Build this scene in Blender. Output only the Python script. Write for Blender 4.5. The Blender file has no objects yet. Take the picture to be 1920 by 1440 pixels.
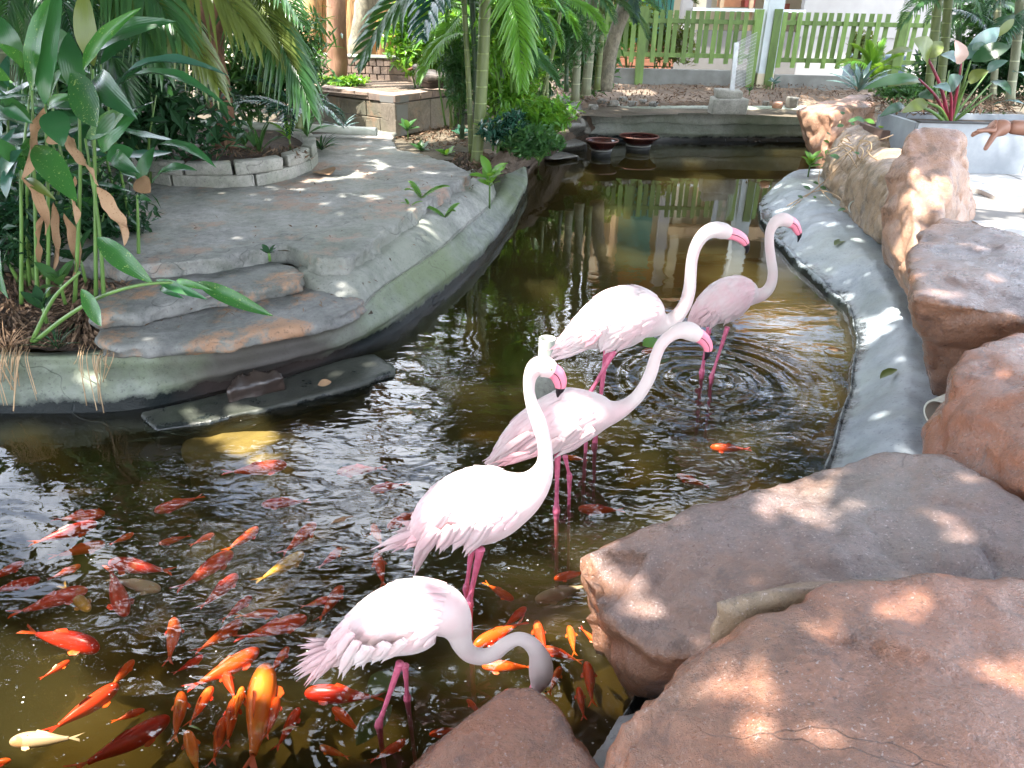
import bpy, bmesh, math, random
import numpy as np
from mathutils import Vector, Matrix, noise
random.seed(7); RNG = np.random.default_rng(7)
R = math.radians
scene = bpy.context.scene
col = scene.collection

# ------------------------------------------------------------ camera
PITCH, ROLL, FPX, CAMZ = R(26.55), R(1.2), 1441.0, 1.8
CAM = Vector((0, 0, CAMZ))
Fw = Vector((0, math.cos(PITCH), -math.sin(PITCH)))
Rt0 = Vector((1, 0, 0)); Up0 = Rt0.cross(Fw)
Rt = Rt0 * math.cos(ROLL) + Up0 * math.sin(ROLL)
Up = Up0 * math.cos(ROLL) - Rt0 * math.sin(ROLL)
cam_data = bpy.data.cameras.new('camera'); cam = bpy.data.objects.new('camera', cam_data); col.objects.link(cam)
cam_data.sensor_width = 36; cam_data.lens = 36 * FPX / 1920
cam_data.clip_start = 0.05; cam_data.clip_end = 800
m = Matrix((Rt, Up, -Fw)).transposed().to_4x4(); m.translation = CAM; cam.matrix_world = m
scene.camera = cam

# ------------------------------------------------------------ light
SUN = Vector((-0.32, -0.20, 0.93)).normalized()      # towards the sun
sun_el = math.asin(SUN.z); sun_az = math.atan2(SUN.x, SUN.y)
world = bpy.data.worlds.new('World'); scene.world = world; world.use_nodes = True
wn = world.node_tree; sky = wn.nodes.new('ShaderNodeTexSky')
sky.sky_type = 'NISHITA'; sky.sun_disc = False; sky.sun_elevation = sun_el; sky.sun_rotation = sun_az
sky.air_density = 1.0; sky.dust_density = 2.5; sky.ozone_density = 1.0
bg = wn.nodes['Background']; bg.inputs[1].default_value = 0.15
ctc = wn.nodes.new('ShaderNodeTexCoord'); cno = wn.nodes.new('ShaderNodeTexNoise'); cno.inputs['Scale'].default_value = 3.2; cno.inputs['Detail'].default_value = 7; cno.inputs['Roughness'].default_value = .6
wn.links.new(ctc.outputs['Generated'], cno.inputs['Vector']); crp = wn.nodes.new('ShaderNodeValToRGB'); crp.color_ramp.elements[0].position = .42; crp.color_ramp.elements[1].position = .60
wn.links.new(cno.outputs['Fac'], crp.inputs[0]); cmx = wn.nodes.new('ShaderNodeMix'); cmx.data_type = 'RGBA'; cmx.inputs[7].default_value = (12, 12.6, 13.6, 1)   # thin bright cumulus
wn.links.new(crp.outputs[0], cmx.inputs[0]); wn.links.new(sky.outputs[0], cmx.inputs[6]); wn.links.new(cmx.outputs[2], bg.inputs[0])
sd = bpy.data.lights.new('sun', 'SUN'); sd.energy = 3.6; sd.angle = R(0.53); sd.color = (1.0, 0.95, 0.87)
so = bpy.data.objects.new('sun', sd); col.objects.link(so); so.location = (0, 0, 20)
so.rotation_euler = SUN.to_track_quat('Z', 'Y').to_euler()
vs = scene.view_settings; scene.display_settings.display_device = 'sRGB'
vs.view_transform = 'Standard'; vs.look = 'None'; vs.exposure = 2.5; vs.gamma = 1; vs.use_curve_mapping = False
scene.render.engine = 'CYCLES'; cy = scene.cycles
cy.use_denoising = True; cy.max_bounces = 8; cy.diffuse_bounces = 3; cy.glossy_bounces = 3
cy.transmission_bounces = 4; cy.transparent_max_bounces = 12; cy.volume_bounces = 1
cy.sample_clamp_indirect = 6; cy.caustics_reflective = False; cy.caustics_refractive = False

# ------------------------------------------------------------ picking points of the place from the photograph
def ray(px, py):
    return Fw * FPX + Rt * (px - 960) - Up * (py - 720)
def P(px, py, z=0.0):                     # the point at height z
    d = ray(px, py); t = (z - CAMZ) / d.z
    return CAM + d * t
def D(px, py, y):                         # the point at distance y in front
    d = ray(px, py); return CAM + d * (y / d.y)
def depth(p): return (p - CAM).dot(Fw)
def pxm(px, p): return px * depth(p) / FPX   # a length in photo pixels at p -> metres

# ------------------------------------------------------------ objects
def link(o, parent=None):
    col.objects.link(o)
    if parent: o.parent = parent
    return o
def wloc(o):
    v = Vector((0, 0, 0))
    while o: v = v + o.location; o = o.parent
    return v
def tag(o, label=None, cat=None, group=None, kind=None):
    if label: o['label'] = label
    if cat: o['category'] = cat
    if group: o['group'] = group
    if kind: o['kind'] = kind
    return o
def empty(name, loc, label=None, cat=None, group=None):
    o = bpy.data.objects.new(name, None); o.empty_display_size = 0.1; o.location = loc; link(o)
    return tag(o, label, cat, group)
def mesh_np(name, V, F, mat, smooth=True):
    me = bpy.data.meshes.new(name)
    V = np.asarray(V, dtype=np.float32)
    if isinstance(F, np.ndarray):
        k = F.shape[1]; n = F.shape[0]
        me.vertices.add(len(V)); me.vertices.foreach_set('co', V.ravel())
        me.loops.add(n * k); me.loops.foreach_set('vertex_index', F.astype(np.int32).ravel())
        me.polygons.add(n); me.polygons.foreach_set('loop_start', np.arange(0, n * k, k, dtype=np.int32))
        me.update(calc_edges=True)
    else:
        me.from_pydata(V.tolist(), [], F)
    me.polygons.foreach_set('use_smooth', [smooth] * len(me.polygons))
    for mm in (mat if isinstance(mat, (list, tuple)) else [mat]): me.materials.append(mm)
    return me
def obj(name, me, parent=None, loc=None):
    o = bpy.data.objects.new(name, me); link(o, parent)
    if loc is not None: o.location = loc
    return o
class MB:
    def __init__(s): s.V = []; s.F = []; s.M = []
    def add(s, V, F, mi=0):
        b = len(s.V); s.V += [tuple(v) for v in V]; s.F += [tuple(i + b for i in f) for f in F]; s.M += [mi] * len(F)
    def box(s, c, d, rot=0.0, tilt=None, mi=0, jit=0.0):
        M = Matrix.Rotation(rot, 3, 'Z')
        if tilt: M = M @ Matrix.Rotation(tilt[0], 3, 'X') @ Matrix.Rotation(tilt[1], 3, 'Y')
        c = Vector(c); vs = []
        for x in (-.5, .5):
            for y in (-.5, .5):
                for z in (-.5, .5):
                    j = Vector((random.uniform(-jit, jit), random.uniform(-jit, jit), random.uniform(-jit, jit)))
                    vs.append(c + M @ Vector((x * d[0], y * d[1], z * d[2])) + j)
        s.add(vs, [(0, 1, 3, 2), (4, 6, 7, 5), (0, 4, 5, 1), (2, 3, 7, 6), (0, 2, 6, 4), (1, 5, 7, 3)], mi)
    def bar(s, a, b, w, t, mi=0, side=Vector((0, 1, 0))):
        a = Vector(a); b = Vector(b); d = (b - a).normalized(); u = d.cross(side).normalized(); v = d.cross(u)
        vs = [p + u * (w / 2 * i) + v * (t / 2 * j) for p in (a, b) for i, j in ((-1, -1), (1, -1), (1, 1), (-1, 1))]
        s.add(vs, [(3, 2, 1, 0), (4, 5, 6, 7), (0, 1, 5, 4), (1, 2, 6, 5), (2, 3, 7, 6), (3, 0, 4, 7)], mi)
    def tube(s, pts, rad, n=8, cap=True, mi=0, flat=1.0, upv=None):
        V, F = tube_vf(pts, rad, n, cap, flat, upv); s.add(V, F, mi)
    def build(s, name, mat, parent=None, smooth=True, origin=None, bevel=0):
        base = wloc(parent) if parent else None
        if base is None:
            if origin is None:
                a = np.array(s.V); mn = a.min(0); mx = a.max(0); origin = Vector(((mn[0] + mx[0]) / 2, (mn[1] + mx[1]) / 2, mn[2]))
            base = Vector(origin)
        V = np.array(s.V) - np.array(base)
        me = mesh_np(name, V, s.F, mat, smooth)
        if len(set(s.M)) > 1: me.polygons.foreach_set('material_index', s.M)
        o = obj(name, me, parent)
        if not parent: o.location = base
        if bevel:
            bv = o.modifiers.new('bevel', 'BEVEL'); bv.width = bevel; bv.segments = 2; bv.limit_method = 'ANGLE'
        return o
def tube_vf(pts, rad, n=8, cap=True, flat=1.0, upv=None):
    pts = [Vector(p) for p in pts]; N = len(pts)
    if not hasattr(rad, '__len__'): rad = [rad] * N
    V = []; u = None
    for i, p in enumerate(pts):
        t = (pts[min(i + 1, N - 1)] - pts[max(i - 1, 0)]).normalized()
        if u is None:
            a = Vector(upv) if upv is not None else (Vector((0, 0, 1)) if abs(t.z) < .9 else Vector((1, 0, 0)))
            u = (a - t * a.dot(t)).normalized()
        else: u = (u - t * u.dot(t)).normalized()
        w = t.cross(u)
        for k in range(n):
            an = 2 * math.pi * k / n
            V.append(p + u * (math.sin(an) * rad[i]) + w * (math.cos(an) * rad[i] * flat))
    F = [(i * n + k, i * n + (k + 1) % n, (i + 1) * n + (k + 1) % n, (i + 1) * n + k) for i in range(N - 1) for k in range(n)]
    if cap: F += [tuple(range(n - 1, -1, -1)), tuple((N - 1) * n + k for k in range(n))]
    return V, F
def catmull(pts, m):
    pts = [np.array(p, float) for p in pts]; P_ = [2 * pts[0] - pts[1]] + pts + [2 * pts[-1] - pts[-2]]; out = []
    for i in range(1, len(P_) - 2):
        a, b, c, d = P_[i - 1:i + 3]
        for k in range(m):
            t = k / m
            out.append(.5 * ((2 * b) + (-a + c) * t + (2 * a - 5 * b + 4 * c - d) * t * t + (-a + 3 * b - 3 * c + d) * t ** 3))
    out.append(pts[-1]); return out
def fbm(p, sc, o=4):
    return noise.fractal(Vector(p) * sc, 1.0, 2.0, o)

# ------------------------------------------------------------ materials
class NT:
    def __init__(s, name):
        s.m = bpy.data.materials.new(name); s.m.use_nodes = True; s.t = s.m.node_tree; s.n = s.t.nodes
        s.b = s.n['Principled BSDF']; s.out = s.n['Material Output']
    def N(s, t, **k):
        x = s.n.new('ShaderNode' + t)
        for a, b in k.items(): setattr(x, a, b)
        return x
    def L(s, a, b): s.t.links.new(a, b)
    def coord(s, kind='Object', scale=(1, 1, 1), rot=(0, 0, 0)):
        c = s.N('TexCoord'); mp = s.N('Mapping'); s.L(c.outputs[kind], mp.inputs[0])
        mp.inputs['Scale'].default_value = scale; mp.inputs['Rotation'].default_value = rot
        return mp.outputs[0]
    def noise(s, sc, det=6, rough=.6, vec=None, dist=0):
        x = s.N('TexNoise'); x.inputs['Scale'].default_value = sc; x.inputs['Detail'].default_value = det
        x.inputs['Roughness'].default_value = rough; x.inputs['Distortion'].default_value = dist
        s.L(vec if vec is not None else s.coord(), x.inputs['Vector']); return x.outputs['Fac']
    def ramp(s, fac, stops):
        x = s.N('ValToRGB'); cr = x.color_ramp
        while len(cr.elements) < len(stops): cr.elements.new(.5)
        for e, (p, c) in zip(cr.elements, stops):
            e.position = p; e.color = (c if hasattr(c, '__len__') else (c, c, c)) + (1,) if not (hasattr(c, '__len__') and len(c) == 4) else c
        s.L(fac, x.inputs[0]); return x.outputs[0]
    def mix(s, fac, a, b, mode='MIX'):
        x = s.N('Mix', data_type='RGBA', blend_type=mode)
        for k, v in ((0, fac), (6, a), (7, b)):
            if hasattr(v, 'is_linked') or hasattr(v, 'node'): s.L(v, x.inputs[k])
            else: x.inputs[k].default_value = v if k == 0 else tuple(v) + ((1,) if len(v) == 3 else ())
        return x.outputs[2]
    def math(s, op, a, b=0.0, clamp=False):
        x = s.N('Math', operation=op); x.use_clamp = clamp
        for k, v in ((0, a), (1, b)):
            if hasattr(v, 'node'): s.L(v, x.inputs[k])
            else: x.inputs[k].default_value = v
        return x.outputs[0]
    def bump(s, h, strength=.3, dist=.01, prev=None):
        x = s.N('Bump'); x.inputs['Strength'].default_value = strength; x.inputs['Distance'].default_value = dist
        s.L(h, x.inputs['Height'])
        if prev is not None: s.L(prev, x.inputs['Normal'])
        return x.outputs[0]
    def set(s, color=None, rough=None, normal=None, **k):
        for key, v in (('Base Color', color), ('Roughness', rough), ('Normal', normal)):
            if v is None: continue
            if hasattr(v, 'node'): s.L(v, s.b.inputs[key])
            else: s.b.inputs[key].default_value = tuple(v) + (1,) if hasattr(v, '__len__') else v
        for a, v in k.items(): s.b.inputs[a.replace('_', ' ')].default_value = v
        return s.m
    def pos(s): return s.N('NewGeometry').outputs['Position']
    def z(s):
        x = s.N('SeparateXYZ'); s.L(s.pos(), x.inputs[0]); return x.outputs[2]

def simple(name, c, rough=.5, c2=None, sc=8, bump=.2, bd=.004, bsc=None, **k):
    t = NT(name); nz = t.noise(sc)
    c2 = c2 or tuple(x * .7 for x in c)
    color = t.ramp(nz, [(.35, c), (.65, c2)])
    t.set(color, rough, t.bump(t.noise(bsc or sc * 6), bump, bd), **k); return t.m

def paint_mat(name, c):
    t = NT(name); info = t.N('ObjectInfo'); v = t.coord('Object', (1, 1, .25)); n = t.noise(9, 6, .7, v)
    col_ = t.ramp(n, [(.35, tuple(x * .62 for x in c)), (.6, c)]); hs = t.N('HueSaturation'); t.L(col_, hs.inputs['Color']); t.L(t.math('ADD', t.math('MULTIPLY', info.outputs['Random'], .5), .7), hs.inputs['Value'])
    t.set(hs.outputs[0], .5, t.bump(n, .3, .004)); return t.m
def leaf_mat(name, c, c2, trans=(.12, .3, .03), rough=.32, tr=.32, spec=.5, spots=None, rnd=.5):
    t = NT(name); info = t.N('ObjectInfo'); geo = t.N('NewGeometry')
    r = t.math('ADD', t.math('MULTIPLY', info.outputs['Random'], rnd), t.math('MULTIPLY', geo.outputs['Random Per Island'], 1 - rnd))
    f = t.math('ADD', t.math('MULTIPLY', r, .7), t.math('MULTIPLY', t.noise(3), .45), True)
    color = t.ramp(f, [(.2, c), (.85, c2)])
    if spots: color = t.mix(t.ramp(t.noise(38, 2), [(.63, 0.), (.68, .8)]), color, spots)
    w = t.N('TexWave', bands_direction='Y'); w.inputs['Scale'].default_value = 14; w.inputs['Distortion'].default_value = .4
    t.L(t.coord('Object'), w.inputs['Vector'])
    t.set(color, rough, t.bump(w.outputs['Fac'], .12, .004)); t.b.inputs['Specular IOR Level'].default_value = spec
    tl = t.N('BsdfTranslucent'); tl.inputs[0].default_value = trans + (1,)
    mx = t.N('MixShader'); mx.inputs[0].default_value = tr
    t.L(t.b.outputs[0], mx.inputs[1]); t.L(tl.outputs[0], mx.inputs[2]); t.L(mx.outputs[0], t.out.inputs[0]); return t.m

def concrete_mat(name, c1, c2, moss=(.09, .12, .06), mossf=.5, wet=True, rough=.75, sc=3.0, rust=None, wetz=.05, bump=.45):
    t = NT(name); pos = t.pos()
    a = t.noise(sc, 8, .65, pos); b = t.noise(sc * 7, 6, .7, pos); c = t.noise(sc * .45, 4, .6, pos)
    color = t.ramp(t.math('ADD', t.math('MULTIPLY', a, .6), t.math('MULTIPLY', b, .4)), [(.36, c2), (.58, c1)])
    color = t.mix(t.ramp(c, [(.5 - .18 * mossf, 0.), (.62, mossf)]), color, moss)
    if rust: color = t.mix(t.ramp(t.noise(sc * .9, 6, .75, pos), [(.52, 0.), (.62, .75)]), color, rust)
    spk = t.noise(60, 3, .6, pos)
    color = t.mix(t.ramp(spk, [(.3, .5), (.42, 0.)]), color, tuple(x * .35 for x in c2))
    vor = t.N('TexVoronoi', feature='DISTANCE_TO_EDGE'); vor.inputs['Scale'].default_value = .55
    dv = t.N('VectorMath', operation='ADD'); t.L(pos, dv.inputs[0])
    nn = t.N('TexNoise'); nn.inputs['Scale'].default_value = 2.5; t.L(pos, nn.inputs['Vector']); t.L(nn.outputs['Color'], dv.inputs[1]); t.L(dv.outputs[0], vor.inputs['Vector'])
    crack = t.ramp(vor.outputs[0], [(.0, .8), (.003, 0.)])
    color = t.mix(t.math('MULTIPLY', crack, .6), color, tuple(x * .25 for x in c2))
    rg = rough
    if wet:
        z = t.z(); zz = t.math('ADD', z, t.math('MULTIPLY', t.math('SUBTRACT', t.noise(7, 5, .7, pos), .5), .14))
        wf = t.ramp(t.math('MULTIPLY', zz, 4), [(wetz * 4 - .03, 1.), (wetz * 4 + .09, 0.)])
        color = t.mix(wf, color, (.012, .016, .016)); rg = t.ramp(wf, [(0., rough), (1., .22)])
    h = t.math('ADD', t.math('MULTIPLY', b, .6), t.math('MULTIPLY', t.noise(90, 4, .6, pos), .35))
    h = t.math('SUBTRACT', h, t.math('MULTIPLY', crack, .8))
    t.set(color, rg, t.bump(h, bump, .012)); return t.m

def rock_mat(name, top, side, side2, rough=.34, seed=0.):
    t = NT(name); pos = t.pos(); mp = t.N('Mapping'); mp.inputs['Location'].default_value = (seed, seed * 2, 0); t.L(pos, mp.inputs[0]); pos = mp.outputs[0]
    geo = t.N('NewGeometry'); sx = t.N('SeparateXYZ'); t.L(geo.outputs['Normal'], sx.inputs[0])
    a = t.noise(2.2, 7, .65, pos, .4); b = t.noise(16, 7, .72, pos); c = t.noise(75, 4, .65, pos)
    sidec = t.ramp(t.math('ADD', t.math('MULTIPLY', a, .55), t.math('MULTIPLY', b, .45)), [(.38, side2), (.58, side)])
    topc = t.ramp(t.math('ADD', t.math('MULTIPLY', b, .55), t.math('MULTIPLY', c, .45)), [(.38, tuple(x * .62 for x in top)), (.6, top)])
    nz = t.math('ADD', sx.outputs[2], t.math('MULTIPLY', t.math('SUBTRACT', t.noise(3.5, 5, .7, pos), .5), .9))
    color = t.mix(t.ramp(nz, [(.62, 0.), (.9, 1.)]), sidec, topc)
    color = t.mix(t.ramp(t.noise(1.1, 4, .6, pos), [(.52, 0.), (.68, .32)]), color, (.12, .115, .07))
    color = t.mix(t.ramp(c, [(.3, .7), (.4, 0.)]), color, tuple(x * .3 for x in side2))
    color = t.mix(t.ramp(t.noise(120, 2, .5, pos), [(.64, 0.), (.72, .6)]), color, (.55, .45, .42))
    dvv = t.N('VectorMath', operation='ADD'); nn = t.N('TexNoise'); nn.inputs['Scale'].default_value = 1.6; nn.inputs['Detail'].default_value = 5; nn.inputs['Roughness'].default_value = .4; t.L(pos, nn.inputs['Vector']); t.L(pos, dvv.inputs[0]); t.L(nn.outputs['Color'], dvv.inputs[1])
    vor = t.N('TexVoronoi', feature='DISTANCE_TO_EDGE'); vor.inputs['Scale'].default_value = 1.7; t.L(dvv.outputs[0], vor.inputs['Vector'])
    crk = t.math('MULTIPLY', t.ramp(vor.outputs[0], [(.0, 1.), (.004, 0.)]), t.ramp(t.noise(1.6, 3, .5, pos), [(.54, 0.), (.64, 1.)]))
    color = t.mix(t.math('MULTIPLY', crk, .45), color, tuple(x * .3 for x in side2))
    color = t.mix(t.ramp(t.noise(.9, 6, .75, pos, .8), [(.42, .55), (.56, 0.)]), color, side)
    color = t.mix(t.ramp(t.noise(7, 6, .75, pos, .5), [(.36, .6), (.47, 0.)]), color, tuple(x * .5 for x in side2))
    rg = t.ramp(t.noise(5, 4, .7, pos), [(.35, rough * .75), (.65, rough * 1.7)])
    h = t.math('SUBTRACT', t.math('ADD', t.math('MULTIPLY', b, .9), t.math('MULTIPLY', c, .35)), t.math('MULTIPLY', crk, .8))
    t.set(color, rg, t.bump(t.noise(38, 5, .75, pos), .8, .010, t.bump(h, .75, .028))); t.b.inputs['Specular IOR Level'].default_value = .6
    t.b.inputs['Coat Weight'].default_value = .6; t.b.inputs['Coat Roughness'].default_value = .14; t.L(t.bump(t.noise(95, 4, .7, pos), .6, .006), t.b.inputs['Coat Normal'])
    return t.m

def bark_mat(name, c, c2, sc=(6, 6, 1.2), rough=.8, rings=0, bump=.8):
    t = NT(name); v = t.coord('Object', sc); a = t.noise(2.5, 8, .7, v, .6)
    color = t.ramp(a, [(.38, c2), (.6, c)]); h = a
    if rings:
        w = t.N('TexWave', bands_direction='Z', wave_profile='SAW'); w.inputs['Scale'].default_value = rings; w.inputs['Distortion'].default_value = .6
        t.L(t.coord('Object'), w.inputs['Vector']); rr = t.ramp(w.outputs['Fac'], [(.0, 1.), (.08, 0.)])
        color = t.mix(t.math('MULTIPLY', rr, .7), color, tuple(min(1, x * 2.2) for x in c)); h = t.math('ADD', t.math('MULTIPLY', a, .4), rr)
    t.set(color, rough, t.bump(h, bump, .01)); return t.m

M = {}
M['concrete'] = concrete_mat('weathered_concrete', (.34, .34, .31), (.17, .175, .165), mossf=.45)
M['terrace'] = concrete_mat('terrace_concrete', (.28, .275, .26), (.105, .108, .10), mossf=.4, rust=(.30, .19, .14))
M['step'] = concrete_mat('step_stone', (.20, .20, .19), (.075, .078, .075), mossf=.25, rust=(.36, .19, .10))
M['rim'] = concrete_mat('rim_concrete', (.27, .285, .265), (.11, .125, .115), moss=(.15, .19, .09), mossf=.8, wetz=.055)
M['rim_right'] = concrete_mat('smooth_wet_concrete', (.33, .37, .41), (.21, .245, .28), moss=(.24, .27, .18), mossf=.35, rough=.38, wetz=.04, bump=.3)
M['farwall'] = concrete_mat('pond_wall_concrete', (.44, .46, .40), (.27, .29, .25), moss=(.13, .17, .09), mossf=.7, wetz=.06)
M['dark_slab'] = concrete_mat('wet_slab', (.06, .062, .052), (.025, .028, .024), moss=(.04, .055, .03), mossf=.4, rough=.45, wetz=-.01)
M['block'] = concrete_mat('old_block', (.34, .33, .29), (.18, .175, .155), mossf=.35, wet=False, sc=6)
M['brick'] = simple('old_brick', (.30, .22, .17), .85, (.17, .13, .11), 9, .5, .006)
M['rust'] = simple('rust_mortar', (.22, .08, .045), .9, (.10, .05, .04), 12, .5)
M['soil'] = simple('soil', (.10, .07, .05), .95, (.045, .032, .024), 14, .9, .03)
M['dirt'] = simple('dirt', (.19, .14, .10), .95, (.09, .065, .045), 3, .8, .03, 22)
M['ground'] = simple('ground', (.12, .095, .065), .95, (.06, .05, .03), 2, .8, .03)
M['rockA'] = rock_mat('red_granite', (.31, .135, .078), (.35, .12, .05), (.16, .06, .032), .24, 1.)
M['rockB'] = rock_mat('purple_grey_granite', (.215, .145, .13), (.27, .125, .065), (.12, .055, .032), .27, 5.)
M['rockC'] = rock_mat('pink_sandstone', (.36, .21, .165), (.42, .22, .13), (.20, .11, .065), .5, 9.)
M['rockD'] = rock_mat('ochre_rock', (.32, .22, .16), (.37, .25, .15), (.17, .12, .07), .55, 14.)
M['rockG'] = rock_mat('grey_stone', (.22, .21, .18), (.19, .18, .15), (.09, .09, .075), .7, 3.)
M['paving'] = simple('pale_paving', (.50, .49, .47), .6, (.36, .35, .34), 3, .2)
M['pvc'] = simple('white_pvc', (.68, .69, .62), .42, (.48, .50, .42), 5, .1)
M['pvcg'] = simple('mossy_pvc', (.45, .50, .42), .5, (.24, .28, .2), 7, .1)
M['wood_green'] = paint_mat('green_paint', (.17, .28, .065))
M['white_wall'] = simple('white_render', (.40, .39, .38), .8, (.34, .33, .32), 1.5, .1)
M['grey_wall'] = simple('grey_render', (.20, .19, .18), .8, (.16, .155, .145), 1.5, .1)
M['kerb'] = simple('kerb_render', (.25, .26, .24), .85, (.17, .17, .155), 3, .2)
M['cream'] = simple('cream_render', (.66, .58, .42), .8, (.58, .5, .36), 1.5, .1)
M['post_white'] = simple('post_paint', (.60, .66, .68), .6, (.5, .56, .58), 2, .1)
M['teal'] = simple('teal_panel', (.10, .42, .38), .6, (.08, .33, .3), 1, .05)
M['orange'] = simple('orange_timber', (.62, .27, .12), .6, (.48, .2, .1), 3, .1)
M['terracotta'] = simple('terracotta', (.50, .22, .13), .75, (.40, .17, .10), 6, .2)
M['tan'] = simple('tan_timber', (.55, .38, .22), .7, (.42, .28, .16), 3, .2)
M['darkmetal'] = simple('dark_metal', (.02, .02, .022), .5)
M['steel'] = simple('galvanised_steel', (.45, .47, .48), .4, (.3, .32, .33), 9, .1, Metallic=.7)
M['marble'] = simple('grey_stone_cladding', (.33, .36, .39), .4, (.21, .235, .26), 2.6, .15)
M['bluepot'] = simple('blue_pot', (.09, .14, .18), .5)
M['brownpot'] = simple('brown_planter', (.16, .10, .08), .6)
M['bowl'] = simple('maroon_glaze', (.055, .016, .013), .2, (.03, .010, .009), 6, .05)
M['rubber'] = simple('black_rubber', (.03, .032, .03), .6)
M['bark_red'] = bark_mat('red_bark', (.30, .15, .09), (.13, .06, .04))
M['bark_pale'] = bark_mat('pale_red_bark', (.38, .21, .13), (.24, .12, .08), (4, 4, 1))
M['bark_grey'] = bark_mat('lichen_bark', (.26, .23, .16), (.12, .11, .08), (8, 8, 5))
M['bark_ochre'] = bark_mat('ochre_fibrous_bark', (.55, .32, .13), (.22, .11, .05), (14, 14, .8))
M['cane'] = bark_mat('ringed_cane', (.15, .18, .06), (.09, .12, .04), (5, 5, 1), .45, 2.2, .5)
M['cane_grey'] = bark_mat('grey_cane', (.22, .23, .14), (.13, .14, .085), (5, 5, 1), .6, 1.6, .5)
M['cane_dark'] = bark_mat('dark_cane', (.05, .09, .04), (.025, .05, .02), (5, 5, 1), .4, 1.6, .5)
M['stem'] = simple('green_stem', (.12, .22, .05), .4, (.07, .14, .03), 6, .1)
M['redstem'] = simple('crimson_petiole', (.30, .03, .06), .4, (.10, .02, .03), 5, .1)
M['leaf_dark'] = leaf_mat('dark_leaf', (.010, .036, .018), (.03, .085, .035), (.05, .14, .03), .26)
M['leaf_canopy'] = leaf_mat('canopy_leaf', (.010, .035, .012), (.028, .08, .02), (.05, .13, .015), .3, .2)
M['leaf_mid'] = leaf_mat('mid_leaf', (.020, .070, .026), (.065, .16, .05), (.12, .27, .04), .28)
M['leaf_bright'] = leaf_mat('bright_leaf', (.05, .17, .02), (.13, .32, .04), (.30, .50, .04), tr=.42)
M['leaf_ginger'] = leaf_mat('ginger_leaf', (.016, .075, .020), (.04, .15, .03), (.10, .30, .03), .26, .28, .6, (.30, .42, .10), 1.)
M['leaf_ginger2'] = leaf_mat('ginger_leaf_plain', (.014, .06, .024), (.03, .12, .04), (.08, .24, .04), .25, .25, .6, None, 1.)
M['leaf_olive'] = leaf_mat('olive_leaf', (.07, .10, .02), (.13, .17, .04), (.22, .26, .04), .3)
M['leaf_grey'] = leaf_mat('bluish_leaf', (.05, .10, .09), (.12, .20, .18), (.1, .2, .1), .22, .15, .8)
M['leaf_blue'] = leaf_mat('blue_green_leaf', (.018, .065, .045), (.045, .125, .075), (.05, .18, .1), .22, .2, .8)
M['leaf_dry'] = leaf_mat('dry_leaf', (.20, .11, .055), (.42, .27, .16), (.3, .16, .07), .65, .2, .3, (.16, .08, .04))
M['leaf_pink'] = leaf_mat('pinkish_young_leaf', (.35, .22, .18), (.5, .36, .30), (.4, .2, .15), .3, .2, .6)
M['litter'] = leaf_mat('leaf_litter', (.05, .03, .02), (.21, .135, .085), (.12, .07, .04), .8, .1, .3, None, 0.)
def koi_mat(name, c, c2, thr):
    t = NT(name); info = t.N('ObjectInfo'); mp = t.N('Mapping'); tc = t.N('TexCoord'); t.L(tc.outputs['Object'], mp.inputs[0]); cx = t.N('CombineXYZ')
    for k in range(3): t.L(t.math('MULTIPLY', info.outputs['Random'], 40 + k * 17), cx.inputs[k])
    t.L(cx.outputs[0], mp.inputs['Location']); n = t.noise(3.2, 2, .5, mp.outputs[0])
    col_ = t.mix(t.ramp(n, [(thr, 0.), (thr + .04, 1.)]), c, c2)
    hs = t.N('HueSaturation'); t.L(col_, hs.inputs['Color']); t.L(t.math('ADD', t.math('MULTIPLY', info.outputs['Random'], .018), .490), hs.inputs['Hue']); t.L(t.math('ADD', t.math('MULTIPLY', info.outputs['Random'], .4), .7), hs.inputs['Value'])
    t.set(hs.outputs[0], .3, t.bump(t.noise(60, 2), .1, .002)); return t.m
M['fish_red'] = koi_mat('koi_red', (1.0, .095, .016), (1.0, .20, .04), .62)
M['fish_orange'] = koi_mat('koi_orange', (1.0, .18, .02), (1.0, .32, .06), .6)
M['fish_gold'] = koi_mat('koi_gold', (.85, .42, .05), (.9, .6, .2), .6)
M['fish_pale'] = koi_mat('koi_pale', (.85, .62, .40), (.8, .45, .22), .62)
M['fish_dark'] = koi_mat('koi_dark_red', (.90, .08, .015), (.7, .06, .012), .55)
M['black'] = simple('black_horn', (.012, .010, .012), .3)
M['beak'] = simple('pink_horn', (.78, .25, .32), .34, (.72, .18, .26), 5, .05)
M['leg'] = simple('pink_leg', (.64, .15, .25), .42, (.42, .08, .14), 14, .4, .003)
M['skin'] = simple('skin', (.33, .17, .115), .5, (.27, .13, .085), 8, .1, .002)
M['shirt'] = simple('red_shirt', (.45, .05, .06), .85)
M['shorts'] = simple('navy_shorts', (.03, .04, .09), .85)
M['hair'] = simple('black_hair', (.012, .01, .009), .4)

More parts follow.
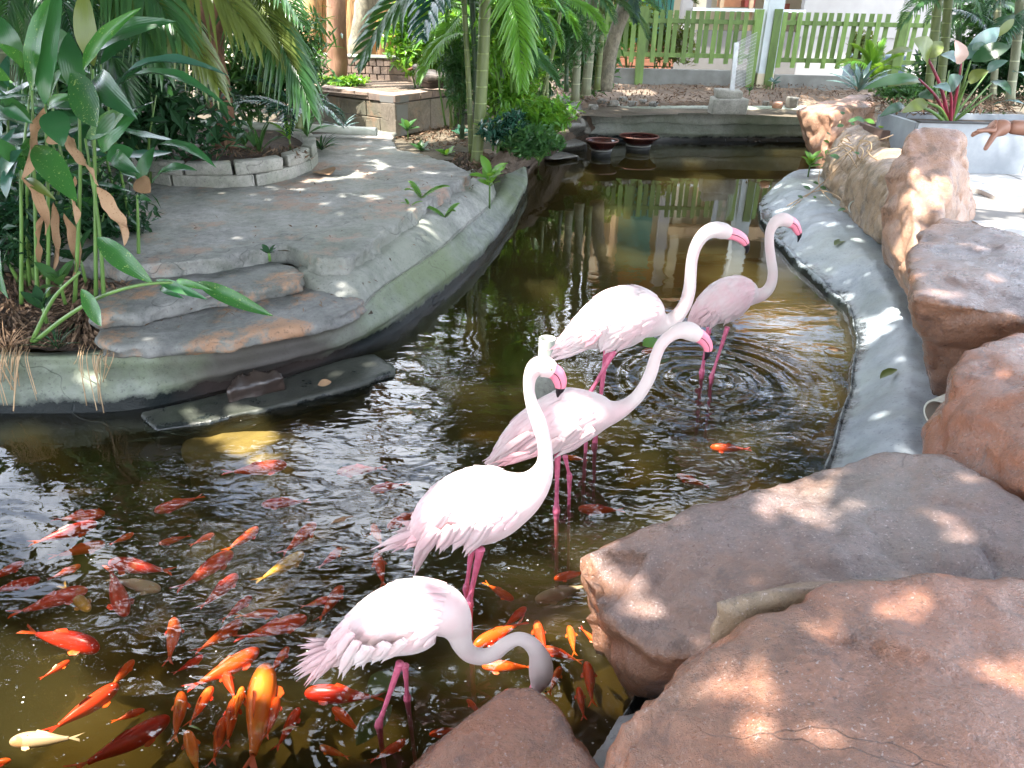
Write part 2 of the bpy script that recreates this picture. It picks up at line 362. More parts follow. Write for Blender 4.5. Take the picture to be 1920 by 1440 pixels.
def plumage():
    t = NT('white_pink_plumage'); pos = t.coord('Object')
    v = t.coord('Object', (1, 1, 1)); a = t.noise(5, 4, .6, v); f = t.noise(70, 4, .7, t.coord('Object', (.35, 1, 1)))
    geo = t.N('NewGeometry')
    c = t.ramp(a, [(.40, (.54, .465, .445)), (.60, (.55, .35, .355))])
    c = t.mix(t.math('MULTIPLY', geo.outputs['Random Per Island'], .22), c, (.62, .40, .41))
    t.set(c, .75, t.bump(f, .25, .006)); t.b.inputs['Sheen Weight'].default_value = .3
    t.b.inputs['Subsurface Weight'].default_value = .12; t.b.inputs['Subsurface Radius'].default_value = (.02, .012, .01)
    return t.m
M['plume'] = plumage()
def neckm():
    t = NT('soft_neck_plumage'); f = t.noise(120, 4, .7)
    c = t.ramp(t.noise(6, 3), [(.4, (.52, .44, .415)), (.66, (.53, .37, .365))])
    t.set(c, .8, t.bump(f, .2, .003)); t.b.inputs['Sheen Weight'].default_value = .3; return t.m
M['neck'] = neckm()
M['pinkplume'] = simple('rose_plumage', (.80, .36, .38), .75, (.78, .50, .50), 12, .3, .004)

# ------------------------------------------------------------ water
def water_mat():
    t = NT('pond_water'); pos = t.pos()
    calm = t.N('MapRange'); sx = t.N('SeparateXYZ'); t.L(pos, sx.inputs[0]); t.L(sx.outputs[1], calm.inputs[0])
    calm.inputs[1].default_value = 2.2; calm.inputs[2].default_value = 7.0; calm.inputs[3].default_value = 1.0; calm.inputs[4].default_value = .03
    v1 = t.N('Mapping'); v1.inputs['Scale'].default_value = (1.0, 1.7, 1); v1.inputs['Rotation'].default_value = (0, 0, R(18)); t.L(pos, v1.inputs[0])
    big = t.noise(2.6, 1, .4, v1.outputs[0], .6)
    v2 = t.N('Mapping'); v2.inputs['Scale'].default_value = (1.0, 2.0, 1); v2.inputs['Rotation'].default_value = (0, 0, R(-25)); t.L(pos, v2.inputs[0])
    mid = t.noise(8.5, 1, .35, v2.outputs[0], 1.3)
    act = None
    for (c, rad) in ((P(640, 1040), 1.0), (P(1060, 980), 1.1), (P(1330, 800), 1.3), (P(1120, 1280), .7), (P(420, 1180), .5), (P(640, 740), 1.1)):
        d = t.N('VectorMath', operation='DISTANCE'); t.L(pos, d.inputs[0]); d.inputs[1].default_value = tuple(c)
        f = t.N('MapRange'); f.clamp = True; t.L(d.outputs['Value'], f.inputs[0]); f.inputs[2].default_value = rad; f.inputs[3].default_value = 1; f.inputs[4].default_value = 0
        act = f.outputs[0] if act is None else t.math('MAXIMUM', act, f.outputs[0])
    patch = t.math('MULTIPLY', t.ramp(t.noise(1.3, 3, .6, pos), [(.36, .3), (.60, 1.)]), t.math('ADD', t.math('MULTIPLY', act, .85), .20))
    h = t.math('ADD', t.math('MULTIPLY', t.math('MULTIPLY', big, .65), t.math('ADD', t.math('MULTIPLY', act, .6), .4)), t.math('MULTIPLY', t.math('MULTIPLY', mid, patch), .28))
    fine = t.math('MULTIPLY', t.noise(24, 0, .3, v2.outputs[0], 1.0), t.math('MULTIPLY', patch, .03))
    h = t.math('ADD', h, fine)
    h = t.math('MULTIPLY', h, calm.outputs[0])
    for (c, fr, am, rad) in RINGS:
        d = t.N('VectorMath', operation='DISTANCE'); t.L(pos, d.inputs[0]); d.inputs[1].default_value = tuple(c)
        w = t.math('SINE', t.math('MULTIPLY', d.outputs['Value'], fr))
        f = t.N('MapRange'); f.clamp = True; t.L(d.outputs['Value'], f.inputs[0]); f.inputs[1].default_value = 0; f.inputs[2].default_value = rad; f.inputs[3].default_value = am; f.inputs[4].default_value = 0
        h = t.math('ADD', h, t.math('MULTIPLY', w, f.outputs[0]))
    nb = t.bump(h, 1.0, .030)
    tr = t.N('BsdfTransparent'); tr.inputs[0].default_value = (.95, .97, .92, 1)
    gl = t.N('BsdfGlossy'); gl.inputs['Roughness'].default_value = .015; t.L(nb, gl.inputs['Normal'])
    fr = t.N('Fresnel'); fr.inputs[0].default_value = 1.38; t.L(nb, fr.inputs['Normal'])
    ff = t.math('ADD', t.math('MULTIPLY', fr.outputs[0], 1.2), .008, True)
    mx = t.N('MixShader'); t.L(t.math('MINIMUM', ff, .72), mx.inputs[0]); t.L(tr.outputs[0], mx.inputs[1]); t.L(gl.outputs[0], mx.inputs[2])
    t.L(mx.outputs[0], t.out.inputs['Surface'])
    ab = t.N('VolumeAbsorption'); ab.inputs[0].default_value = (.60, .50, .20, 1); ab.inputs[1].default_value = 4.2
    sc = t.N('VolumeScatter'); sc.inputs[0].default_value = (.66, .58, .28, 1); sc.inputs['Density'].default_value = .5; sc.inputs['Anisotropy'].default_value = .0
    ad = t.N('AddShader'); t.L(ab.outputs[0], ad.inputs[0]); t.L(sc.outputs[0], ad.inputs[1]); t.L(ad.outputs[0], t.out.inputs['Volume'])
    return t.m
RINGS = [(P(1322, 716), 50, .14, .85), (P(1043, 965), 60, .08, .4), (P(1000, 1295), 60, .08, .4), (P(708, 1365), 75, .06, .3), (P(878, 1145), 75, .06, .3), (P(765, 1312), 80, .05, .25), (P(340, 1230), 45, .05, .6), (P(1112, 838), 60, .06, .35), (P(600, 1050), 40, .05, .7)]
WZ = -.42
b = MB(); nx = 1
b.add([(-7, .2, WZ), (4.6, .2, WZ), (5.5, 13, WZ), (-7, 13, WZ), (-7, .2, 0), (4.6, .2, 0), (5.5, 13, 0), (-7, 13, 0)],
      [(3, 2, 1, 0), (4, 5, 6, 7), (0, 1, 5, 4), (1, 2, 6, 5), (2, 3, 7, 6), (3, 0, 4, 7)])
tag(b.build('water', water_mat(), smooth=False), kind='structure')
bedm = simple('silty_bed', (.10, .08, .04), .95, (.05, .045, .02), 2, .4)
V, F = [], []
nx, ny = 60, 70
for j in range(ny + 1):
    for i in range(nx + 1):
        x = -6.9 + 11.4 * i / nx; y = .3 + 12.5 * j / ny
        V.append((x, y, -.40 + .05 * noise.noise(Vector((x * 1.5, y * 1.5, 0)))))
F = [(j * (nx + 1) + i, j * (nx + 1) + i + 1, (j + 1) * (nx + 1) + i + 1, (j + 1) * (nx + 1) + i) for j in range(ny) for i in range(nx)]
tag(obj('pond_bed', mesh_np('pond_bed', V, F, bedm)), kind='structure')

# ------------------------------------------------------------ helpers for the ground works
def resample(pl, n):
    a = np.array(pl, float); d = np.r_[0, np.cumsum(np.linalg.norm(np.diff(a, axis=0), axis=1))]
    t = np.linspace(0, d[-1], n); return np.stack([np.interp(t, d, a[:, k]) for k in range(3)], 1)
def line3(spec, n, mode='P'):
    pts = [P(*q) if mode == 'P' else D(*q) for q in spec]
    return resample(catmull(pts, 6), n)
def loft(name, rows, mat, n=160, sub=4, amp=.012, sc=3.0, curve=True, kind='structure', fold=None, parent=None):
    L_ = []
    for k in range(len(rows) - 1):
        for s in range(sub):
            t = s / sub
            if curve:
                a = rows[max(k - 1, 0)]; b_ = rows[k]; c = rows[k + 1]; d = rows[min(k + 2, len(rows) - 1)]
                L_.append(.5 * ((2 * b_) + (-a + c) * t + (2 * a - 5 * b_ + 4 * c - d) * t * t + (-a + 3 * b_ - 3 * c + d) * t ** 3))
            else: L_.append(rows[k] * (1 - t) + rows[k + 1] * t)
    L_.append(rows[-1]); n = len(rows[0]); V = []
    for r in L_:
        for p in r:
            q = Vector(p); o = Vector((noise.noise(q * sc), noise.noise(q * sc + Vector((9, 3, 1))), noise.noise(q * sc + Vector((2, 8, 4))))) * amp
            o += Vector((0, 0, 1)) * noise.noise(q * sc * 4) * amp * .5 + Vector((0, 0, 1)) * noise.noise(q * sc * 13) * amp * .18
            V.append(q + o)
    F = [(j * n + i, j * n + i + 1, (j + 1) * n + i + 1, (j + 1) * n + i) for j in range(len(L_) - 1) for i in range(n - 1)]
    mb = MB(); mb.add(V, F); o = mb.build(name, mat, parent)
    if kind: o['kind'] = kind
    return o
def evaluated(o):
    dg = bpy.context.evaluated_depsgraph_get(); dg.update()
    return bpy.data.meshes.new_from_object(o.evaluated_get(dg))
def remeshed(name, verts, faces, mat, voxel, disp, smooth_it=3, hull=False):
    """solid from faces or a hull, voxel-remeshed, worn by noise; origin at its bottom centre"""
    bm = bmesh.new(); vs = [bm.verts.new(v) for v in verts]
    if hull:
        r = bmesh.ops.convex_hull(bm, input=vs)
        bmesh.ops.delete(bm, geom=[e for e in bm.verts if not e.link_faces], context='VERTS')
    else:
        for f in faces: bm.faces.new([vs[i] for i in f])
    bmesh.ops.recalc_face_normals(bm, faces=bm.faces)
    me = bpy.data.meshes.new('tmp'); bm.to_mesh(me); bm.free()
    t = bpy.data.objects.new('tmp', me); col.objects.link(t)
    rm = t.modifiers.new('r', 'REMESH'); rm.mode = 'VOXEL'; rm.voxel_size = voxel
    if smooth_it:
        sm = t.modifiers.new('s', 'SMOOTH'); sm.iterations = smooth_it; sm.factor = .5
    e = evaluated(t); bpy.data.objects.remove(t)
    n = len(e.vertices); co = np.empty(n * 3, np.float32); e.vertices.foreach_get('co', co); co = co.reshape(-1, 3)
    no = np.empty(n * 3, np.float32); e.vertices.foreach_get('normal', no); no = no.reshape(-1, 3)
    for i in range(n):
        co[i] += no[i] * disp(Vector(co[i]), no[i])
    org = np.array([(co[:, 0].min() + co[:, 0].max()) / 2, (co[:, 1].min() + co[:, 1].max()) / 2, co[:, 2].min()])
    e.vertices.foreach_set('co', (co - org).astype(np.float32).ravel()); e.update()
    e.materials.clear(); e.materials.append(mat); e.name = name
    e.polygons.foreach_set('use_smooth', [True] * len(e.polygons))
    o = obj(name, e); o.location = org; return o
def prism(name, outline, thick, mat, voxel=.03, amp=.01, curve=1, zs=None, sm=2):
    pts = [P(*q) for q in outline]; n = len(pts)
    if curve > 1: pts = [Vector(p) for p in catmull(pts + [pts[0]], curve)[:-1]]; n = len(pts)
    # ragged outline
    verts = [p for p in pts] + [Vector((p.x, p.y, p.z - thick)) for p in pts]
    faces = [tuple(range(n)), tuple(range(2 * n - 1, n - 1, -1))] + [(i, n + i, n + (i + 1) % n, (i + 1) % n) for i in range(n)]
    def dd(p, no):
        e = 1 - abs(no[2])
        st_ = noise.noise(Vector((p.x * 3, p.y * 3, p.z * 40)))
        return amp * (noise.noise(p * 2.2) * .8 + noise.noise(p * 9) * .5 + .22 * noise.noise(p * 30) + e * (noise.noise(p * 12) * 1.8 + st_ * 1.3 + noise.noise(p * 4) * 1.5))
    return remeshed(name, verts, faces, mat, voxel, dd, sm)
def rock(name, spec, mat, label, voxel=.024, amp=.03, cat='rock', group=None, sm=1, seed=0):
    pts = [Vector(q[0]) if len(q) == 1 else P(*q) for q in spec]
    sd_ = Vector((seed * 3.1, seed * 1.7, 0))
    def dd(p, no):
        q = p + sd_
        rid = 1 - 2 * abs(noise.noise(q * 2.1)); d_, _ = noise.voronoi(q * 4.2 + Vector((noise.noise(q * 5), noise.noise(q * 5 + Vector((4, 4, 4))), 0)) * .6)
        fl = no[0] * .3 + no[1] * .2; crag = max(-1, min(1, (d_[1] - d_[0]) * 4 - .8))
        side = 1 - abs(no[2]); q2 = q * 2.7 + Vector((noise.noise(q * 3), noise.noise(q * 3 + Vector((5, 1, 2))), 0)) * .25; pt = noise.voronoi(q2)[1][0]; rv = noise.cell_vector(pt * 7.3 + Vector((.3, .7, .1))) - Vector((.5, .5, .5))
        fac = max(-1.2, min(1.2, (q2 - pt).dot(rv) * 2.2)) + (rv.x * .5)
        return amp * ((.30 + .45 * side) * fac + .7 * noise.noise(q * 1.6) + .35 * rid + .30 * noise.noise(q * 6.5) + (.20 + .42 * side) * crag + .14 * noise.noise(q * 17) + .09 * noise.noise(q * 36))
    o = remeshed(name, pts, None, mat, voxel, dd, sm, hull=True)
    return tag(o, label, cat, group)

# ------------------------------------------------------------ ground with the pond cut out
hole = [P(*q).xy for q in [(-420, 560, .4), (0, 530, .4), (260, 500, .4), (560, 490, .4), (640, 430, .4), (790, 330, .4), (850, 300, .4), (930, 285, .4), (1040, 262, .4),
        (1100, 215, .45), (1300, 212, .45), (1500, 216, .45), (1610, 260, .45), (1770, 350, .45), (1870, 480, .45), (1990, 640, .45), (2150, 900, .45), (2000, 1200, .45)]]
hole += [Vector((1.0, .6)), Vector((.4, .75)), Vector((-6.9, .75))]
def inside(x, y, poly):
    c = False; j = len(poly) - 1
    for i in range(len(poly)):
        a, b_ = poly[i], poly[j]
        if (a[1] > y) != (b_[1] > y) and x < (b_[0] - a[0]) * (y - a[1]) / (b_[1] - a[1]) + a[0]: c = not c
        j = i
    return c
xs = [-300, -60, -20] + [-9 + .2 * i for i in range(91)] + [20, 60, 300]
ys = [-300, -60, -12] + [-3 + .2 * i for i in range(111)] + [30, 80, 400]
V = [(x, y, .44 + (.035 * noise.noise(Vector((x * 1.1, y * 1.1, 3))) if abs(x) < 9 and -3 < y < 19 else 0)) for y in ys for x in xs]
nX = len(xs); F = []
for j in range(len(ys) - 1):
    for i in range(nX - 1):
        cx, cy_ = (xs[i] + xs[i + 1]) / 2, (ys[j] + ys[j + 1]) / 2
        if abs(cx) < 9 and inside(cx, cy_, hole): continue
        F.append((j * nX + i, j * nX + i + 1, (j + 1) * nX + i + 1, (j + 1) * nX + i))
tag(obj('ground', mesh_np('ground', V, F, M['ground'])), kind='structure')

# left soil bed under the ginger clump, sloping to the rim
def patch(name, quad, mat, n=60, amp=.03, kind='structure', sc=3, drop=False):
    a, b_, c, d = [P(*q) for q in quad]; V = []
    for j in range(n + 1):
        for i in range(n + 1):
            u, v = i / n, j / n; p = (a * (1 - u) + b_ * u) * (1 - v) + (d * (1 - u) + c * u) * v
            p = p + Vector((0, 0, amp * (fbm(p, sc, 4)) - (.08 if drop and j == 0 else 0))); V.append(p)
    F = [(j * (n + 1) + i, j * (n + 1) + i + 1, (j + 1) * (n + 1) + i + 1, (j + 1) * (n + 1) + i) for j in range(n) for i in range(n)]
    mb = MB(); mb.add(V, F); o = mb.build(name, mat); o['kind'] = kind; return o
patch('soil_bed', [(-420, 668, .22), (235, 656, .22), (270, 470, .45), (-300, 430, .46)], M['soil'], 90, .035)
patch('understep_soil', [(190, 660, .20), (700, 590, .20), (640, 480, .36), (190, 500, .36)], M['soil'], 50, .01)

# left rim, slope and slabs
N_ = 220
R1 = line3([(-260, 672, .24), (0, 668, .24), (100, 668, .24), (215, 657, .24), (330, 651, .24), (450, 640, .235), (560, 620, .235), (660, 590, .245), (700, 557, .25), (760, 512, .25), (830, 462, .25), (872, 424, .24), (918, 386, .23), (945, 345, .22), (945, 315, .2)], N_)
R0 = R1 + np.array([-.12, .16, -.06]) * 1.0
R2 = line3([(-260, 700, .18), (0, 692, .18), (100, 692, .18), (215, 684, .18), (330, 676, .18), (450, 664, .17), (560, 640, .17), (680, 600, .19), (735, 560, .19), (795, 515, .19), (860, 465, .19), (910, 415, .18), (955, 370, .17), (975, 335, .16), (968, 308, .14)], N_)
R3 = line3([(-260, 770, 0), (0, 774, 0), (150, 775, 0), (265, 766, 0), (400, 735, 0), (560, 695, 0), (690, 648, 0), (775, 598, 0), (850, 538, 0), (915, 478, 0), (962, 412, 0), (988, 355, 0), (985, 312, 0)], N_)
R4 = R3 + np.array([.05, -.06, -.5])
Rm = (R2 + R3) / 2 + np.array([.035, -.04, .03])
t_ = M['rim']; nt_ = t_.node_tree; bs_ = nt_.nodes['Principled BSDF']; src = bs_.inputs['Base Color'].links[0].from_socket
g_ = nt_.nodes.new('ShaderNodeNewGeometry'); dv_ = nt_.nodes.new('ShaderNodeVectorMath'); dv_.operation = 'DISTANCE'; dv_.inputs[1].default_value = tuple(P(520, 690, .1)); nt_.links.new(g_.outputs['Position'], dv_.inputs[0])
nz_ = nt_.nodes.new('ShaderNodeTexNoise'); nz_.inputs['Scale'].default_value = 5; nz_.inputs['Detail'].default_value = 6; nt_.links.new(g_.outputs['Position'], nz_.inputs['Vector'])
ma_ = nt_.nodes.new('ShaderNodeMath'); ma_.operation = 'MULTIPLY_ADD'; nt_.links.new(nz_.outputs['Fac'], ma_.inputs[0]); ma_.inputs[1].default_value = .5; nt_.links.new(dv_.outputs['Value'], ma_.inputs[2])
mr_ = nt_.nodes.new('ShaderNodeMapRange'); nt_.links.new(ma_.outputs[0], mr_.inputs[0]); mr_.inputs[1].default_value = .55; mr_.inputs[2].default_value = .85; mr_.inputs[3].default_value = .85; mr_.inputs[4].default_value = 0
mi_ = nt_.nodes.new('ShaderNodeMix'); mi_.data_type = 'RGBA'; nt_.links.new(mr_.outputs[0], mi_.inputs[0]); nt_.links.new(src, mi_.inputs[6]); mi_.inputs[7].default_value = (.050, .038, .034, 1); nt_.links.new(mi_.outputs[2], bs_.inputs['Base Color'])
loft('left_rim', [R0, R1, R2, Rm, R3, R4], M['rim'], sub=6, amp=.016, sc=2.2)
S1 = line3([(562, 520, .36), (575, 490, .37), (650, 487, .38), (700, 455, .38), (760, 411, .38), (800, 384, .38), (850, 350, .38), (886, 328, .38), (893, 318, .36)], 120) + np.array([0, 0, .01])
S2 = line3([(560, 545, .27), (640, 585, .255), (672, 582, .25), (704, 552, .25), (762, 508, .25), (832, 458, .25), (874, 421, .24), (916, 384, .23), (930, 362, .2)], 120) + np.array([0, 0, .022])
Sm = (S1 + S2) / 2 + np.array([.03, -.03, .05])
loft('bank_slope', [S1 + np.array([-.1, .12, -.05]), S1, Sm, S2, S2 + np.array([0.012, -.012, -.008]), S2 + np.array([-.01, .01, -.1])], M['concrete'], sub=6, amp=.010, sc=2.5)
prism('terrace', [(215, 500, .48), (400, 487, .48), (475, 470, .48), (534, 458, .48), (590, 484, .48), (655, 484, .48), (704, 450, .48), (760, 405, .48), (800, 380, .48), (852, 345, .48), (886, 325, .48), (850, 308, .48), (790, 288, .48), (745, 280, .48), (736, 262, .48), (742, 238, .48), (600, 228, .48), (300, 232, .48), (-40, 300, .48), (-60, 420, .48)], .13, M['terrace'], .024, .016, sm=1)['kind'] = 'structure'
st = prism('stone_step', [(190, 640, .315), (222, 645, .315), (332, 643, .315), (435, 635, .315), (495, 620, .315), (560, 609, .315), (620, 596, .315), (669, 576, .315), (678, 562, .315), (640, 548, .315), (560, 528, .315), (470, 545, .315), (300, 560, .315), (190, 590, .315)], .075, M['step'], .014, .02, sm=1)
tag(st, 'lower grey stone step slab with rusty orange lichen, just above the pond rim', 'stone step', 'stone steps by the pond')
st = prism('stone_step', [(180, 588, .40), (277, 576, .40), (380, 556, .40), (467, 540, .40), (530, 530, .40), (566, 521, .40), (562, 502, .40), (520, 488, .40), (440, 484, .40), (330, 492, .40), (240, 505, .40), (180, 520, .40)], .085, M['step'], .014, .02, sm=1)
tag(st, 'upper grey stone step slab tucked under the edge of the concrete terrace', 'stone step', 'stone steps by the pond')
sl = prism('ledge_slab', [(262, 772, .022), (396, 740, .03), (530, 705, .032), (650, 670, .034), (700, 660, .034), (742, 684, .034), (738, 695, .032), (633, 729, .03), (515, 760, .026), (396, 788, .016), (290, 808, .004)], .10, M['dark_slab'], .018, .008)
tag(sl, 'long thin dark wet stone ledge lying at water level below the stone steps', 'stone ledge')
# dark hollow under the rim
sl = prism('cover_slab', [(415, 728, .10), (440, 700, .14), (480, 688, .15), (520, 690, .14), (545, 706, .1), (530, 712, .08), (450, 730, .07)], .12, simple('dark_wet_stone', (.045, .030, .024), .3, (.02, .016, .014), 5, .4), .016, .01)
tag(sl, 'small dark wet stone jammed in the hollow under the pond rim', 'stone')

# right rim: smooth wet concrete collar
Q3 = line3([(1418, 392, 0), (1428, 425, 0), (1462, 475, 0), (1500, 510, 0), (1545, 552, 0), (1585, 590, 0), (1600, 640, 0), (1592, 710, 0), (1572, 790, 0), (1545, 880, 0), (1500, 960, 0), (1400, 1040, 0), (1250, 1200, 0), (1165, 1340, 0), (1120, 1420, 0), (1060, 1500, 0)], N_)
Q2 = line3([(1434, 366, .05), (1446, 386, .07), (1466, 412, .07), (1490, 452, .07), (1530, 487, .07), (1575, 525, .07), (1612, 570, .07), (1630, 625, .07), (1622, 700, .07), (1605, 790, .07), (1590, 880, .07), (1560, 960, .07), (1460, 1060, .07), (1300, 1230, .07), (1200, 1360, .07), (1140, 1440, .07), (1090, 1520, .07)], N_)
Q1 = line3([(1500, 318, .20), (1530, 340, .20), (1560, 385, .2), (1610, 425, .2), (1650, 470, .2), (1690, 525, .2), (1722, 585, .2), (1745, 650, .2), (1760, 720, .2), (1765, 800, .2), (1760, 880, .2), (1700, 960, .2), (1560, 1090, .2), (1390, 1250, .2), (1280, 1380, .2), (1200, 1440, .2), (1160, 1520, .2)], N_)
Qm = (Q1 + Q2) / 2 + np.array([0, 0, .05])
Q0 = Q1 + np.array([.35, .05, .02])
loft('right_rim', [Q0, Q1, Qm, Q2, (Q2 + Q3) / 2 + np.array([-.01, 0, .005]), Q3, Q3 + np.array([-.03, -.02, -.5])], M['rim_right'], sub=7, amp=.026, sc=2.4)
patch('rubble_fill', [(1575, 330, .16), (1760, 330, .42), (2300, 900, .42), (1850, 900, .16)], M['dirt'], 60, .03)
B0 = line3([(880, 335, .46), (940, 290, .46), (1010, 255, .47), (1060, 215, .50), (1085, 195, .5)], 60); B1 = line3([(900, 335, .36), (955, 300, .34), (1020, 268, .34), (1068, 228, .38), (1098, 205, .48)], 60)
B2 = line3([(960, 330, .10), (990, 308, .10), (1040, 283, .08), (1075, 262, .10), (1112, 235, .22)], 60); B3 = line3([(985, 330, -.02), (1010, 308, -.02), (1055, 285, -.02), (1092, 268, -.02), (1125, 262, -.02)], 60)
loft('left_back_bank', [B0, B1, B2, B3, B3 + np.array([.1, -.1, -.4])], M['dirt'], sub=6, amp=.05, sc=4)

gs = prism('kerb_slab', [(1085, 1470, .10), (1120, 1405, .10), (1165, 1345, .10), (1205, 1330, .12), (1260, 1400, .14), (1200, 1480, .12)], .10, M['rim_right'], .014, .008, sm=1)
tag(gs, 'greenish wet concrete sliver between the triangular boulder and the big red one', 'concrete slab')
# far pond wall and dirt bank behind it
cols = 140
W0 = line3([(1070, 262, 0), (1110, 263, 0), (1200, 264, 0), (1300, 265, 0), (1400, 265, 0), (1500, 266, 0), (1560, 268, 0)], cols)
Wtop = W0.copy(); Wtop[:, 2] = .465; Wtop[:, 1] += .10
wav = np.array([.045 * noise.noise(Vector((x * 1.7, 0, 0))) + .02 * noise.noise(Vector((x * 6, 0, 1))) for x in W0[:, 0]])
Wc1 = W0.copy(); Wc1[:, 2] = .245 + wav; Wc1[:, 1] += .05
Wc2 = Wc1.copy(); Wc2[:, 2] -= .012; Wc2[:, 1] += .03
Wc3 = Wc1.copy(); Wc3[:, 2] -= .022; Wc3[:, 1] -= .02
Wm = W0.copy(); Wm[:, 2] = .12; Wm[:, 1] -= .05; Wm[:, 2] += wav * .5
Wb = W0.copy(); Wb[:, 2] = .06; Wb[:, 1] += .01; Wb[:, 2] += wav * .4
Wd = W0.copy(); Wd[:, 2] = -.5
wo = loft('far_pond_wall', [Wtop + np.array([0, .5, .0]), Wtop, Wc1, Wc2, Wc3, Wm, Wb, W0, Wd], M['farwall'], sub=3, amp=.014, curve=False); del wo['kind']
tag(wo, 'low mossy concrete wall closing the far end of the pond, with a wavy crack', 'pond wall')
pa = patch('dirt_bank', [(1060, 196, .49), (1600, 194, .49), (1700, 150, .58), (1030, 148, .58)], M['dirt'], 90, .05, sc=1.8, drop=True)

# paving on the right
pv = []
x0, x1, y0, y1 = 1.9, 7.2, 1.0, 8.3
pedge = [P(*q).xy for q in [(1700, 332, .5), (1790, 400, .5), (1830, 480, .5), (1930, 560, .5), (2050, 700, .5), (2350, 1000, .5)]]
def edge_x(y):
    for a, c in zip(pedge[1:], pedge[:-1]):
        if a.y <= y <= c.y: return a.x + (c.x - a.x) * (y - a.y) / (c.y - a.y)
    return pedge[-1].x if y < pedge[-1].y else pedge[0].x
b = MB(); yy = [y1, 6.5, 6, 5.5, 5, 4.5, 4, 3.5, 3, 2.5, 2, y0]; n = len(yy)
b.add([(edge_x(y), y, .485) for y in yy] + [(x1, y, .485) for y in yy] + [(edge_x(y), y, .2) for y in yy], [(i + 1, i + 1 + n, i + n, i) for i in range(n - 1)] + [(i, i + 2 * n, i + 1 + 2 * n, i + 1) for i in range(n - 1)])
o = b.build('right_paving', M['grey_wall'], smooth=False); o['kind'] = 'structure'
k = 0
ty = y0
tile_me = None
while ty < y1 - .1:
    tx = x0
    while tx < x1 - .1:
        if tx < max(edge_x(ty), edge_x(ty + .59)) + .01: tx += .6; continue
        if tile_me is None:
            q = MB(); q.box((0, 0, 0), (.592, .592, .03)); tile_me = mesh_np('paving_tile', q.V, q.F, M['paving'], False)
        t_ = obj('tile', tile_me, o); t_.location = Vector((tx + .3, ty + .3, .50 + random.uniform(-.002, .002))) - o.location
        t_.rotation_euler = (random.uniform(-.003, .003), random.uniform(-.003, .003), 0)
        tx += .6
    ty += .6

M['oldwall'] = concrete_mat('old_brown_render', (.22, .18, .14), (.11, .095, .075), mossf=.3, wet=False, sc=5, rust=(.26, .17, .11))
# ------------------------------------------------------------ boulders on the right
rg = 'boulders along the right bank'
rock('boulder', [(1150, 1470, .42), (1183, 1335, .50), (1240, 1285, .53), (1330, 1215, .56), (1420, 1150, .6), (1560, 1100, .62), (1760, 1092, .62), (1930, 1085, .62), (2250, 1150, .6), (2300, 1800, .62), (1500, 1800, .60), (1200, 1700, .5),
      (1130, 1500, 0), (1195, 1380, 0), (1500, 1250, -.1), (2200, 1500, -.1), (1200, 1900, -.1)], M['rockA'],
     'huge wet red boulder filling the bottom right corner, with bright sun spots', .018, .035, 'boulder', rg, seed=1)
rock('boulder', [(1098, 1050, .34), (1200, 1003, .38), (1300, 975, .40), (1390, 942, .42), (1480, 902, .45), (1560, 868, .48), (1650, 843, .5), (1770, 856, .52), (1870, 915, .54), (1960, 960, .56), (2150, 1080, .58), (2100, 1200, .5), (1500, 1250, .42), (1330, 1245, .36), (1215, 1228, .33), (1112, 1120, .31),
      (1100, 1090, .1), (1125, 1190, 0), (1170, 1330, -.05), (1300, 1400, -.1), (1200, 1050, -.1), (1600, 950, -.1), (2000, 1100, -.1)], M['rockB'],
     'broad purplish grey wedge shaped boulder jutting into the pond, sun patches on top', .018, .032, 'boulder', rg, seed=2)
rock('boulder', [(1328, 1175, .47), (1342, 1126, .56), (1400, 1108, .59), (1450, 1098, .60), (1600, 1085, .60), (1700, 1090, .58), (1660, 1150, .56), (1420, 1180, .52), (1340, 1210, .44), (1345, 1260, .25), (1500, 1200, .1), (1400, 1120, .2), (1650, 1120, .2)], M['rockD'],
     'small ochre brown knob of rock wedged between the two big front boulders', .014, .022, 'boulder', rg, seed=3)
rock('boulder', [(955, 1286, .28), (1000, 1291, .28), (1042, 1330, .28), (1085, 1392, .27), (1118, 1450, .26), (1220, 1650, .3), (640, 1650, .32), (770, 1445, .27), (855, 1388, .27), (925, 1308, .27),
      (930, 1330, -.05), (1080, 1420, -.05), (1120, 1500, -.05), (720, 1500, -.05), (860, 1420, -.05)], M['rockA'],
     'small triangular reddish boulder at the bottom edge in front of the feeding flamingo', .013, .018, 'boulder', rg, seed=4)
rock('boulder', [(1795, 722, .60), (1832, 648, .68), (1905, 624, .70), (2020, 640, .72), (2060, 760, .72), (2050, 950, .6), (1960, 955, .42), (1880, 935, .40), (1760, 905, .36), (1735, 855, .36), (1742, 800, .42), (1790, 768, .50),
      (1750, 900, .1), (1900, 980, .1), (2070, 1000, .1), (1850, 750, .1)], M['rockA'],
     'dark red boulder at the right edge with a grey weathered top, below the pipe outlet', .02, .035, 'boulder', rg, seed=5)
rock('boulder', [(1706, 505, .74), (1722, 435, .77), (1765, 408, .79), (1800, 412, .80), (1850, 440, .80), (1930, 478, .8), (2150, 520, .8), (2150, 640, .7), (1925, 530, .73), (1850, 548, .73), (1785, 548, .73), (1735, 562, .73), (1712, 558, .73),
      (1755, 740, .20), (1790, 720, .2), (1850, 690, .22), (2100, 760, .2), (1735, 640, .3), (1740, 560, .2), (1950, 520, .2)], M['rockB'],
     'large flat topped grey boulder with a rusty front beside the paving', .02, .034, 'boulder', rg, seed=6)
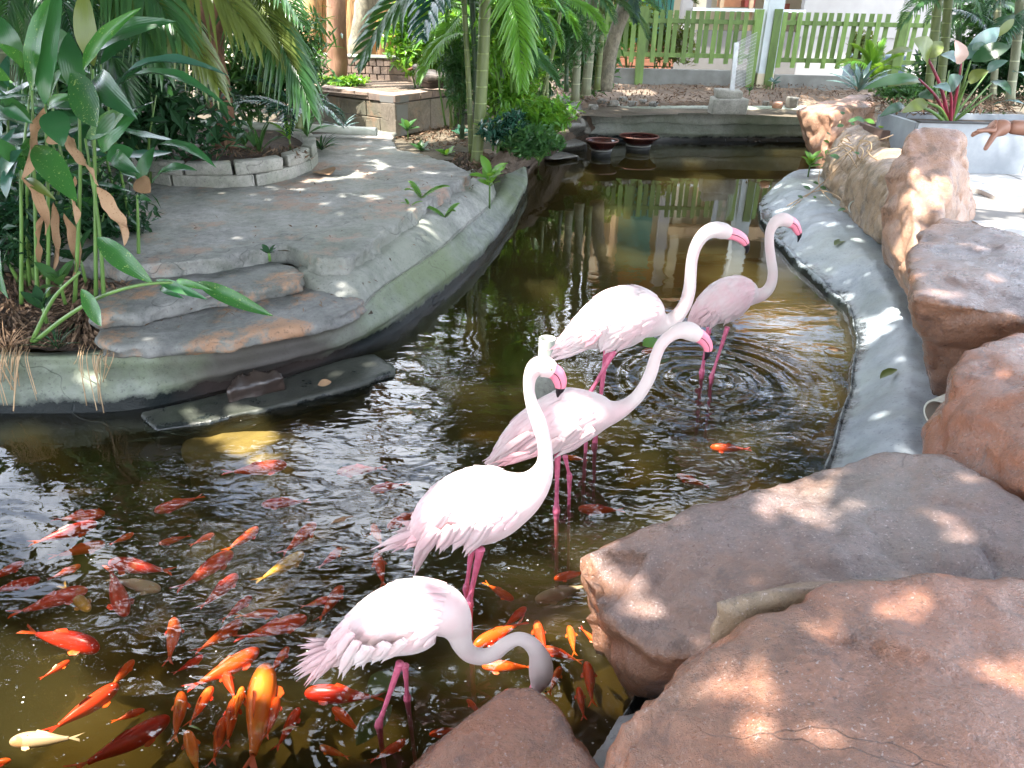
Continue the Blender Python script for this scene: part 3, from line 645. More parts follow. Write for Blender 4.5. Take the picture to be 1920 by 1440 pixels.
rock('boulder', [(1660, 430, .62), (1668, 330, .9), (1700, 250, 1.14), (1728, 234, 1.18), (1800, 246, 1.16), (1806, 256, 1.13), (1790, 298, .98), (1777, 347, .82), (1806, 385, .66), (1815, 425, .5), (1716, 440, .62), (1720, 560, .42), (1712, 555, .3), (1668, 490, .42),
      (1668, 495, .12), (1720, 560, .12), (1830, 440, .15), (1700, 400, .12), (1760, 330, .45)], M['rockC'],
     'tall upright pink sandstone slab leaning beside the paving, sun patch on its face', .02, .03, 'boulder', rg, seed=7)
rock('boulder', [(1588, 345, .42), (1612, 295, .62), (1650, 278, .72), (1690, 280, .74), (1668, 330, .7), (1668, 400, .5), (1655, 452, .3), (1640, 447, .2), (1600, 420, .2), (1580, 395, .15), (1580, 390, 0), (1660, 470, .05), (1720, 400, .1), (1640, 330, .1)], M['rockD'],
     'ochre rock at the foot of the tall pink slab, holding a small pipe', .02, .028, 'boulder', rg, seed=8)
rock('boulder', [(1495, 205, .74), (1530, 195, .79), (1570, 185, .84), (1632, 176, .88), (1636, 200, .78), (1560, 215, .76), (1510, 212, .72), (1512, 262, .4), (1530, 300, .22), (1545, 335, .1), (1510, 262, .1), (1600, 300, .1), (1640, 240, .45), (1575, 290, .3)], M['rockC'],
     'pale pink boulder with a flat top at the far right corner of the pond', .025, .03, 'boulder', rg, seed=9)
rock('boulder', [(1545, 345, .24), (1552, 290, .50), (1585, 240, .72), (1625, 232, .78), (1665, 255, .74), (1690, 285, .62), (1615, 300, .55), (1590, 350, .32), (1585, 395, .15), (1535, 350, .05), (1590, 410, .0), (1700, 330, .1), (1620, 260, .2)], M['rockD'],
     'brown stump shaped boulder with roots and creeper growing over its top', .024, .03, 'boulder', rg, seed=10)
# far left bank stones
rock('boulder', [(1040, 240, .35), (1030, 200, .55), (1045, 182, .62), (1072, 180, .62), (1092, 205, .5), (1098, 238, .3), (1060, 262, .1), (1100, 255, .05), (1040, 220, .1), (1110, 225, .1)], M['rockG'],
     'pale grey mossy boulder left of the far pond wall with sun flecks', .03, .03, 'boulder', None, seed=11)
rock('flat_stone', [(1030, 262, .12), (1075, 258, .12), (1100, 268, .11), (1050, 275, .11), (1030, 290, -.05), (1105, 285, -.05), (1060, 265, -.05), (1095, 272, .0)], M['rockG'],
     'flat grey ledge stone just left of the maroon bowls', .03, .015, 'stone', 'flat stones at the left of the bowls', seed=12)
rock('flat_stone', [(1000, 290, .05), (1050, 283, .05), (1085, 292, .05), (1040, 299, .05), (1000, 300, -.05), (1090, 298, -.05), (1040, 288, -.05)], M['rockG'],
     'thin dark flat stone lying at water level below the ledge stone', .02, .008, 'stone', 'flat stones at the left of the bowls', seed=13)
# loose cobbles on the far wall
cob = [(1112, 196, 20, 10, 'grey cobble at the left end of the row on the far wall'), (1128, 186, 17, 9, 'mossy cobble, second from the left on the far wall'), (1148, 190, 22, 12, 'large grey cobble near the left end on the far wall'),
       (1168, 182, 16, 9, 'small cobble between two larger ones on the far wall'), (1185, 190, 18, 10, 'flat grey cobble in the middle of the row on the far wall'), (1205, 186, 14, 8, 'round small cobble right of the flat one on the far wall'),
       (1225, 191, 18, 9, 'low cobble at the right end of the row on the far wall'), (1457, 193, 20, 14, 'pale rounded cobble right of the concrete footing'), (1484, 188, 26, 22, 'larger greenish round cobble beside the pale one'),
       (1436, 190, 14, 10, 'small dark cobble just right of the concrete footing'), (1100, 240, 16, 14, 'rough stone in the corner where the far wall meets the bank'), (1118, 222, 12, 9, 'small reddish stone above the bowls on the left bank')]
for k, (px, py, w, h, lb) in enumerate(cob):
    c = P(px, py + h / 2, .53 if py < 215 else .2); s = pxm(w, c) / 2; hh = pxm(h, c) / 2
    pts = [(c + Vector((math.cos(a) * s * random.uniform(.8, 1.1), math.sin(a) * s * random.uniform(.7, 1), hh * (1 + z * random.uniform(.7, 1)) - .03)),) for z in (-1, 0, .9) for a in np.linspace(0, 6.2, 7)]
    rock('cobble', pts, M['rockG'] if k != 7 else M['rockC'], lb, .012, .008, 'stone', 'loose cobbles at the far end', seed=20 + k)

# ------------------------------------------------------------ ring planter of old blocks round the red barked tree
rc = P(425, 288, .48); rc.z = .48
ring = empty('ring_planter', rc, 'low round planter of weathered concrete blocks round the red barked tree', 'planter')
redge = [P(*q) for q in [(240, 325, .48), (285, 345, .48), (340, 352, .48), (400, 353, .48), (470, 350, .48), (530, 340, .48), (580, 322, .48), (597, 305, .48), (590, 290, .48), (570, 278, .48)]]
rp = resample(catmull(redge, 8), 400)
def arc_block(i0, i1, z0, z1, th, name, mat, jit):
    c = np.array(rc); a = rp[i0]; b_ = rp[i1]; m_ = rp[(i0 + i1) // 2]
    vs = []
    for p in (a, m_, b_):
        d = np.array([p[0] - c[0], p[1] - c[1], 0]); d /= np.linalg.norm(d)
        for r_, zz in ((0, z0), (0, z1), (-th, z1), (-th, z0)):
            vs.append(Vector((p[0] + d[0] * r_, p[1] + d[1] * r_, zz)) + Vector((random.uniform(-1, 1), random.uniform(-1, 1), random.uniform(-1, 1))) * jit)
    F = [(3, 2, 1, 0), (8, 9, 10, 11)]
    for s_ in (0, 4):
        F += [(s_ + k, s_ + (k + 1) % 4, s_ + 4 + (k + 1) % 4, s_ + 4 + k) for k in range(4)]
    mb = MB(); mb.add(vs, [f[::-1] for f in F]); o = mb.build(name, mat, ring, True, bevel=.012); return o
for i0, i1 in ((0, 58), (61, 104), (107, 150), (153, 205), (212, 262), (268, 330), (331, 368), (369, 399)):
    arc_block(i0, i1, .57, .665, .13, 'block', M['block'], .006)
for i0, i1 in ((0, 90), (92, 170), (171, 260), (261, 340), (341, 399)):
    arc_block(i0, i1, .47, .568, .115, 'block', M['block'], .006)
mb = MB(); n = 28; rad = (Vector(rp[200]) - rc).xy.length
ell = [Vector(p) - (Vector(p) - rc) * .12 for p in rp[::14]]
vs = [rc + Vector((0, 0, .15))] + [Vector((p.x, p.y, .61)) for p in ell] + [Vector((rc.x + .9, rc.y + .55, .6)), Vector((rc.x - .5, rc.y + .7, .6)), Vector((rc.x - 1.3, rc.y + .5, .6))]
mb.add(vs, [(0, i + 1, (i + 1) % (len(vs) - 1) + 1) for i in range(len(vs) - 1)])
mb.build('soil', M['soil'], ring)

# raised wall planter behind
A = P(590, 237, .48); A = D(575, 240, 9.6); B_ = D(743, 248, 8.7); C_ = D(852, 243, 9.6)
for q in (A, B_, C_): q.z = .44
wp = empty('raised_planter', (B_.x, B_.y, .44), 'raised planter with a dark block wall and brick capping, ducks on its right corner', 'planter')
def wall_run(a, b_, z0, z1, th, bw, bh, parent, name, mat, jit=.004, joints=.012):
    d = Vector((b_.x - a.x, b_.y - a.y, 0)); Ln = d.length; d.normalize(); nrm = Vector((-d.y, d.x, 0)); z = z0; row = 0
    while z < z1 - .02:
        h = min(bh, z1 - z); x = -(bw / 2 if row % 2 else 0)
        while x < Ln - .02:
            xa, xb = max(x, 0), min(x + bw, Ln)
            if xb - xa > .05:
                c = Vector((a.x, a.y, 0)) + d * ((xa + xb) / 2) + nrm * (th / 2 + random.uniform(-jit, jit)); c.z = z + h / 2
                mb = MB(); mb.box(c, (xb - xa - joints, th, h - joints), math.atan2(d.y, d.x), jit=.003); mb.build(name, mat, parent, False, bevel=.006)
            x += bw
        z += h; row += 1
    mb = MB(); c = Vector((a.x, a.y, 0)) + d * (Ln / 2) + nrm * (th / 2 + .012); c.z = (z0 + z1) / 2 - .01
    mb.box(c, (Ln - .01, th - .03, z1 - z0 - .02), math.atan2(d.y, d.x)); mb.build('mortar', M['grey_wall'], parent, False)
wall_run(A, B_, .44, .78, .2, .42, .17, wp, 'block', M['oldwall'], .012, .008)
wall_run(B_, C_, .44, .78, .2, .62, .34, wp, 'block', M['oldwall'], .008, .006)
wall_run(A, B_, .785, .87, .22, .22, .085, wp, 'brick', M['brick'])
wall_run(B_, C_, .785, .87, .22, .22, .085, wp, 'brick', M['brick'])
mb = MB(); mb.add([Vector((A.x - .6, A.y + .05, .835)), Vector((B_.x, B_.y + .08, .835)), Vector((C_.x - .05, C_.y, .835)), Vector((C_.x - .1, C_.y + 2.5, .84)), Vector((A.x - .6, A.y + 2.6, .84))], [(0, 1, 2, 3, 4)])
mb.build('soil', M['dirt'], wp, False)
# second curved brick wall behind
w2 = empty('curved_brick_wall', D(700, 140, 11.3), 'low curved wall of pale bricks behind the raised planter', 'wall'); zz = .83
arc = resample(catmull([D(520, 130, 11.6), D(600, 130, 11.0), D(680, 132, 10.8), D(760, 138, 10.7), D(815, 150, 10.3)], 8), 30)
for r_ in range(3):
    for i in range(0, 29):
        a, c = Vector(arc[i]), Vector(arc[i + 1]); a.z = c.z = 0; d = c - a
        mb = MB(); cc = (a + c) / 2 + (d * .5 if r_ % 2 else Vector((0, 0, 0))); cc.z = .86 + r_ * .095
        mb.box(cc, (d.length - .012, .16, .083), math.atan2(d.y, d.x), jit=.003); mb.build('brick', M['brick'], w2, False)
mb = MB(); mb.tube([Vector((p[0], p[1] + .02, .94)) for p in arc], .08, 4); mb.build('mortar', M['kerb'], w2, False)
mb = MB(); mb.add([Vector((p[0], p[1] - .09, 1.12)) for p in arc] + [Vector((p[0], p[1] + .12, 1.125)) for p in arc] + [Vector((p[0], p[1] - .09, 1.10)) for p in arc], [(i, i + 1, 31 + i, 30 + i) for i in range(29)] + [(i, 60 + i, 61 + i, i + 1) for i in range(29)])
mb.build('coping', M['concrete'], w2)

# ------------------------------------------------------------ pipes
def pipe(a, b_, r, name, mat, label, cat='pipe', group=None, n=20, wall=.12):
    a = Vector(a); b_ = Vector(b_); t = (b_ - a)
    mb = MB(); prof = [(a, r), (b_, r), (b_ - t.normalized() * .001, r * (1 - wall)), (b_ - t.normalized() * min(.25, t.length * .9), r * (1 - wall))]
    d = t.normalized(); u = d.orthogonal().normalized(); w = d.cross(u); V = []
    for p, rr in prof:
        V += [p + (u * math.cos(2 * math.pi * k / n) + w * math.sin(2 * math.pi * k / n)) * rr for k in range(n)]
    F = [(i * n + k, i * n + (k + 1) % n, (i + 1) * n + (k + 1) % n, (i + 1) * n + k) for i in range(3) for k in range(n)]
    F += [tuple(range(n - 1, -1, -1))]
    mb.add(V, F); o = mb.build(name, mat, None, True)
    es = o.modifiers.new('e', 'EDGE_SPLIT'); es.split_angle = R(50)
    return tag(o, label, cat, group)
pe = P(706, 247, .56); pl = Vector((P(200, 222, .56).x, pe.y + .5, .56))
pipe(pl, pe, .043, 'drain_pipe', M['pvc'], 'long white plastic pipe with an open end lying across the terrace', group='white plastic pipes')
pipe(D(150, 178, 8.6), D(318, 177, 8.3), .04, 'drain_pipe', M['pvcg'], 'mossy pale pipe half hidden behind the leaves at the left', group='white plastic pipes')
sp = P(1022, 735, 0)
pipe(sp + Vector((0, 0, -.2)), sp + Vector((0, 0, .30)), .042, 'standpipe', M['pvc'], 'short white plastic pipe standing upright in the water behind a flamingo', group='white plastic pipes')
mb = MB(); mb.tube([sp + Vector((0, .0, z)) for z in (-.2, 0, .08, .12, .14)], [.085, .082, .078, .07, .05], 18); tag(mb.build('pipe_collar', M['block']), 'mossy concrete collar round the foot of the upright pipe', 'pipe collar')
c = P(1762, 772, .33)
pipe(c + Vector((.30, .16, .03)), c + Vector((-.02, -.02, 0)), .062, 'outlet_pipe', M['pvc'], 'wide white pipe mouth sticking out under the dark red boulder', group='pipe outlets in the right bank')
c = P(1605, 388, .30)
pipe(c + Vector((.2, .2, 0)), c + Vector((-.01, -.02, 0)), .062, 'outlet_pipe', M['pvc'], 'small whitish round pipe mouth set in the ochre rock above the rim', group='pipe outlets in the right bank')
mb = MB(); mb.tube([c + Vector((.05, .04, 0)), c + Vector((.2, .2, 0))], [.085, .14], 14); tag(mb.build('pipe_mortar', M['block']), 'grey mortar lump holding the small pipe mouth in the rock', 'mortar')

# ------------------------------------------------------------ bowls
def bowl(px, py, rpx, label):
    c = P(px, py, 0); r = pxm(rpx, c); root = empty('bowl', c, label, 'bowl', 'glazed bowls in the far end of the pond')
    prof = [(.0, .07), (r * .5, .07), (r * .62, .09), (r * .92, .165), (r, .185), (r * 1.01, .195), (r * .97, .195), (r * .85, .165), (r * .5, .11), (0, .10)]
    mb = MB(); n = 32; V = []
    for rr, z in prof: V += [c + Vector((math.cos(2 * math.pi * k / n) * rr, math.sin(2 * math.pi * k / n) * rr, z)) for k in range(n)]
    mb.add(V, [(i * n + k, i * n + (k + 1) % n, (i + 1) * n + (k + 1) % n, (i + 1) * n + k) for i in range(len(prof) - 1) for k in range(n)])
    mb.build('dish', M['bowl'], root)
    mb = MB(); mb.tube([c + Vector((math.cos(a) * r * 1.0, math.sin(a) * r * 1.0, .196)) for a in np.linspace(0, 2 * math.pi, 33)], .010, 6); mb.build('lip', simple('worn_lip', (.20, .085, .06), .35), root)
    mb = MB(); mb.tube([c + Vector((0, 0, z)) for z in (-.3, .02, .03, .06, .07)], [r * .6, r * .6, r * .63, r * .63, r * .55], 24); mb.build('stand', M['rubber'], root)
    mb = MB(); mb.tube([c + Vector((0, 0, z)) for z in (.071, .085)], [r * .66, r * .66], 24); mb.build('stand_ring', M['kerb'], root)
bowl(1127, 292, 30, 'smaller maroon glazed bowl on a round black stand, on the left')
bowl(1196, 283, 36, 'larger maroon glazed bowl on a black stand, nearer the far wall')

# ------------------------------------------------------------ concrete footing, mesh panel
f0 = P(1365, 205, .5)
ft = empty('mesh_post', f0, 'grey steel post with a square wire mesh panel set in a concrete footing', 'fence post')
mb = MB(); mb.box(f0 + Vector((0, .05, .04)), (.46, .3, .22), .05, jit=.02); mb.box(f0 + Vector((-.01, .06, .19)), (.36, .24, .12), .02, jit=.02); mb.build('footing', M['block'], ft, bevel=.02)
pb = D(1372, 172, f0.y); pt = D(1381, 80, f0.y + .05)
mb = MB(); mb.bar(pb, pt, .06, .04); mb.build('post', M['steel'], ft, False)
pe2 = D(1408, 155, f0.y + 2.0); pe1 = D(1420, 60, f0.y + 2.0)
mb = MB()
for i in range(15):
    t = i / 14; a = pb.lerp(pt, t); c = pe2.lerp(pe1, t); mb.bar(a, c, .004, .004, side=Vector((0, 0, 1)) if i % 2 else Vector((1, 0, .1)))
for i in range(20):
    t = i / 19; a = pb.lerp(pe2, t); c = pt.lerp(pe1, t); mb.bar(a, c, .004, .004)
mb.build('wire_mesh', M['steel'], ft, False)

# ------------------------------------------------------------ fence
FY = 14.0
def fence(posts, slats, y_top, y_railt, y_railb, y_bot, label, FYv=FY, x_k=(None, None)):
    a = D(posts[0], y_railb, FYv); root = empty('picket_fence', (a.x, FYv, .5), label, 'fence', 'green picket fences')
    zt = D(posts[0], y_railt, FYv).z; zb = D(posts[0], y_railb, FYv).z
    xa = D(x_k[0], y_railt, FYv).x; xb = D(x_k[1], y_railt, FYv).x
    for z in (zt, zb):
        mb = MB(); mb.box(((xa + xb) / 2, FYv, z), (xb - xa, .035, .07)); mb.build('rail', M['wood_green'], root, False, bevel=.004)
    for p in posts:
        q = D(p, 90, FYv); mb = MB(); mb.box((q.x, FYv - .005, .47 + (zt + .2 - .47) / 2), (.13, .12, zt + .2 - .47)); mb.build('post', M['wood_green'], root, False, bevel=.006)
    for k, sx in enumerate(slats):
        q = D(sx, y_railt, FYv); fr = (k % 2 == 0)
        z1 = zt + .16; z0 = zb - (.12 if fr else .03)
        mb = MB(); mb.box((q.x, FYv + (-.03 if fr else .03), (z0 + z1) / 2), (.075, .018, z1 - z0), tilt=(0, random.uniform(-.012, .012))); mb.build('slat', M['wood_green'], root, False)
    return root
fl = [1150, 1163, 1176, 1189] + [1216, 1229, 1242, 1255, 1268, 1276 + 12, 1294 + 7, 1314, 1327, 1342, 1355, 1370, 1384, 1398]
fence([1202, 1414], [1112, 1124, 1137] + fl, 25, 38, 102, 112, 'long green picket fence left of the white pillar', x_k=(1090, 1416))
fence([1448, 1684], [1470, 1487, 1498, 1515, 1527, 1545, 1556, 1573, 1585, 1604, 1615, 1634, 1646, 1665, 1703, 1720, 1737, 1755], 25, 42, 112, 122, 'green picket fence right of the white pillar', x_k=(1450, 1775))
a = D(1080, 130, FY + .08); c = D(1416, 130, FY + .08)
mb = MB(); mb.box(((a.x + c.x) / 2, FY + .08, .62), (c.x - a.x, .12, .36)); mb.build('a', M['kerb'], None, False); o = bpy.data.objects['a']; o.name = 'low_plinth_wall'; tag(o, 'low grey plinth wall under the long green fence', 'wall')
a = D(1452, 130, FY + .08); c = D(1760, 130, FY + .08)
mb = MB(); mb.box(((a.x + c.x) / 2, FY + .08, .60), (c.x - a.x, .12, .30)); o = mb.build('low_plinth_wall', M['kerb'], None, False); tag(o, 'low beige plinth wall under the fence right of the pillar', 'wall')
q = D(1433, 130, FY + .1); pil = empty('white_pillar', (q.x, FY + .1, .45), 'white square pillar between the two green fences', 'pillar')
mb = MB(); mb.box((q.x, FY + .1, 2.55), (.27, .27, 3.6)); mb.build('shaft', M['post_white'], pil, False, bevel=.01)
mb = MB(); mb.box((q.x, FY + .1, .6), (.28, .28, .34)); mb.build('plinth', M['cream'], pil, False, bevel=.01)

# ------------------------------------------------------------ buildings beyond
HY = 17.0
hx = D(1275, 100, HY).x
h = empty('pavilion', (hx, HY, .45), 'open fronted pavilion behind the fence with white upper walls and grey dado', 'building')
def slab_box(x0, x1, z0, z1, y, th, name, mat, parent):
    mb = MB(); mb.box(((x0 + x1) / 2, y, (z0 + z1) / 2), (x1 - x0, th, z1 - z0)); return mb.build(name, mat, parent, False)
X = lambda px, y=HY: D(px, 60, y).x
Z = lambda py, y=HY: D(1400, py, y).z
slab_box(X(1272), X(1292), Z(58), 4.4, HY, .2, 'wall', M['white_wall'], h)
slab_box(X(1268), X(1500), .45, Z(58), HY + .02, .22, 'dado', M['grey_wall'], h)
slab_box(X(1300), X(1318), Z(58), 4.4, HY + .05, .12, 'column', M['cream'], h)
slab_box(X(1497), X(2200), Z(66), 4.4, HY, .2, 'wall', M['white_wall'], h)
slab_box(X(1500), X(2200), .45, Z(66), HY + .03, .22, 'dado', M['white_wall'], h)
slab_box(X(1292), X(1497), Z(22), Z(16), HY - .08, .3, 'counter', M['post_white'], h)
slab_box(X(1292), X(1497), 2.6, 2.85, HY - .02, .2, 'lintel', M['tan'], h)
slab_box(X(1230), X(2200), 4.3, 4.45, HY - .2, 1.2, 'eaves', M['tan'], h)
slab_box(X(1150), X(2200), 4.46, 4.6, HY + 2, 5.5, 'roof', M['terracotta'], h)
for px in (1345, 1400, 1450):
    slab_box(X(px), X(px + 7), Z(58), 2.6, HY + .1, .08, 'mullion', M['tan'], h)
slab_box(X(1150), X(1900), .45, 4.4, HY + 3.5, .2, 'back_wall', M['cream'], h)
slab_box(X(1318), X(1338), Z(20), Z(-20), HY + .8, .6, 'white_box', M['white_wall'], h)
slab_box(X(1360), X(1395), Z(14), Z(-4), HY + .8, .5, 'orange_crate', M['orange'], h)
slab_box(X(1405), X(1425), Z(14), Z(-12), HY + .9, .5, 'red_crate', simple('red_plastic', (.5, .06, .04), .4), h)
slab_box(X(1458), X(1492), Z(30), Z(5), HY + .9, .5, 'red_cabinet', simple('red_cabinet_paint', (.45, .12, .08), .5), h)
# teal room and tan screen further left
t2 = empty('teal_annexe', (X(1200), HY + .6, .45), 'teal panelled annexe seen through the palms left of the pavilion', 'building')
slab_box(X(1195), X(1272), .45, 4.0, HY + .9, .2, 'wall', M['teal'], t2)
slab_box(X(1060), X(1196), .45, 4.0, HY + .7, .2, 'wall', M['cream'], t2)
for i in range(9): slab_box(X(1198 + i * 8), X(1199.2 + i * 8), .9, 2.6, HY + .6, .03, 'bar', M['darkmetal'], t2)
for i in range(5): slab_box(X(1070 + i * 27), X(1080 + i * 27), .45, 3.8, HY + .5, .1, 'post', M['tan'], t2)
pb_ = empty('brick_planter', (X(1200, 15.6), 15.6, .45), 'long orange brick planter behind the green fence', 'planter')
a = Vector((X(1085, 15.6), 15.5, 0)); c = Vector((X(1268, 15.6), 15.5, 0))
wall_run(a, c, .6, 1.14, .3, .44, .135, pb_, 'brick', M['terracotta'], joints=.014)
slab_box(a.x, c.x, .45, .6, 15.6, .5, 'base', M['white_wall'], pb_)
# cream wall at the far left and leafy boundary wall
cw = slab_box(D(300, 50, 16.5).x, D(700, 50, 16.5).x, .45, 4.2, 16.5, .2, 'cream_wall', M['cream'], None)
tag(cw, 'cream wall glimpsed behind the ochre barked trunk at the top left', 'wall')
cw = slab_box(-22, D(300, 50, 16.5).x, .45, 3.2, 17.5, .2, 'boundary_wall', M['kerb'], None)
tag(cw, 'dull grey boundary wall in deep shade behind the left palms', 'wall')
cw = slab_box(D(700, 50, 18).x, D(1070, 50, 18).x, .45, 3.6, 18.6, .2, 'garden_wall', M['cream'], None)
tag(cw, 'pale garden wall behind the bright bamboo foliage', 'wall')
cw = slab_box(X(2200), X(2200) + 12, .45, 3.6, 18.6, .2, 'side_wall', M['white_wall'], None)
tag(cw, 'white wall hidden behind the right hand palms', 'wall')
q = D(1640, 120, 15.5)
mb = MB(); mb.box((q.x, 15.5, .75), (.95, .5, .55)); tag(mb.build('square_pot', M['bluepot'], None, False, bevel=.02), 'dark blue square plant pot behind the right fence', 'plant pot')

# right planters
a = P(1795, 328, .5)
pr = empty('stone_planter', (3.6, a.y, .5), 'long grey stone clad planter box on the paving', 'planter')
y0_ = a.y; zt = D(1850, 233, y0_).z; xl = D(1722, 240, y0_).x
for i in range(4):
    slab_box(xl + i * 1.0, xl + (i + 1) * 1.0 - .005, .515, zt, y0_ + .03, .05, 'panel', M['marble'], pr)
slab_box(xl, xl + 4, .515, zt - .01, y0_ + .8, .05, 'panel', M['marble'], pr); slab_box(xl, xl + .05, .515, zt - .01, y0_ + .42, .7, 'panel', M['marble'], pr)
slab_box(xl, xl + 4, zt, zt + .012, y0_ + .03, .09, 'rim', M['darkmetal'], pr); slab_box(xl + .05, xl + 4, zt - .12, zt - .06, y0_ + .42, .7, 'soil', M['soil'], pr)
q0 = D(1655, 245, y0_ + .5); q1 = D(1722, 245, y0_ + .5)
b2 = empty('brown_planter', (q0.x, y0_ + .5, .5), 'low brown planter box left of the grey stone planter', 'planter')
slab_box(q0.x, q1.x + .2, .45, q0.z, y0_ + .52, .05, 'panel', M['brownpot'], b2); slab_box(q0.x, q1.x + .2, .45, q0.z, y0_ + 1.0, .05, 'panel', M['brownpot'], b2)
slab_box(q0.x, q0.x + .04, .45, q0.z, y0_ + .76, .43, 'panel', M['brownpot'], b2); slab_box(q0.x + .04, q1.x + .2, .6, q0.z - .05, y0_ + .76, .42, 'soil', M['soil'], b2)

# ------------------------------------------------------------ flamingos
def ss(x): x = max(0, min(1, x)); return x * x * (3 - 2 * x)
class Bird:
    """spine picked in the photograph and set on the upright plane the bird stands in"""
    def __init__(s, base, ang, crop, spine, nbody, label):
        s.base = P(*base, 0); s.dir = Vector((math.cos(ang), math.sin(ang), 0)); s.nrm = Vector((-s.dir.y, s.dir.x, 0))   # nrm: away from the viewer
        s.crop = crop; s.label = label
        s.root = empty('flamingo', s.base, label, 'flamingo', 'white pink flamingos wading in the pond')
        pts = [s.w(*q[:2]) for q in spine]; rad = [pxm(q[2] / crop[2], p) for q, p in zip(spine, pts)]
        mul = 7; c4 = catmull([tuple(p) + (r, k) for p, r, k in zip(pts, rad, range(len(pts)))], mul)
        s.c = [Vector(q[:3]) for q in c4]; s.r = [max(q[3], .003) for q in c4]; s.k = [q[4] for q in c4]; s.nb = nbody * mul
        N = len(s.c); s.n = 28; s.T = []; s.U = []
        for i in range(N):
            t = (s.c[min(i + 2, N - 1)] - s.c[max(i - 2, 0)]).normalized(); s.T.append(t); s.U.append(s.nrm.cross(t).normalized() * -1)
        if s.U[5].z < 0: s.U = [-u for u in s.U]
    def w(s, cx, cy, off=0.0):
        px = cx / s.crop[2] + s.crop[0]; py = cy / s.crop[2] + s.crop[1]; d = ray(px, py)
        pl = s.base + s.nrm * off; t = (pl - CAM).dot(s.nrm) / d.dot(s.nrm); return CAM + d * t
    def surf(s, f, th, off=0.0):
        """f: position along the spine (control point units), th: 0 facing the viewer, pi/2 top"""
        x = max(0, min(len(s.c) - 1.001, f * 7)); i = int(x); t = x - i; j = i + 1
        c = s.c[i].lerp(s.c[j], t); r = s.r[i] * (1 - t) + s.r[j] * t; U = s.U[i].lerp(s.U[j], t)
        wd = .80 if x < s.nb else 1.0
        return c - s.nrm * ((r + off) * math.cos(th) * wd) + U * ((r + off) * math.sin(th))
    def body(s):
        N = len(s.c); n = s.n; V = []
        for i in range(N):
            bl = 1 - ss((i - s.nb) / 10)
            for k in range(n):
                a = 2 * math.pi * k / n; r = s.r[i] * (1 + (.035 + .0 * bl) * noise.noise(s.c[i] * 9 + Vector((math.cos(a), math.sin(a), 0)) * 1.3))
                V.append(s.c[i] - s.nrm * (r * math.cos(a) * (1 - .2 * bl)) + s.U[i] * (r * math.sin(a)))
        F = [(i * n + k, i * n + (k + 1) % n, (i + 1) * n + (k + 1) % n, (i + 1) * n + k) for i in range(N - 1) for k in range(n)]
        # rounded ends
        for e, i, sg in ((0, 0, -1), (1, N - 1, 1)):
            V.append(s.c[i] + s.T[i] * sg * s.r[i] * .5); b = len(V) - 1
            F += [((i * n + (k + 1) % n), i * n + k, b) if sg < 0 else (i * n + k, i * n + (k + 1) % n, b) for k in range(n)]
        mb = MB(); mb.add(V, F); o = mb.build('body', M['neck'], s.root); return o
    def feather(s, f0, th0, df, dth, wth, lift, mb, base=.003, seg=6, jag=0.0, out=.0):
        """a blade lying on the body from f0 backwards, offset outwards towards its tip"""
        V = []; th1 = th0 + dth
        for i in range(seg + 1):
            u = i / seg; f = f0 - df * u; th = th0 + dth * u
            w_ = wth * (math.sin(math.pi * min(.97, (.12 + .80 * u))) ** .75)
            for v in (-1, -.5, 0, .5, 1):
                V.append(s.surf(f, th + v * w_, base + lift * u + .0024 * (1 - v * v) + out * u * u))
        c = [(i * 5 + k, i * 5 + k + 1, (i + 1) * 5 + k + 1, (i + 1) * 5 + k) for i in range(seg) for k in range(4)]
        mb.add(V, c)
    def wing(s, side, fr, fb, ths, mirror):
        """rows of covert feathers from shoulder fr back to fb"""
        mb = MB(); rows = 9
        for r_ in range(rows):
            t = r_ / (rows - 1); f = fb + (fr - fb) * t; nn = 8
            for k in range(nn):
                th = ths[0] + (ths[1] - ths[0]) * (k + (.5 if r_ % 2 else 0)) / nn + random.uniform(-.04, .04)
                if mirror: th = math.pi - th
                s.feather(f + random.uniform(-.05, .05), th, (1.7 - .7 * t) * random.uniform(.85, 1.15), (-.12 if not mirror else .12), .19 - .03 * t, 0.003 + .0055 * random.random(), mb, .0018 + .0010 * (rows - r_) * .3)
        return mb.build('wing', M['plume'], s.root)
    def quill(s, a, b_, w0, parent, mat='plume', side=None, bend=0, name='feather', notch=0, thick=.0022, twin=True):
        if twin:
            for q_ in (1, -1): s.quill((a[0] + random.uniform(4, 16) * q_, a[1] - random.uniform(0, 18), a[2]), (b_[0] + random.uniform(8, 26) * q_ , b_[1] - random.uniform(8, 34), b_[2] + .004 * q_), w0 * .72, parent, mat, side, bend, name, notch, thick, False)
            w0 = w0 * .8
        """a long free feather between two photo points (with sideways offsets)"""
        A, B = s.w(a[0], a[1], a[2]), s.w(b_[0], b_[1], b_[2]); d = B - A; L = d.length; d.normalize()
        nr = (s.nrm * -1 + Vector((0, 0, .5))).normalized() if side is None else side; sd_ = d.cross(nr).normalized(); nr = sd_.cross(d).normalized()
        W = pxm(w0 / s.crop[2], A); V = []; seg = 9
        for i in range(seg + 1):
            u = i / seg; w_ = W * (.45 + .55 * math.sin(math.pi * min(1, u * .62 + .15))) * (1 - ss((u - .5) / .5) * .93)
            c = A + d * (L * u) + Vector((0, 0, -bend * L * u * u)) + sd_ * (.02 * L * math.sin(3 * u))
            for v in (-1, -.4, .4, 1): V.append(c + sd_ * (w_ * v / 2) + nr * (thick * (1 - v * v)))
            for v in (1, -1): V.append(c + sd_ * (w_ * v / 2 * .96) - nr * thick * .5)
        n = 6; F = [(i * n + k, i * n + (k + 1) % n, (i + 1) * n + (k + 1) % n, (i + 1) * n + k) for i in range(seg) for k in range(n)]
        F += [tuple(range(n - 1, -1, -1)), tuple(seg * n + k for k in range(n))]
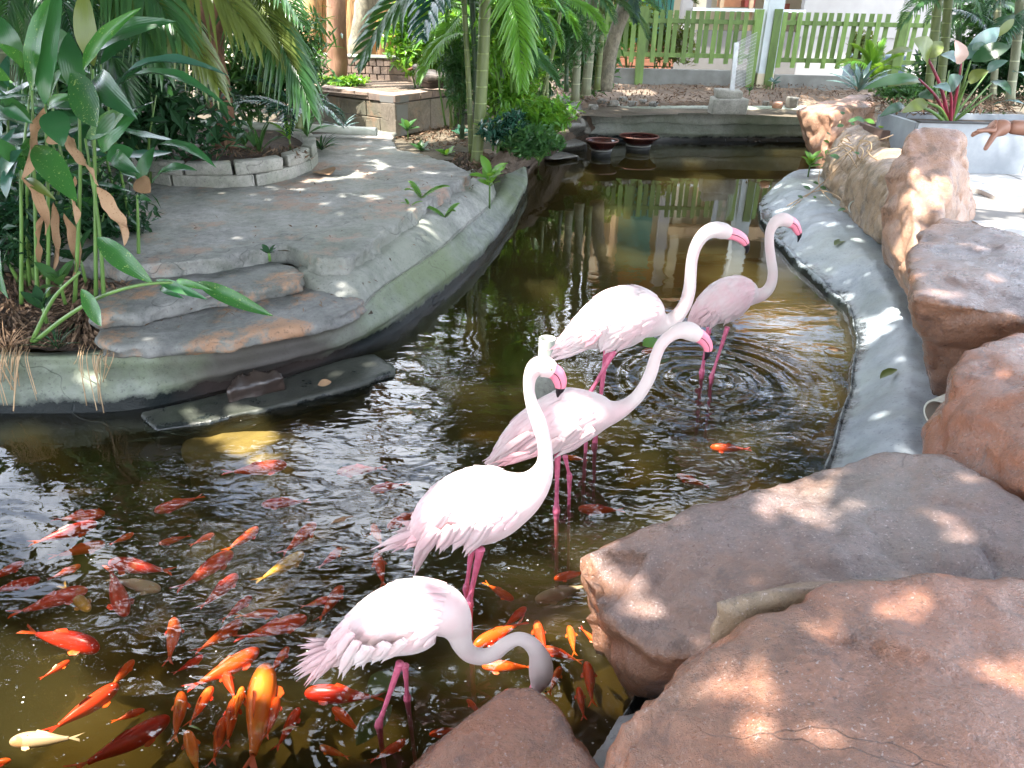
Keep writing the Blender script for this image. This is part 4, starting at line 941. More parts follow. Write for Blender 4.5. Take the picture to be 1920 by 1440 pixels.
        mb = MB(); mb.add(V, F); mb.build(name, M[mat], parent)
    def beak(s, pts):
        """pts: (x, y, r) upper ridge spine from the face to the tip; the last ones black"""
        q = catmull([tuple(s.w(x, y)) + (pxm(r / s.crop[2], s.w(x, y)),) for x, y, r in pts], 6)
        n1 = int(len(q) * .58)
        for nm, sl, mt in (('beak', q[:n1 + 1], 'beak'), ('beak_tip', q[n1:], 'black')):
            mb = MB(); mb.tube([Vector(p[:3]) for p in sl], [max(p[3], .0015) for p in sl], 12, True, flat=.62, upv=s.U[-1]); mb.build(nm, M[mt], s.root)
        a = [Vector(p[:3]) for p in q[:n1 + 4]]; rr = [p[3] for p in q[:n1 + 4]]   # gape line
        mb = MB(); mb.tube([p - s.nrm * r * .60 for p, r in zip(a, rr)], [r * .07 for r in rr], 5); mb.build('gape', M['black'], s.root)
    def eye(s, x, y, r, off):
        p = s.w(x, y); rr = pxm(r * 1.35 / s.crop[2], p)
        for sg in (-1, 1):
            c = p + s.nrm * off * sg; V = []; F = []
            mb = MB(); mb.tube([c - s.nrm * .002, c, c + s.nrm * .002], [rr * .7, rr, rr * .7], 12); e = mb.build('eye', simple('eye_ring', (.75, .6, .25), .2), s.root)
            mb = MB(); mb.tube([c + s.nrm * sg * .0015, c + s.nrm * sg * .0028], [rr * .55, rr * .4], 10); mb.build('pupil', M['black'], e)
    def leg(s, a, b_, r, off, foot=True, knee=None):
        """a: photo point at the belly, b_: where it meets the water, then straight on down to the bed"""
        A = s.w(a[0], a[1], off); B = s.w(b_[0], b_[1], off); d = (B - A)
        if knee: K = s.w(knee[0], knee[1], off)
        else: K = B
        rr = pxm(r / s.crop[2], B); mb = MB()
        end = K + Vector((d.x * .1 + .02, d.y * .1, 0)); end.z = -.40
        pts = [A + (A - K) * .15, A, A.lerp(K, .5), A.lerp(K, .85), K, K.lerp(end, .12), K.lerp(end, .5), end]
        q = catmull([tuple(p) + (x,) for p, x in zip(pts, [rr * 1.5, rr * 1.25, rr * .85, rr * .95, rr * 1.55, rr * 1.0, rr * .8, rr * .9])], 5)
        mb.tube([Vector(p[:3]) for p in q], [p[3] * (1 + .05 * math.sin(i * 1.9)) for i, p in enumerate(q)], 10); o = mb.build('leg', M['leg'], s.root)
        mb = MB()
        for an in (-.55, 0, .55):
            f = (s.dir * math.cos(an) + s.nrm * math.sin(an)) * .085; mb.tube([end + Vector((0, 0, .005)), end + f * .5 + Vector((0, 0, .004)), end + f], [.008, .006, .003], 6)
        t1 = end + (s.dir * math.cos(-.55) + s.nrm * math.sin(-.55)) * .07; t2 = end + s.dir * .075; t3 = end + (s.dir * math.cos(.55) + s.nrm * math.sin(.55)) * .07
        mb.add([end, t1, t2, t3], [(0, 1, 2), (0, 2, 3)]); mb.build('foot', M['leg'], o)
        return o
H_ = math.pi / 2
# --- the one feeding at the front
b = Bird((735, 1340), R(4), (540, 1040, 3.2), [(215, 640, 30), (290, 600, 78), (380, 545, 125), (480, 490, 170), (590, 430, 205), (710, 385, 228), (820, 350, 215), (915, 345, 178), (985, 400, 128), (1022, 465, 82), (1045, 535, 62), (1090, 592, 54), (1165, 612, 49), (1240, 590, 46), (1305, 540, 43), (1378, 505, 40), (1448, 528, 46), (1498, 590, 56), (1518, 670, 72), (1516, 735, 68), (1500, 790, 44)], 8.5,
         'flamingo feeding with its head down beside the small triangular boulder')
b.body(); w = b.wing(0, 6.9, 2.6, (-.22, 1.95), False); b.wing(1, 6.9, 2.6, (-.2, 1.95), True)
for (x0, y0, x1, y1, ww, of) in [(420, 520, 325, 755, 85, -.10), (330, 560, 215, 700, 62, -.06), (500, 560, 400, 690, 90, -.115), (470, 560, 450, 690, 70, -.115), (600, 540, 500, 660, 100, -.12), (700, 520, 560, 650, 90, -.12), (380, 480, 300, 640, 90, -.08)]:
    b.quill((x0, y0, of), (x1, y1, of * .7), ww, w)
tl = empty('tail', b.base); tl.parent = b.root; tl.location = (0, 0, 0)
for (x1, y1, of, mt) in [(35, 720, -.02, 'plume'), (60, 640, 0, 'plume'), (50, 760, -.03, 'plume'), (105, 795, -.03, 'pinkplume'), (150, 780, -.04, 'plume'), (75, 560, .02, 'plume'), (110, 520, .03, 'plume'), (130, 680, .0, 'pinkplume')]:
    b.quill((330, 560, of), (x1, y1, of), 62, tl, mt)
b.beak([(1495, 790, 44), (1470, 830, 38), (1440, 870, 32), (1410, 880, 22), (1395, 860, 8)]); b.eye(1540, 772, 9, .026)
b.leg((655, 700), (545, 1020), 17, -.035); b.leg((705, 690), (715, 860), 15, .05)
# --- head up, black tipped bill against the next bird's back
b = Bird((878, 1150), R(6), (540, 640, 2.571), [(590, 965, 22), (640, 930, 62), (700, 885, 112), (770, 845, 158), (860, 815, 190), (950, 792, 196), (1040, 765, 172), (1120, 735, 128), (1180, 695, 88), (1222, 640, 58), (1240, 575, 38), (1236, 490, 34), (1212, 400, 36), (1180, 315, 31), (1163, 240, 27), (1168, 170, 33), (1196, 125, 46), (1236, 122, 52), (1272, 138, 42)], 8.5,
         'flamingo in the middle with raised head, bill hanging before the next bird')
b.body(); w = b.wing(0, 6.6, 2.0, (-.22, 1.95), False); b.wing(1, 6.6, 2.0, (-.2, 1.95), True)
for (x0, y0, x1, y1, ww, of) in [(700, 900, 608, 1140, 62, -.09), (720, 920, 640, 1060, 60, -.10), (800, 900, 730, 1025, 80, -.11), (880, 880, 790, 1020, 90, -.115), (960, 880, 850, 1040, 90, -.115), (760, 830, 690, 960, 80, -.10)]:
    b.quill((x0, y0, of), (x1, y1, of * .75), ww, w)
tl = empty('tail', b.base); tl.parent = b.root; tl.location = (0, 0, 0)
for (x1, y1, of, mt) in [(425, 1028, -.02, 'plume'), (480, 1000, 0, 'plume'), (520, 940, .02, 'plume'), (560, 1010, -.03, 'pinkplume'), (500, 1020, -.02, 'plume'), (540, 900, .03, 'plume')]:
    b.quill((690, 910, of), (x1, y1, of), 60, tl, mt)
b.beak([(1270, 140, 42), (1296, 158, 38), (1312, 195, 33), (1312, 228, 24), (1304, 250, 14), (1300, 270, 4)]); b.eye(1262, 118, 7, .024)
b.leg((920, 1035), (872, 1265), 15, -.035); b.leg((882, 1030), (860, 1190), 12, .045)
# --- behind it, neck stretched forward and up
b = Bird((1043, 962), R(14), (880, 380, 2.77), [(95, 1370, 8), (150, 1325, 32), (215, 1270, 68), (300, 1210, 108), (400, 1165, 142), (500, 1130, 160), (590, 1108, 142), (670, 1095, 108), (740, 1088, 66), (805, 1062, 42), (865, 1015, 34), (912, 950, 32), (945, 880, 32), (968, 800, 30), (998, 735, 30), (1045, 690, 32), (1095, 665, 42), (1145, 668, 48), (1185, 690, 40)], 7.8,
         'flamingo with neck stretched forward over the water, its back behind the raised neck')
b.body(); w = b.wing(0, 6.4, 1.6, (-.22, 1.95), False); b.wing(1, 6.4, 1.6, (-.2, 1.95), True)
for (x0, y0, x1, y1, ww, of) in [(330, 1200, 130, 1360, 60, -.08), (400, 1220, 240, 1340, 70, -.09), (480, 1230, 400, 1330, 80, -.1), (640, 1190, 440, 1330, 80, -.1), (560, 1170, 430, 1290, 80, -.11)]:
    b.quill((x0, y0, of), (x1, y1, of * .6), ww, w)
tl = empty('tail', b.base); tl.parent = b.root; tl.location = (0, 0, 0)
for (x0, y0, x1, y1, of, mt) in [(350, 1305, 120, 1380, -.06, 'pinkplume'), (260, 1260, 85, 1372, 0, 'plume'), (350, 1290, 180, 1370, -.07, 'pinkplume')]:
    b.quill((x0, y0, of), (x1, y1, of), 44, tl, mt)
b.beak([(1185, 688, 40), (1215, 708, 34), (1238, 742, 28), (1240, 775, 20), (1232, 800, 12), (1222, 818, 4)]); b.eye(1168, 672, 6, .024)
b.leg((458, 1330), (452, 1600), 13, -.03); b.leg((500, 1330), (520, 1420), 10, .05)
# --- the tallest, bill reaching right
b = Bird((1112, 838), R(16), (880, 380, 2.77), [(420, 815, 12), (470, 765, 30), (530, 722, 58), (600, 680, 96), (680, 640, 134), (760, 608, 160), (840, 592, 158), (915, 596, 128), (975, 622, 80), (1030, 622, 48), (1082, 586, 38), (1122, 525, 34), (1143, 450, 32), (1150, 370, 30), (1157, 295, 29), (1178, 222, 31), (1220, 165, 36), (1270, 142, 42), (1318, 148, 42), (1345, 158, 34)], 8.0,
         'tallest flamingo, neck in a hook and bill pointing right, white pipe at its tail')
b.body(); w = b.wing(0, 7.0, 2.6, (-.22, 1.95), False); b.wing(1, 7.0, 2.6, (-.2, 1.95), True)
for (x0, y0, x1, y1, ww, of) in [(700, 650, 680, 770, 70, -.1), (640, 670, 600, 745, 60, -.1), (780, 700, 700, 790, 80, -.1), (850, 680, 760, 780, 80, -.1)]:
    b.quill((x0, y0, of), (x1, y1, of * .7), ww, w)
b.quill((662, 680, -.10), (600, 752, -.09), 70, w, 'pinkplume')
tl = empty('tail', b.base); tl.parent = b.root; tl.location = (0, 0, 0)
for (x0, y0, x1, y1, of, mt) in [(600, 720, 425, 805, -.02, 'pinkplume'), (600, 690, 430, 790, .01, 'plume'), (620, 745, 415, 830, -.03, 'plume'), (580, 700, 470, 730, .03, 'pinkplume')]:
    b.quill((x0, y0, of), (x1, y1, of), 50, tl, mt)
b.beak([(1345, 158, 34), (1385, 168, 30), (1420, 190, 26), (1440, 220, 18), (1444, 245, 11), (1438, 264, 4)]); b.eye(1332, 142, 6, .024)
b.leg((735, 800), (618, 1005), 12, -.03); b.leg((708, 800), (650, 1265), 11, .04)
# --- the smallest and farthest, at the right
b = Bird((1330, 713), R(20), (880, 380, 2.77), [(1150, 640, 16), (1185, 605, 50), (1230, 570, 82), (1285, 535, 106), (1340, 508, 116), (1395, 486, 106), (1440, 478, 78), (1480, 485, 46), (1528, 472, 33), (1564, 430, 27), (1576, 365, 25), (1566, 290, 24), (1558, 215, 23), (1562, 150, 24), (1588, 103, 30), (1625, 88, 35), (1660, 98, 31)], 7.2,
         'smallest flamingo, farthest back at the right, head held before the grey rim')
b.body(); w = b.wing(0, 6.0, 1.6, (-.22, 1.95), False); b.wing(1, 6.0, 1.6, (-.2, 1.95), True)
for (x0, y0, x1, y1, ww, of) in [(1260, 580, 1200, 655, 46, -.08), (1300, 580, 1245, 665, 50, -.085), (1250, 560, 1180, 640, 45, -.06), (1380, 560, 1320, 640, 50, -.09)]:
    b.quill((x0, y0, of), (x1, y1, of * .7), ww, w)
b.beak([(1660, 98, 31), (1686, 112, 27), (1703, 140, 23), (1714, 165, 16), (1712, 185, 9), (1706, 204, 3)]); b.eye(1655, 85, 5, .02)
b.leg((1330, 680), (1258, 905), 9, -.03); b.leg((1240, 680), (1208, 880), 10, .04)

# ------------------------------------------------------------ koi
def koi_mesh(bend, fat=1.0):
    """unit length fish, head at +x .5, tail fin at -x; returns body, fins (V,F)"""
    st = [(.50, .010), (.485, .035), (.45, .062), (.38, .088), (.28, .104), (.15, .108), (.02, .098), (-.12, .076), (-.24, .050), (-.32, .034), (-.37, .028), (-.385, .02)]
    cx = lambda x: bend * (x * x - .25 * x) + bend * .6 * min(0, x + .1) ** 2 * -4
    n = 12; V = []; q = catmull([(x, r) for x, r in st], 3)
    for x, r in q:
        for k in range(n):
            a = 2 * math.pi * k / n; V.append((x, cx(x) + math.cos(a) * r * fat * .95, math.sin(a) * r * 1.12))
    F = [(i * n + k, i * n + (k + 1) % n, (i + 1) * n + (k + 1) % n, (i + 1) * n + k) for i in range(len(q) - 1) for k in range(n)] + [tuple(range(n - 1, -1, -1))]
    def fan(o, pts, th=.004):
        b_ = MB(); m_ = len(pts); vs = [Vector(o)] + [Vector(p) for p in pts]
        b_.add([v + Vector((0, 0, th)) for v in vs] + [v - Vector((0, 0, th)) for v in vs], [(0, i, i + 1) for i in range(1, m_)] + [(m_ + 1, m_ + 2 + i, m_ + 1 + i) for i in range(m_ - 1)]); return b_
    yt = cx(-.38)
    tail = fan((-.35, yt, 0), [(-.60, yt + .10, .02), (-.57, yt + .055, .03), (-.47, yt + .015, .01), (-.56, yt - .03, .03), (-.60, yt - .075, .02)])
    pec = [fan((.30, cx(.3) + s_ * .08, -.03), [(.27, cx(.3) + s_ * .13, -.05), (.20, cx(.2) + s_ * .155, -.05), (.15, cx(.2) + s_ * .13, -.04), (.20, cx(.2) + s_ * .08, -.03)][::s_]) for s_ in (1, -1)]
    dor = MB(); dor.add([(.12, cx(.12) - .004, .10), (.12, cx(.12) + .004, .10), (.06, cx(.06), .17), (-.08, cx(-.08), .13), (-.16, cx(-.16) - .003, .06), (-.16, cx(-.16) + .003, .06)], [(0, 2, 3, 4), (1, 5, 3, 2)])
    return (V, F), tail, pec, dor
koi_lib = {}
def koi(hx, hy, tx, ty, z, mat, label, fat=1.0, bend=None):
    bend = random.choice((-.16, -.07, .06, .15)) if bend is None else bend
    key = (bend, fat, mat)
    if key not in koi_lib:
        (V, F), tail, pec, dor = koi_mesh(bend, fat)
        koi_lib[key] = [('body', mesh_np('koi_body', V, F, M[mat])), ('tail_fin', mesh_np('koi_tail', tail.V, tail.F, M[mat])), ('pectoral_fin', mesh_np('koi_fin', pec[0].V, pec[0].F, M[mat])), ('pectoral_fin', mesh_np('koi_fin', pec[1].V, pec[1].F, M[mat])), ('dorsal_fin', mesh_np('koi_dorsal', dor.V, dor.F, M[mat]))]
    a = P(hx, hy, z); t = P(tx, ty, z); d = a - t; L = d.length / .95
    e = empty('koi', (a + t) / 2, label, 'fish', 'koi swimming in the pond'); e.rotation_euler = (random.uniform(-.2, .2), random.uniform(-.06, .06), math.atan2(d.y, d.x)); e.scale = (L, L * 1.06, L * 1.1)
    for nm, me in koi_lib[key]: obj(nm, me, e)
    if z > -.16 and L > .12:
        eye = koi_lib.setdefault('eye', None)
    return e
EXTRA = []
r_, o_, g_, p_, d_ = 'fish_red', 'fish_orange', 'fish_gold', 'fish_pale', 'fish_dark'
KOI = [(535, 870, 429, 889, -.07, r_, 'slender red koi just below the brown sunken rock patch'),
 (291, 958, 373, 933, -.10, r_, 'small red koi alone in the dark water left of centre, head down left'),
 (493, 947, 573, 938, -.16, r_, 'dim red koi below the slender one, near the bright blue ripples'),
 (195, 964, 107, 973, -.17, r_, 'faint red koi, topmost of the three stacked at the left'),
 (180, 982, 67, 1018, -.12, r_, 'red koi in the middle of the three stacked at the left'),
 (195, 1018, 102, 1044, -.18, d_, 'deep dark koi, lowest of the three stacked at the left'),
 (44, 1056, -27, 1089, -.09, r_, 'red koi cut by the left edge, the upper of two'),
 (73, 1086, -20, 1112, -.11, r_, 'red koi cut by the left edge, the lower of two'),
 (160, 1102, 31, 1151, -.06, r_, 'bright red koi pointing up right near the left edge'),
 (207, 1056, 315, 1069, -.08, r_, 'red koi heading left just above the pale one'),
 (298, 1104, 213, 1089, -.08, p_, 'small pale cream koi with a blunt head, heading right'),
 (233, 1149, 207, 1071, -.13, d_, 'dull red koi heading down, crossing the tail of the pale one'),
 (167, 1142, 120, 1102, -.17, g_, 'dim yellowish koi under the bright red one near the left edge'),
 (433, 1036, 338, 1102, -.08, r_, 'red koi swimming up right in the middle of the shoal'),
 (484, 991, 427, 1031, -.12, r_, 'small red koi ahead of the one swimming up right'),
 (444, 1078, 380, 1138, -.09, r_, 'red koi just below and right of another swimming up right'),
 (589, 982, 533, 1036, -.08, r_, 'narrow red koi among blue ripples above the golden one'),
 (569, 1038, 487, 1089, -.10, g_, 'golden yellow koi among the blue ripples'),
 (520, 1147, 449, 1156, -.06, o_, 'bright orange koi heading right at the edge of the ripples'),
 (453, 1164, 373, 1222, -.19, d_, 'long murky brown red koi below the orange one'),
 (573, 1160, 453, 1196, -.05, r_, 'crimson koi near the surface left of the feeding bird tail'),
 (622, 1120, 569, 1138, -.07, r_, 'red koi partly behind the blue ripples above the feeding bird tail'),
 (184, 1212, 58, 1187, -.05, r_, 'bright red koi heading right, alone above the milky patch'),
 (329, 1162, 318, 1238, -.05, r_, 'small red koi pointing straight up, alone left of centre'),
 (484, 1218, 364, 1290, -.09, r_, 'large red koi arching up right above the packed group'),
 (396, 1289, 356, 1356, -.06, r_, 'red koi at the heart of the packed group, head up'),
 (498, 1249, 471, 1440, -.05, o_, 'largest orange red koi pointing straight up, near bottom centre left'),
 (220, 1284, 98, 1373, -.08, r_, 'long red koi over the yellow murk at the lower left'),
 (22, 1388, 142, 1384, -.09, p_, 'pale pinkish koi near the bottom left corner'),
 (316, 1350, 147, 1440, -.15, d_, 'big dull red koi at the bottom edge, left part'),
 (342, 1300, 329, 1385, -.11, o_, 'murky orange koi beside the packed group, head up'),
 (352, 1373, 372, 1450, -.11, o_, 'orange koi at the bottom edge below the packed group'),
 (440, 1310, 425, 1396, -.17, d_, 'deep dark red koi hidden left of the largest one'),
 (575, 1300, 706, 1306, -.05, r_, 'orange red koi under the feeding bird tail feathers'),
 (626, 1328, 676, 1372, -.09, r_, 'red koi slanting down right under the feeding bird'),
 (890, 1210, 975, 1168, -.05, r_, 'dark red koi above the feeding bird curved neck'),
 (1005, 1166, 1024, 1228, -.04, r_, 'red koi pointing up just above the feeding bird head bend'),
 (1022, 1216, 1085, 1238, -.06, r_, 'small red koi right of the feeding bird head'),
 (1068, 1175, 1078, 1226, -.09, o_, 'orange koi near the big wedge boulder, pointing up'),
 (906, 1250, 995, 1249, -.04, r_, 'red koi under the curve of the feeding bird neck'),
 (1101, 1243, 1112, 1318, -.05, r_, 'red and pale koi squeezed between feeding bird and boulder'),
 (1040, 1084, 1100, 1072, -.05, r_, 'red koi by the tip of the wedge boulder'),
 (1006, 1126, 1100, 1098, -.10, p_, 'long pale tan koi slipping under the wedge boulder'),
 (961, 1124, 912, 1096, -.11, o_, 'blurred orange koi right of the middle bird legs'),
 (806, 1376, 862, 1366, -.19, d_, 'dim brown orange koi left of the triangular boulder'),
 (877, 1312, 903, 1342, -.17, r_, 'small dim red koi left of the triangular boulder tip'),
 (633, 885, 715, 877, -.08, r_, 'red koi in the open water below the ledge slab end'),
 (696, 920, 760, 906, -.06, r_, 'red koi with a white glint left of the middle bird'),
 (727, 988, 785, 957, -.04, r_, 'mottled red koi touching the middle bird back'),
 (699, 984, 716, 1024, -.05, r_, 'short red koi pointing up left of the mottled one'),
 (707, 1040, 720, 1096, -.10, r_, 'red koi below the middle bird drooping tail'),
 (1086, 953, 1162, 958, -.12, d_, 'dark red koi in the shadow right of the pink leg'),
 (1334, 839, 1400, 843, -.06, r_, 'red koi in the shadow patch at the far right of the pond'),
 (1062, 856, 1098, 862, -.05, o_, 'orange koi right behind the single pink leg'),
 (1204, 659, 1238, 654, -.04, r_, 'small red koi under the tallest bird breast'),
 (1270, 892, 1325, 910, -.16, d_, 'faint red koi above the sunlit top of the wedge boulder'),
 (640, 1100, 600, 1160, -.10, d_, 'dark red koi just above the feeding bird rump'),
 (300, 1020, 352, 1005, -.20, d_, 'barely visible red koi in the middle of the left water'),
 (20, 1425, -40, 1440, -.12, r_, 'red koi cut by the bottom left corner'),
 (420, 1345, 400, 1430, -.20, d_, 'barely visible dark koi below the packed group')]
KOI += [(250, 1240, 205, 1290, -0.1, r_, 'red koi between the lone upright one and the long one over the yellow murk'),
 (470, 1120, 420, 1160, -0.1, r_, 'red koi crossing just left of the orange one at the ripple edge'),
 (540, 1215, 505, 1262, -0.08, r_, 'red koi right of the large one arching over the packed group'),
 (560, 1330, 520, 1400, -0.1, r_, 'red koi below the feeding bird tail, pointing up'),
 (600, 1400, 650, 1420, -0.12, o_, 'orange koi near the bottom edge left of the pink leg'),
 (420, 1255, 440, 1310, -0.12, r_, 'red koi crossing above the packed group, pointing up'),
 (380, 1230, 330, 1262, -0.14, d_, 'murky red koi right of the lone upright one'),
 (270, 1330, 215, 1352, -0.14, r_, 'red koi above the big dull one at the bottom edge'),
 (960, 1195, 912, 1222, -0.06, r_, 'red koi overlapping another above the curved neck'),
 (1050, 1250, 1030, 1300, -0.07, o_, 'orange koi just right of the feeding bird beak'),
 (1085, 1290, 1095, 1345, -0.06, r_, 'red koi low between feeding bird and boulder'),
 (985, 1140, 945, 1175, -0.08, r_, 'red koi at the bend between bird neck and pale koi'),
 (1120, 1205, 1090, 1180, -0.06, r_, 'red koi nosing the side of the wedge boulder'),
 (860, 1190, 820, 1160, -0.1, d_, 'dark red koi by the legs of the middle bird'),
 (930, 1340, 895, 1385, -0.12, r_, 'red koi beside the left flank of the triangular boulder'),
 (760, 1390, 700, 1425, -0.1, r_, 'red koi at the bottom edge under the yellow leaf'),
 (130, 1240, 80, 1270, -0.12, r_, 'red koi in the pale milky patch below the lone bright one'),
 (250, 1000, 210, 1020, -0.12, r_, 'small red koi right of the three stacked ones'),
 (400, 1000, 360, 1022, -0.12, r_, 'small red koi above the one heading up right'),
 (640, 1030, 600, 1062, -0.1, r_, 'red koi in blue ripples below the floating tan leaf'),
 (690, 1130, 650, 1165, -0.08, r_, 'red koi close above the feeding bird back'),
 (520, 1310, 500, 1380, -0.06, r_, 'red koi right against the side of the largest one'),
 (455, 1290, 440, 1345, -0.07, o_, 'orange koi left against the side of the largest one'),
 (150, 1060, 95, 1085, -0.1, r_, 'red koi left of the one heading left, near two cut by the edge')]
for k in KOI: koi(*k[:4], -.032 + k[4] * .22, *k[5:7])
# murky sunken rock seen through the water
c = P(465, 850, -.12)
rock('sunken_rock', [(c + Vector((math.cos(a) * .30 * random.uniform(.8, 1.1), math.sin(a) * .17 * random.uniform(.8, 1.1), z)),) for z in (-.2, -.02, .05) for a in np.linspace(0, 6, 9)], simple('silt_rock', (.30, .22, .08), .9, (.18, .13, .05), 6, .4), 'brown silted rock lying under water beside the long ledge slab', .016, .025, 'rock', seed=31)

# ------------------------------------------------------------ ducks on the raised planter
def duck(px, py, d, s, yaw, label, up):
    c = D(px, py, d); c.z = .872; e = empty('duck', c, label, 'duck', 'dark ducks resting on the raised planter')
    q = [(-.20, .11, .012), (-.15, .105, .045), (-.06, .10, .085), (.03, .10, .09), (.10, .11, .075), (.14, .15, .045), (.15, .19 + up, .032), (.17, .225 + up, .036), (.20, .22 + up, .026)]
    Rz = Matrix.Rotation(yaw, 3, 'Z'); w_ = lambda p: c + Rz @ (Vector(p) * s)
    cq = catmull(q, 5); mb = MB(); mb.tube([w_((a, 0, b_)) for a, b_, r in cq], [max(r, .004) * s for a, b_, r in cq], 14, flat=.9); mb.build('body', simple('duck_plumage', (.05, .04, .035), .6, (.018, .014, .014), 20, .5), e)
    mb = MB(); mb.tube([w_((.215, 0, .215 + up)), w_((.25, 0, .205 + up)), w_((.275, 0, .20 + up))], [.016 * s, .012 * s, .008 * s], 8, flat=1.4); mb.build('bill', M['rust'], e)
    for sg in (-1, 1):
        mb = MB(); mb.tube([w_((.06, sg * .075, .12)), w_((-.04, sg * .085, .115)), w_((-.16, sg * .05, .12)), w_((-.22, sg * .02, .125))], [.03 * s, .045 * s, .03 * s, .006 * s], 8, flat=.4); mb.build('wing', simple('duck_wing', (.09, .07, .06), .6, (.03, .025, .02), 25, .5), e)
duck(808, 165, 9.25, 1.15, R(150), 'dark duck with its head tucked, left of the pair on the brick capping', -.03)
duck(834, 165, 9.3, 1.05, R(20), 'dark duck with its head raised, right of the pair on the brick capping', .02)

# ------------------------------------------------------------ child pointing from the right edge
def skin_body(name, verts, edges, radii, mat, parent, sub=2, root=0):
    me = bpy.data.meshes.new(name); base = wloc(parent); me.from_pydata([tuple(Vector(v) - base) for v in verts], edges, []); o = obj(name, me, parent)
    sk = o.modifiers.new('skin', 'SKIN')
    for i, r_ in enumerate(radii):
        rr = r_ if hasattr(r_, '__len__') else (r_, r_); me.skin_vertices[0].data[i].radius = rr; me.skin_vertices[0].data[i].use_root = (i == root)
    ms = o.modifiers.new('sub', 'SUBSURF'); ms.levels = sub; ms.render_levels = sub
    e = evaluated(o); e.name = name; o.modifiers.clear(); o.data = e; e.materials.clear(); e.materials.append(mat)
    e.polygons.foreach_set('use_smooth', [True] * len(e.polygons)); return o
hd = 2.45
wr = D(1890, 238, hd); sh = Vector((wr.x + .44, hd + .06, wr.z - .02)); el = wr.lerp(sh, .52) + Vector((0, 0, -.012))
pc = Vector((sh.x + .16, hd + .10, .5))
pers = empty('person', pc, 'child standing at the right edge, one bare arm pointing over the stone planter', 'person')
z = sh.z
V = [pc + Vector((0, 0, z - .5 - .42)), pc + Vector((0, 0, z - .5 - .22)), pc + Vector((0, 0, z - .5 - .04)), pc + Vector((0, 0, z - .5 + .05)), pc + Vector((0, -.01, z - .5 + .12)), pc + Vector((-.01, -.02, z - .5 + .22)),
     sh, el, wr + Vector((.03, 0, 0)), wr,
     pc + Vector((.15, .02, z - .5 - .01)), pc + Vector((.19, .03, z - .5 - .22)), pc + Vector((.17, -.02, z - .5 - .42)),
     pc + Vector((-.07, 0, z - .5 - .50)), pc + Vector((-.075, -.01, .24)), pc + Vector((-.075, 0, .05)), pc + Vector((-.08, -.10, .03)),
     pc + Vector((.07, 0, z - .5 - .50)), pc + Vector((.075, -.01, .24)), pc + Vector((.075, 0, .05)), pc + Vector((.08, -.10, .03))]
E = [(0, 1), (1, 2), (2, 3), (3, 4), (4, 5), (2, 6), (6, 7), (7, 8), (8, 9), (2, 10), (10, 11), (11, 12), (0, 13), (13, 14), (14, 15), (15, 16), (0, 17), (17, 18), (18, 19), (19, 20)]
RR = [(.11, .085), (.10, .08), (.10, .07), .045, (.075, .085), (.08, .09), .042, .032, .023, .024, .045, .033, .025, .07, .05, .035, .028, .07, .05, .035, .028]
skin_body('body', V, E, RR, M['skin'], pers)
# hand: palm and five fingers, drooping slightly
mb = MB(); pm = wr + Vector((-.045, 0, -.004)); u = Vector((-1, 0, 0))
hv = [wr + Vector((.01, 0, 0)), wr + Vector((-.022, 0, -.001)), pm + Vector((-.004, 0, -.004))]; he = [(0, 1), (1, 2)]; hr = [(.022, .024), (.017, .028), (.012, .030)]
def finger(yo, zo, L, d1, dz, r_, root=2):
    p0 = pm + Vector((-.004, yo, zo)); i0 = len(hv); hv.append(p0); he.append((root, i0)); hr.append((r_ * 1.1, r_ * 1.1))
    p = p0; d = Vector(d1).normalized()
    for k, l in enumerate((.42, .32, .26)):
        p = p + d * (L * l); hv.append(p); he.append((len(hv) - 2, len(hv) - 1)); hr.append((r_ * (1 - .12 * k),) * 2); d = (d + Vector((0, 0, dz))).normalized()
finger(-.021, -.004, .058, (-1, -.10, .02), -.06, .0075); finger(-.007, -.003, .062, (-1, -.03, -.10), -.22, .0078)
finger(.007, -.004, .056, (-1, .04, -.22), -.3, .0074); finger(.02, -.006, .046, (-1, .1, -.3), -.35, .0065)
finger(-.024, -.018, .050, (-.55, -.25, -1), -.1, .0085, 1)
skin_body('hand', hv, he, hr, M['skin'], pers, 2)
mb = MB(); tz = z
mb.tube([pc + Vector((0, 0, q)) for q in (z - .5 - .47, z - .5 - .3, z - .5 - .12, z - .5 - .02, z - .5 + .035)], [.135, .128, .135, .115, .055], 20, flat=.85)
mb.tube([pc + Vector((-.09, .0, z - .52)), sh + Vector((-.02, -.01, -.002))], [.07, .058], 14); mb.tube([pc + Vector((.10, 0, z - .53)), pc + Vector((.19, .03, z - .66))], [.07, .055], 14)
mb.build('shirt', M['shirt'], pers)
mb = MB()
mb.tube([pc + Vector((0, 0, q)) for q in (z - .5 - .52, z - .5 - .44)], [.125, .13], 18)
for sg in (-1, 1): mb.tube([pc + Vector((sg * .06, 0, z - .5 - .46)), pc + Vector((sg * .078, -.005, .27))], [.085, .075], 14)
mb.build('shorts', M['shorts'], pers)
hc = V[5]; mb = MB(); mb.tube([hc + Vector((.01, .02, q)) for q in (-.02, .03, .07, .10, .112)], [.088, .094, .085, .055, .01], 16); mb.build('hair', M['hair'], pers)
for sg in (-1, 1):
    mb = MB(); q = hc + Vector((-.075, sg * .03 - .03, .0)); mb.tube([q, q + Vector((-.008, 0, 0))], [.01, .005], 8); mb.build('eye', M['black'], pers)
mb = MB(); q = hc + Vector((-.08, -.02, -.03)); mb.tube([q + Vector((.01, 0, .02)), q + Vector((-.012, 0, 0)), q + Vector((.005, 0, -.008))], [.006, .011, .006], 8); mb.build('nose', M['skin'], pers)

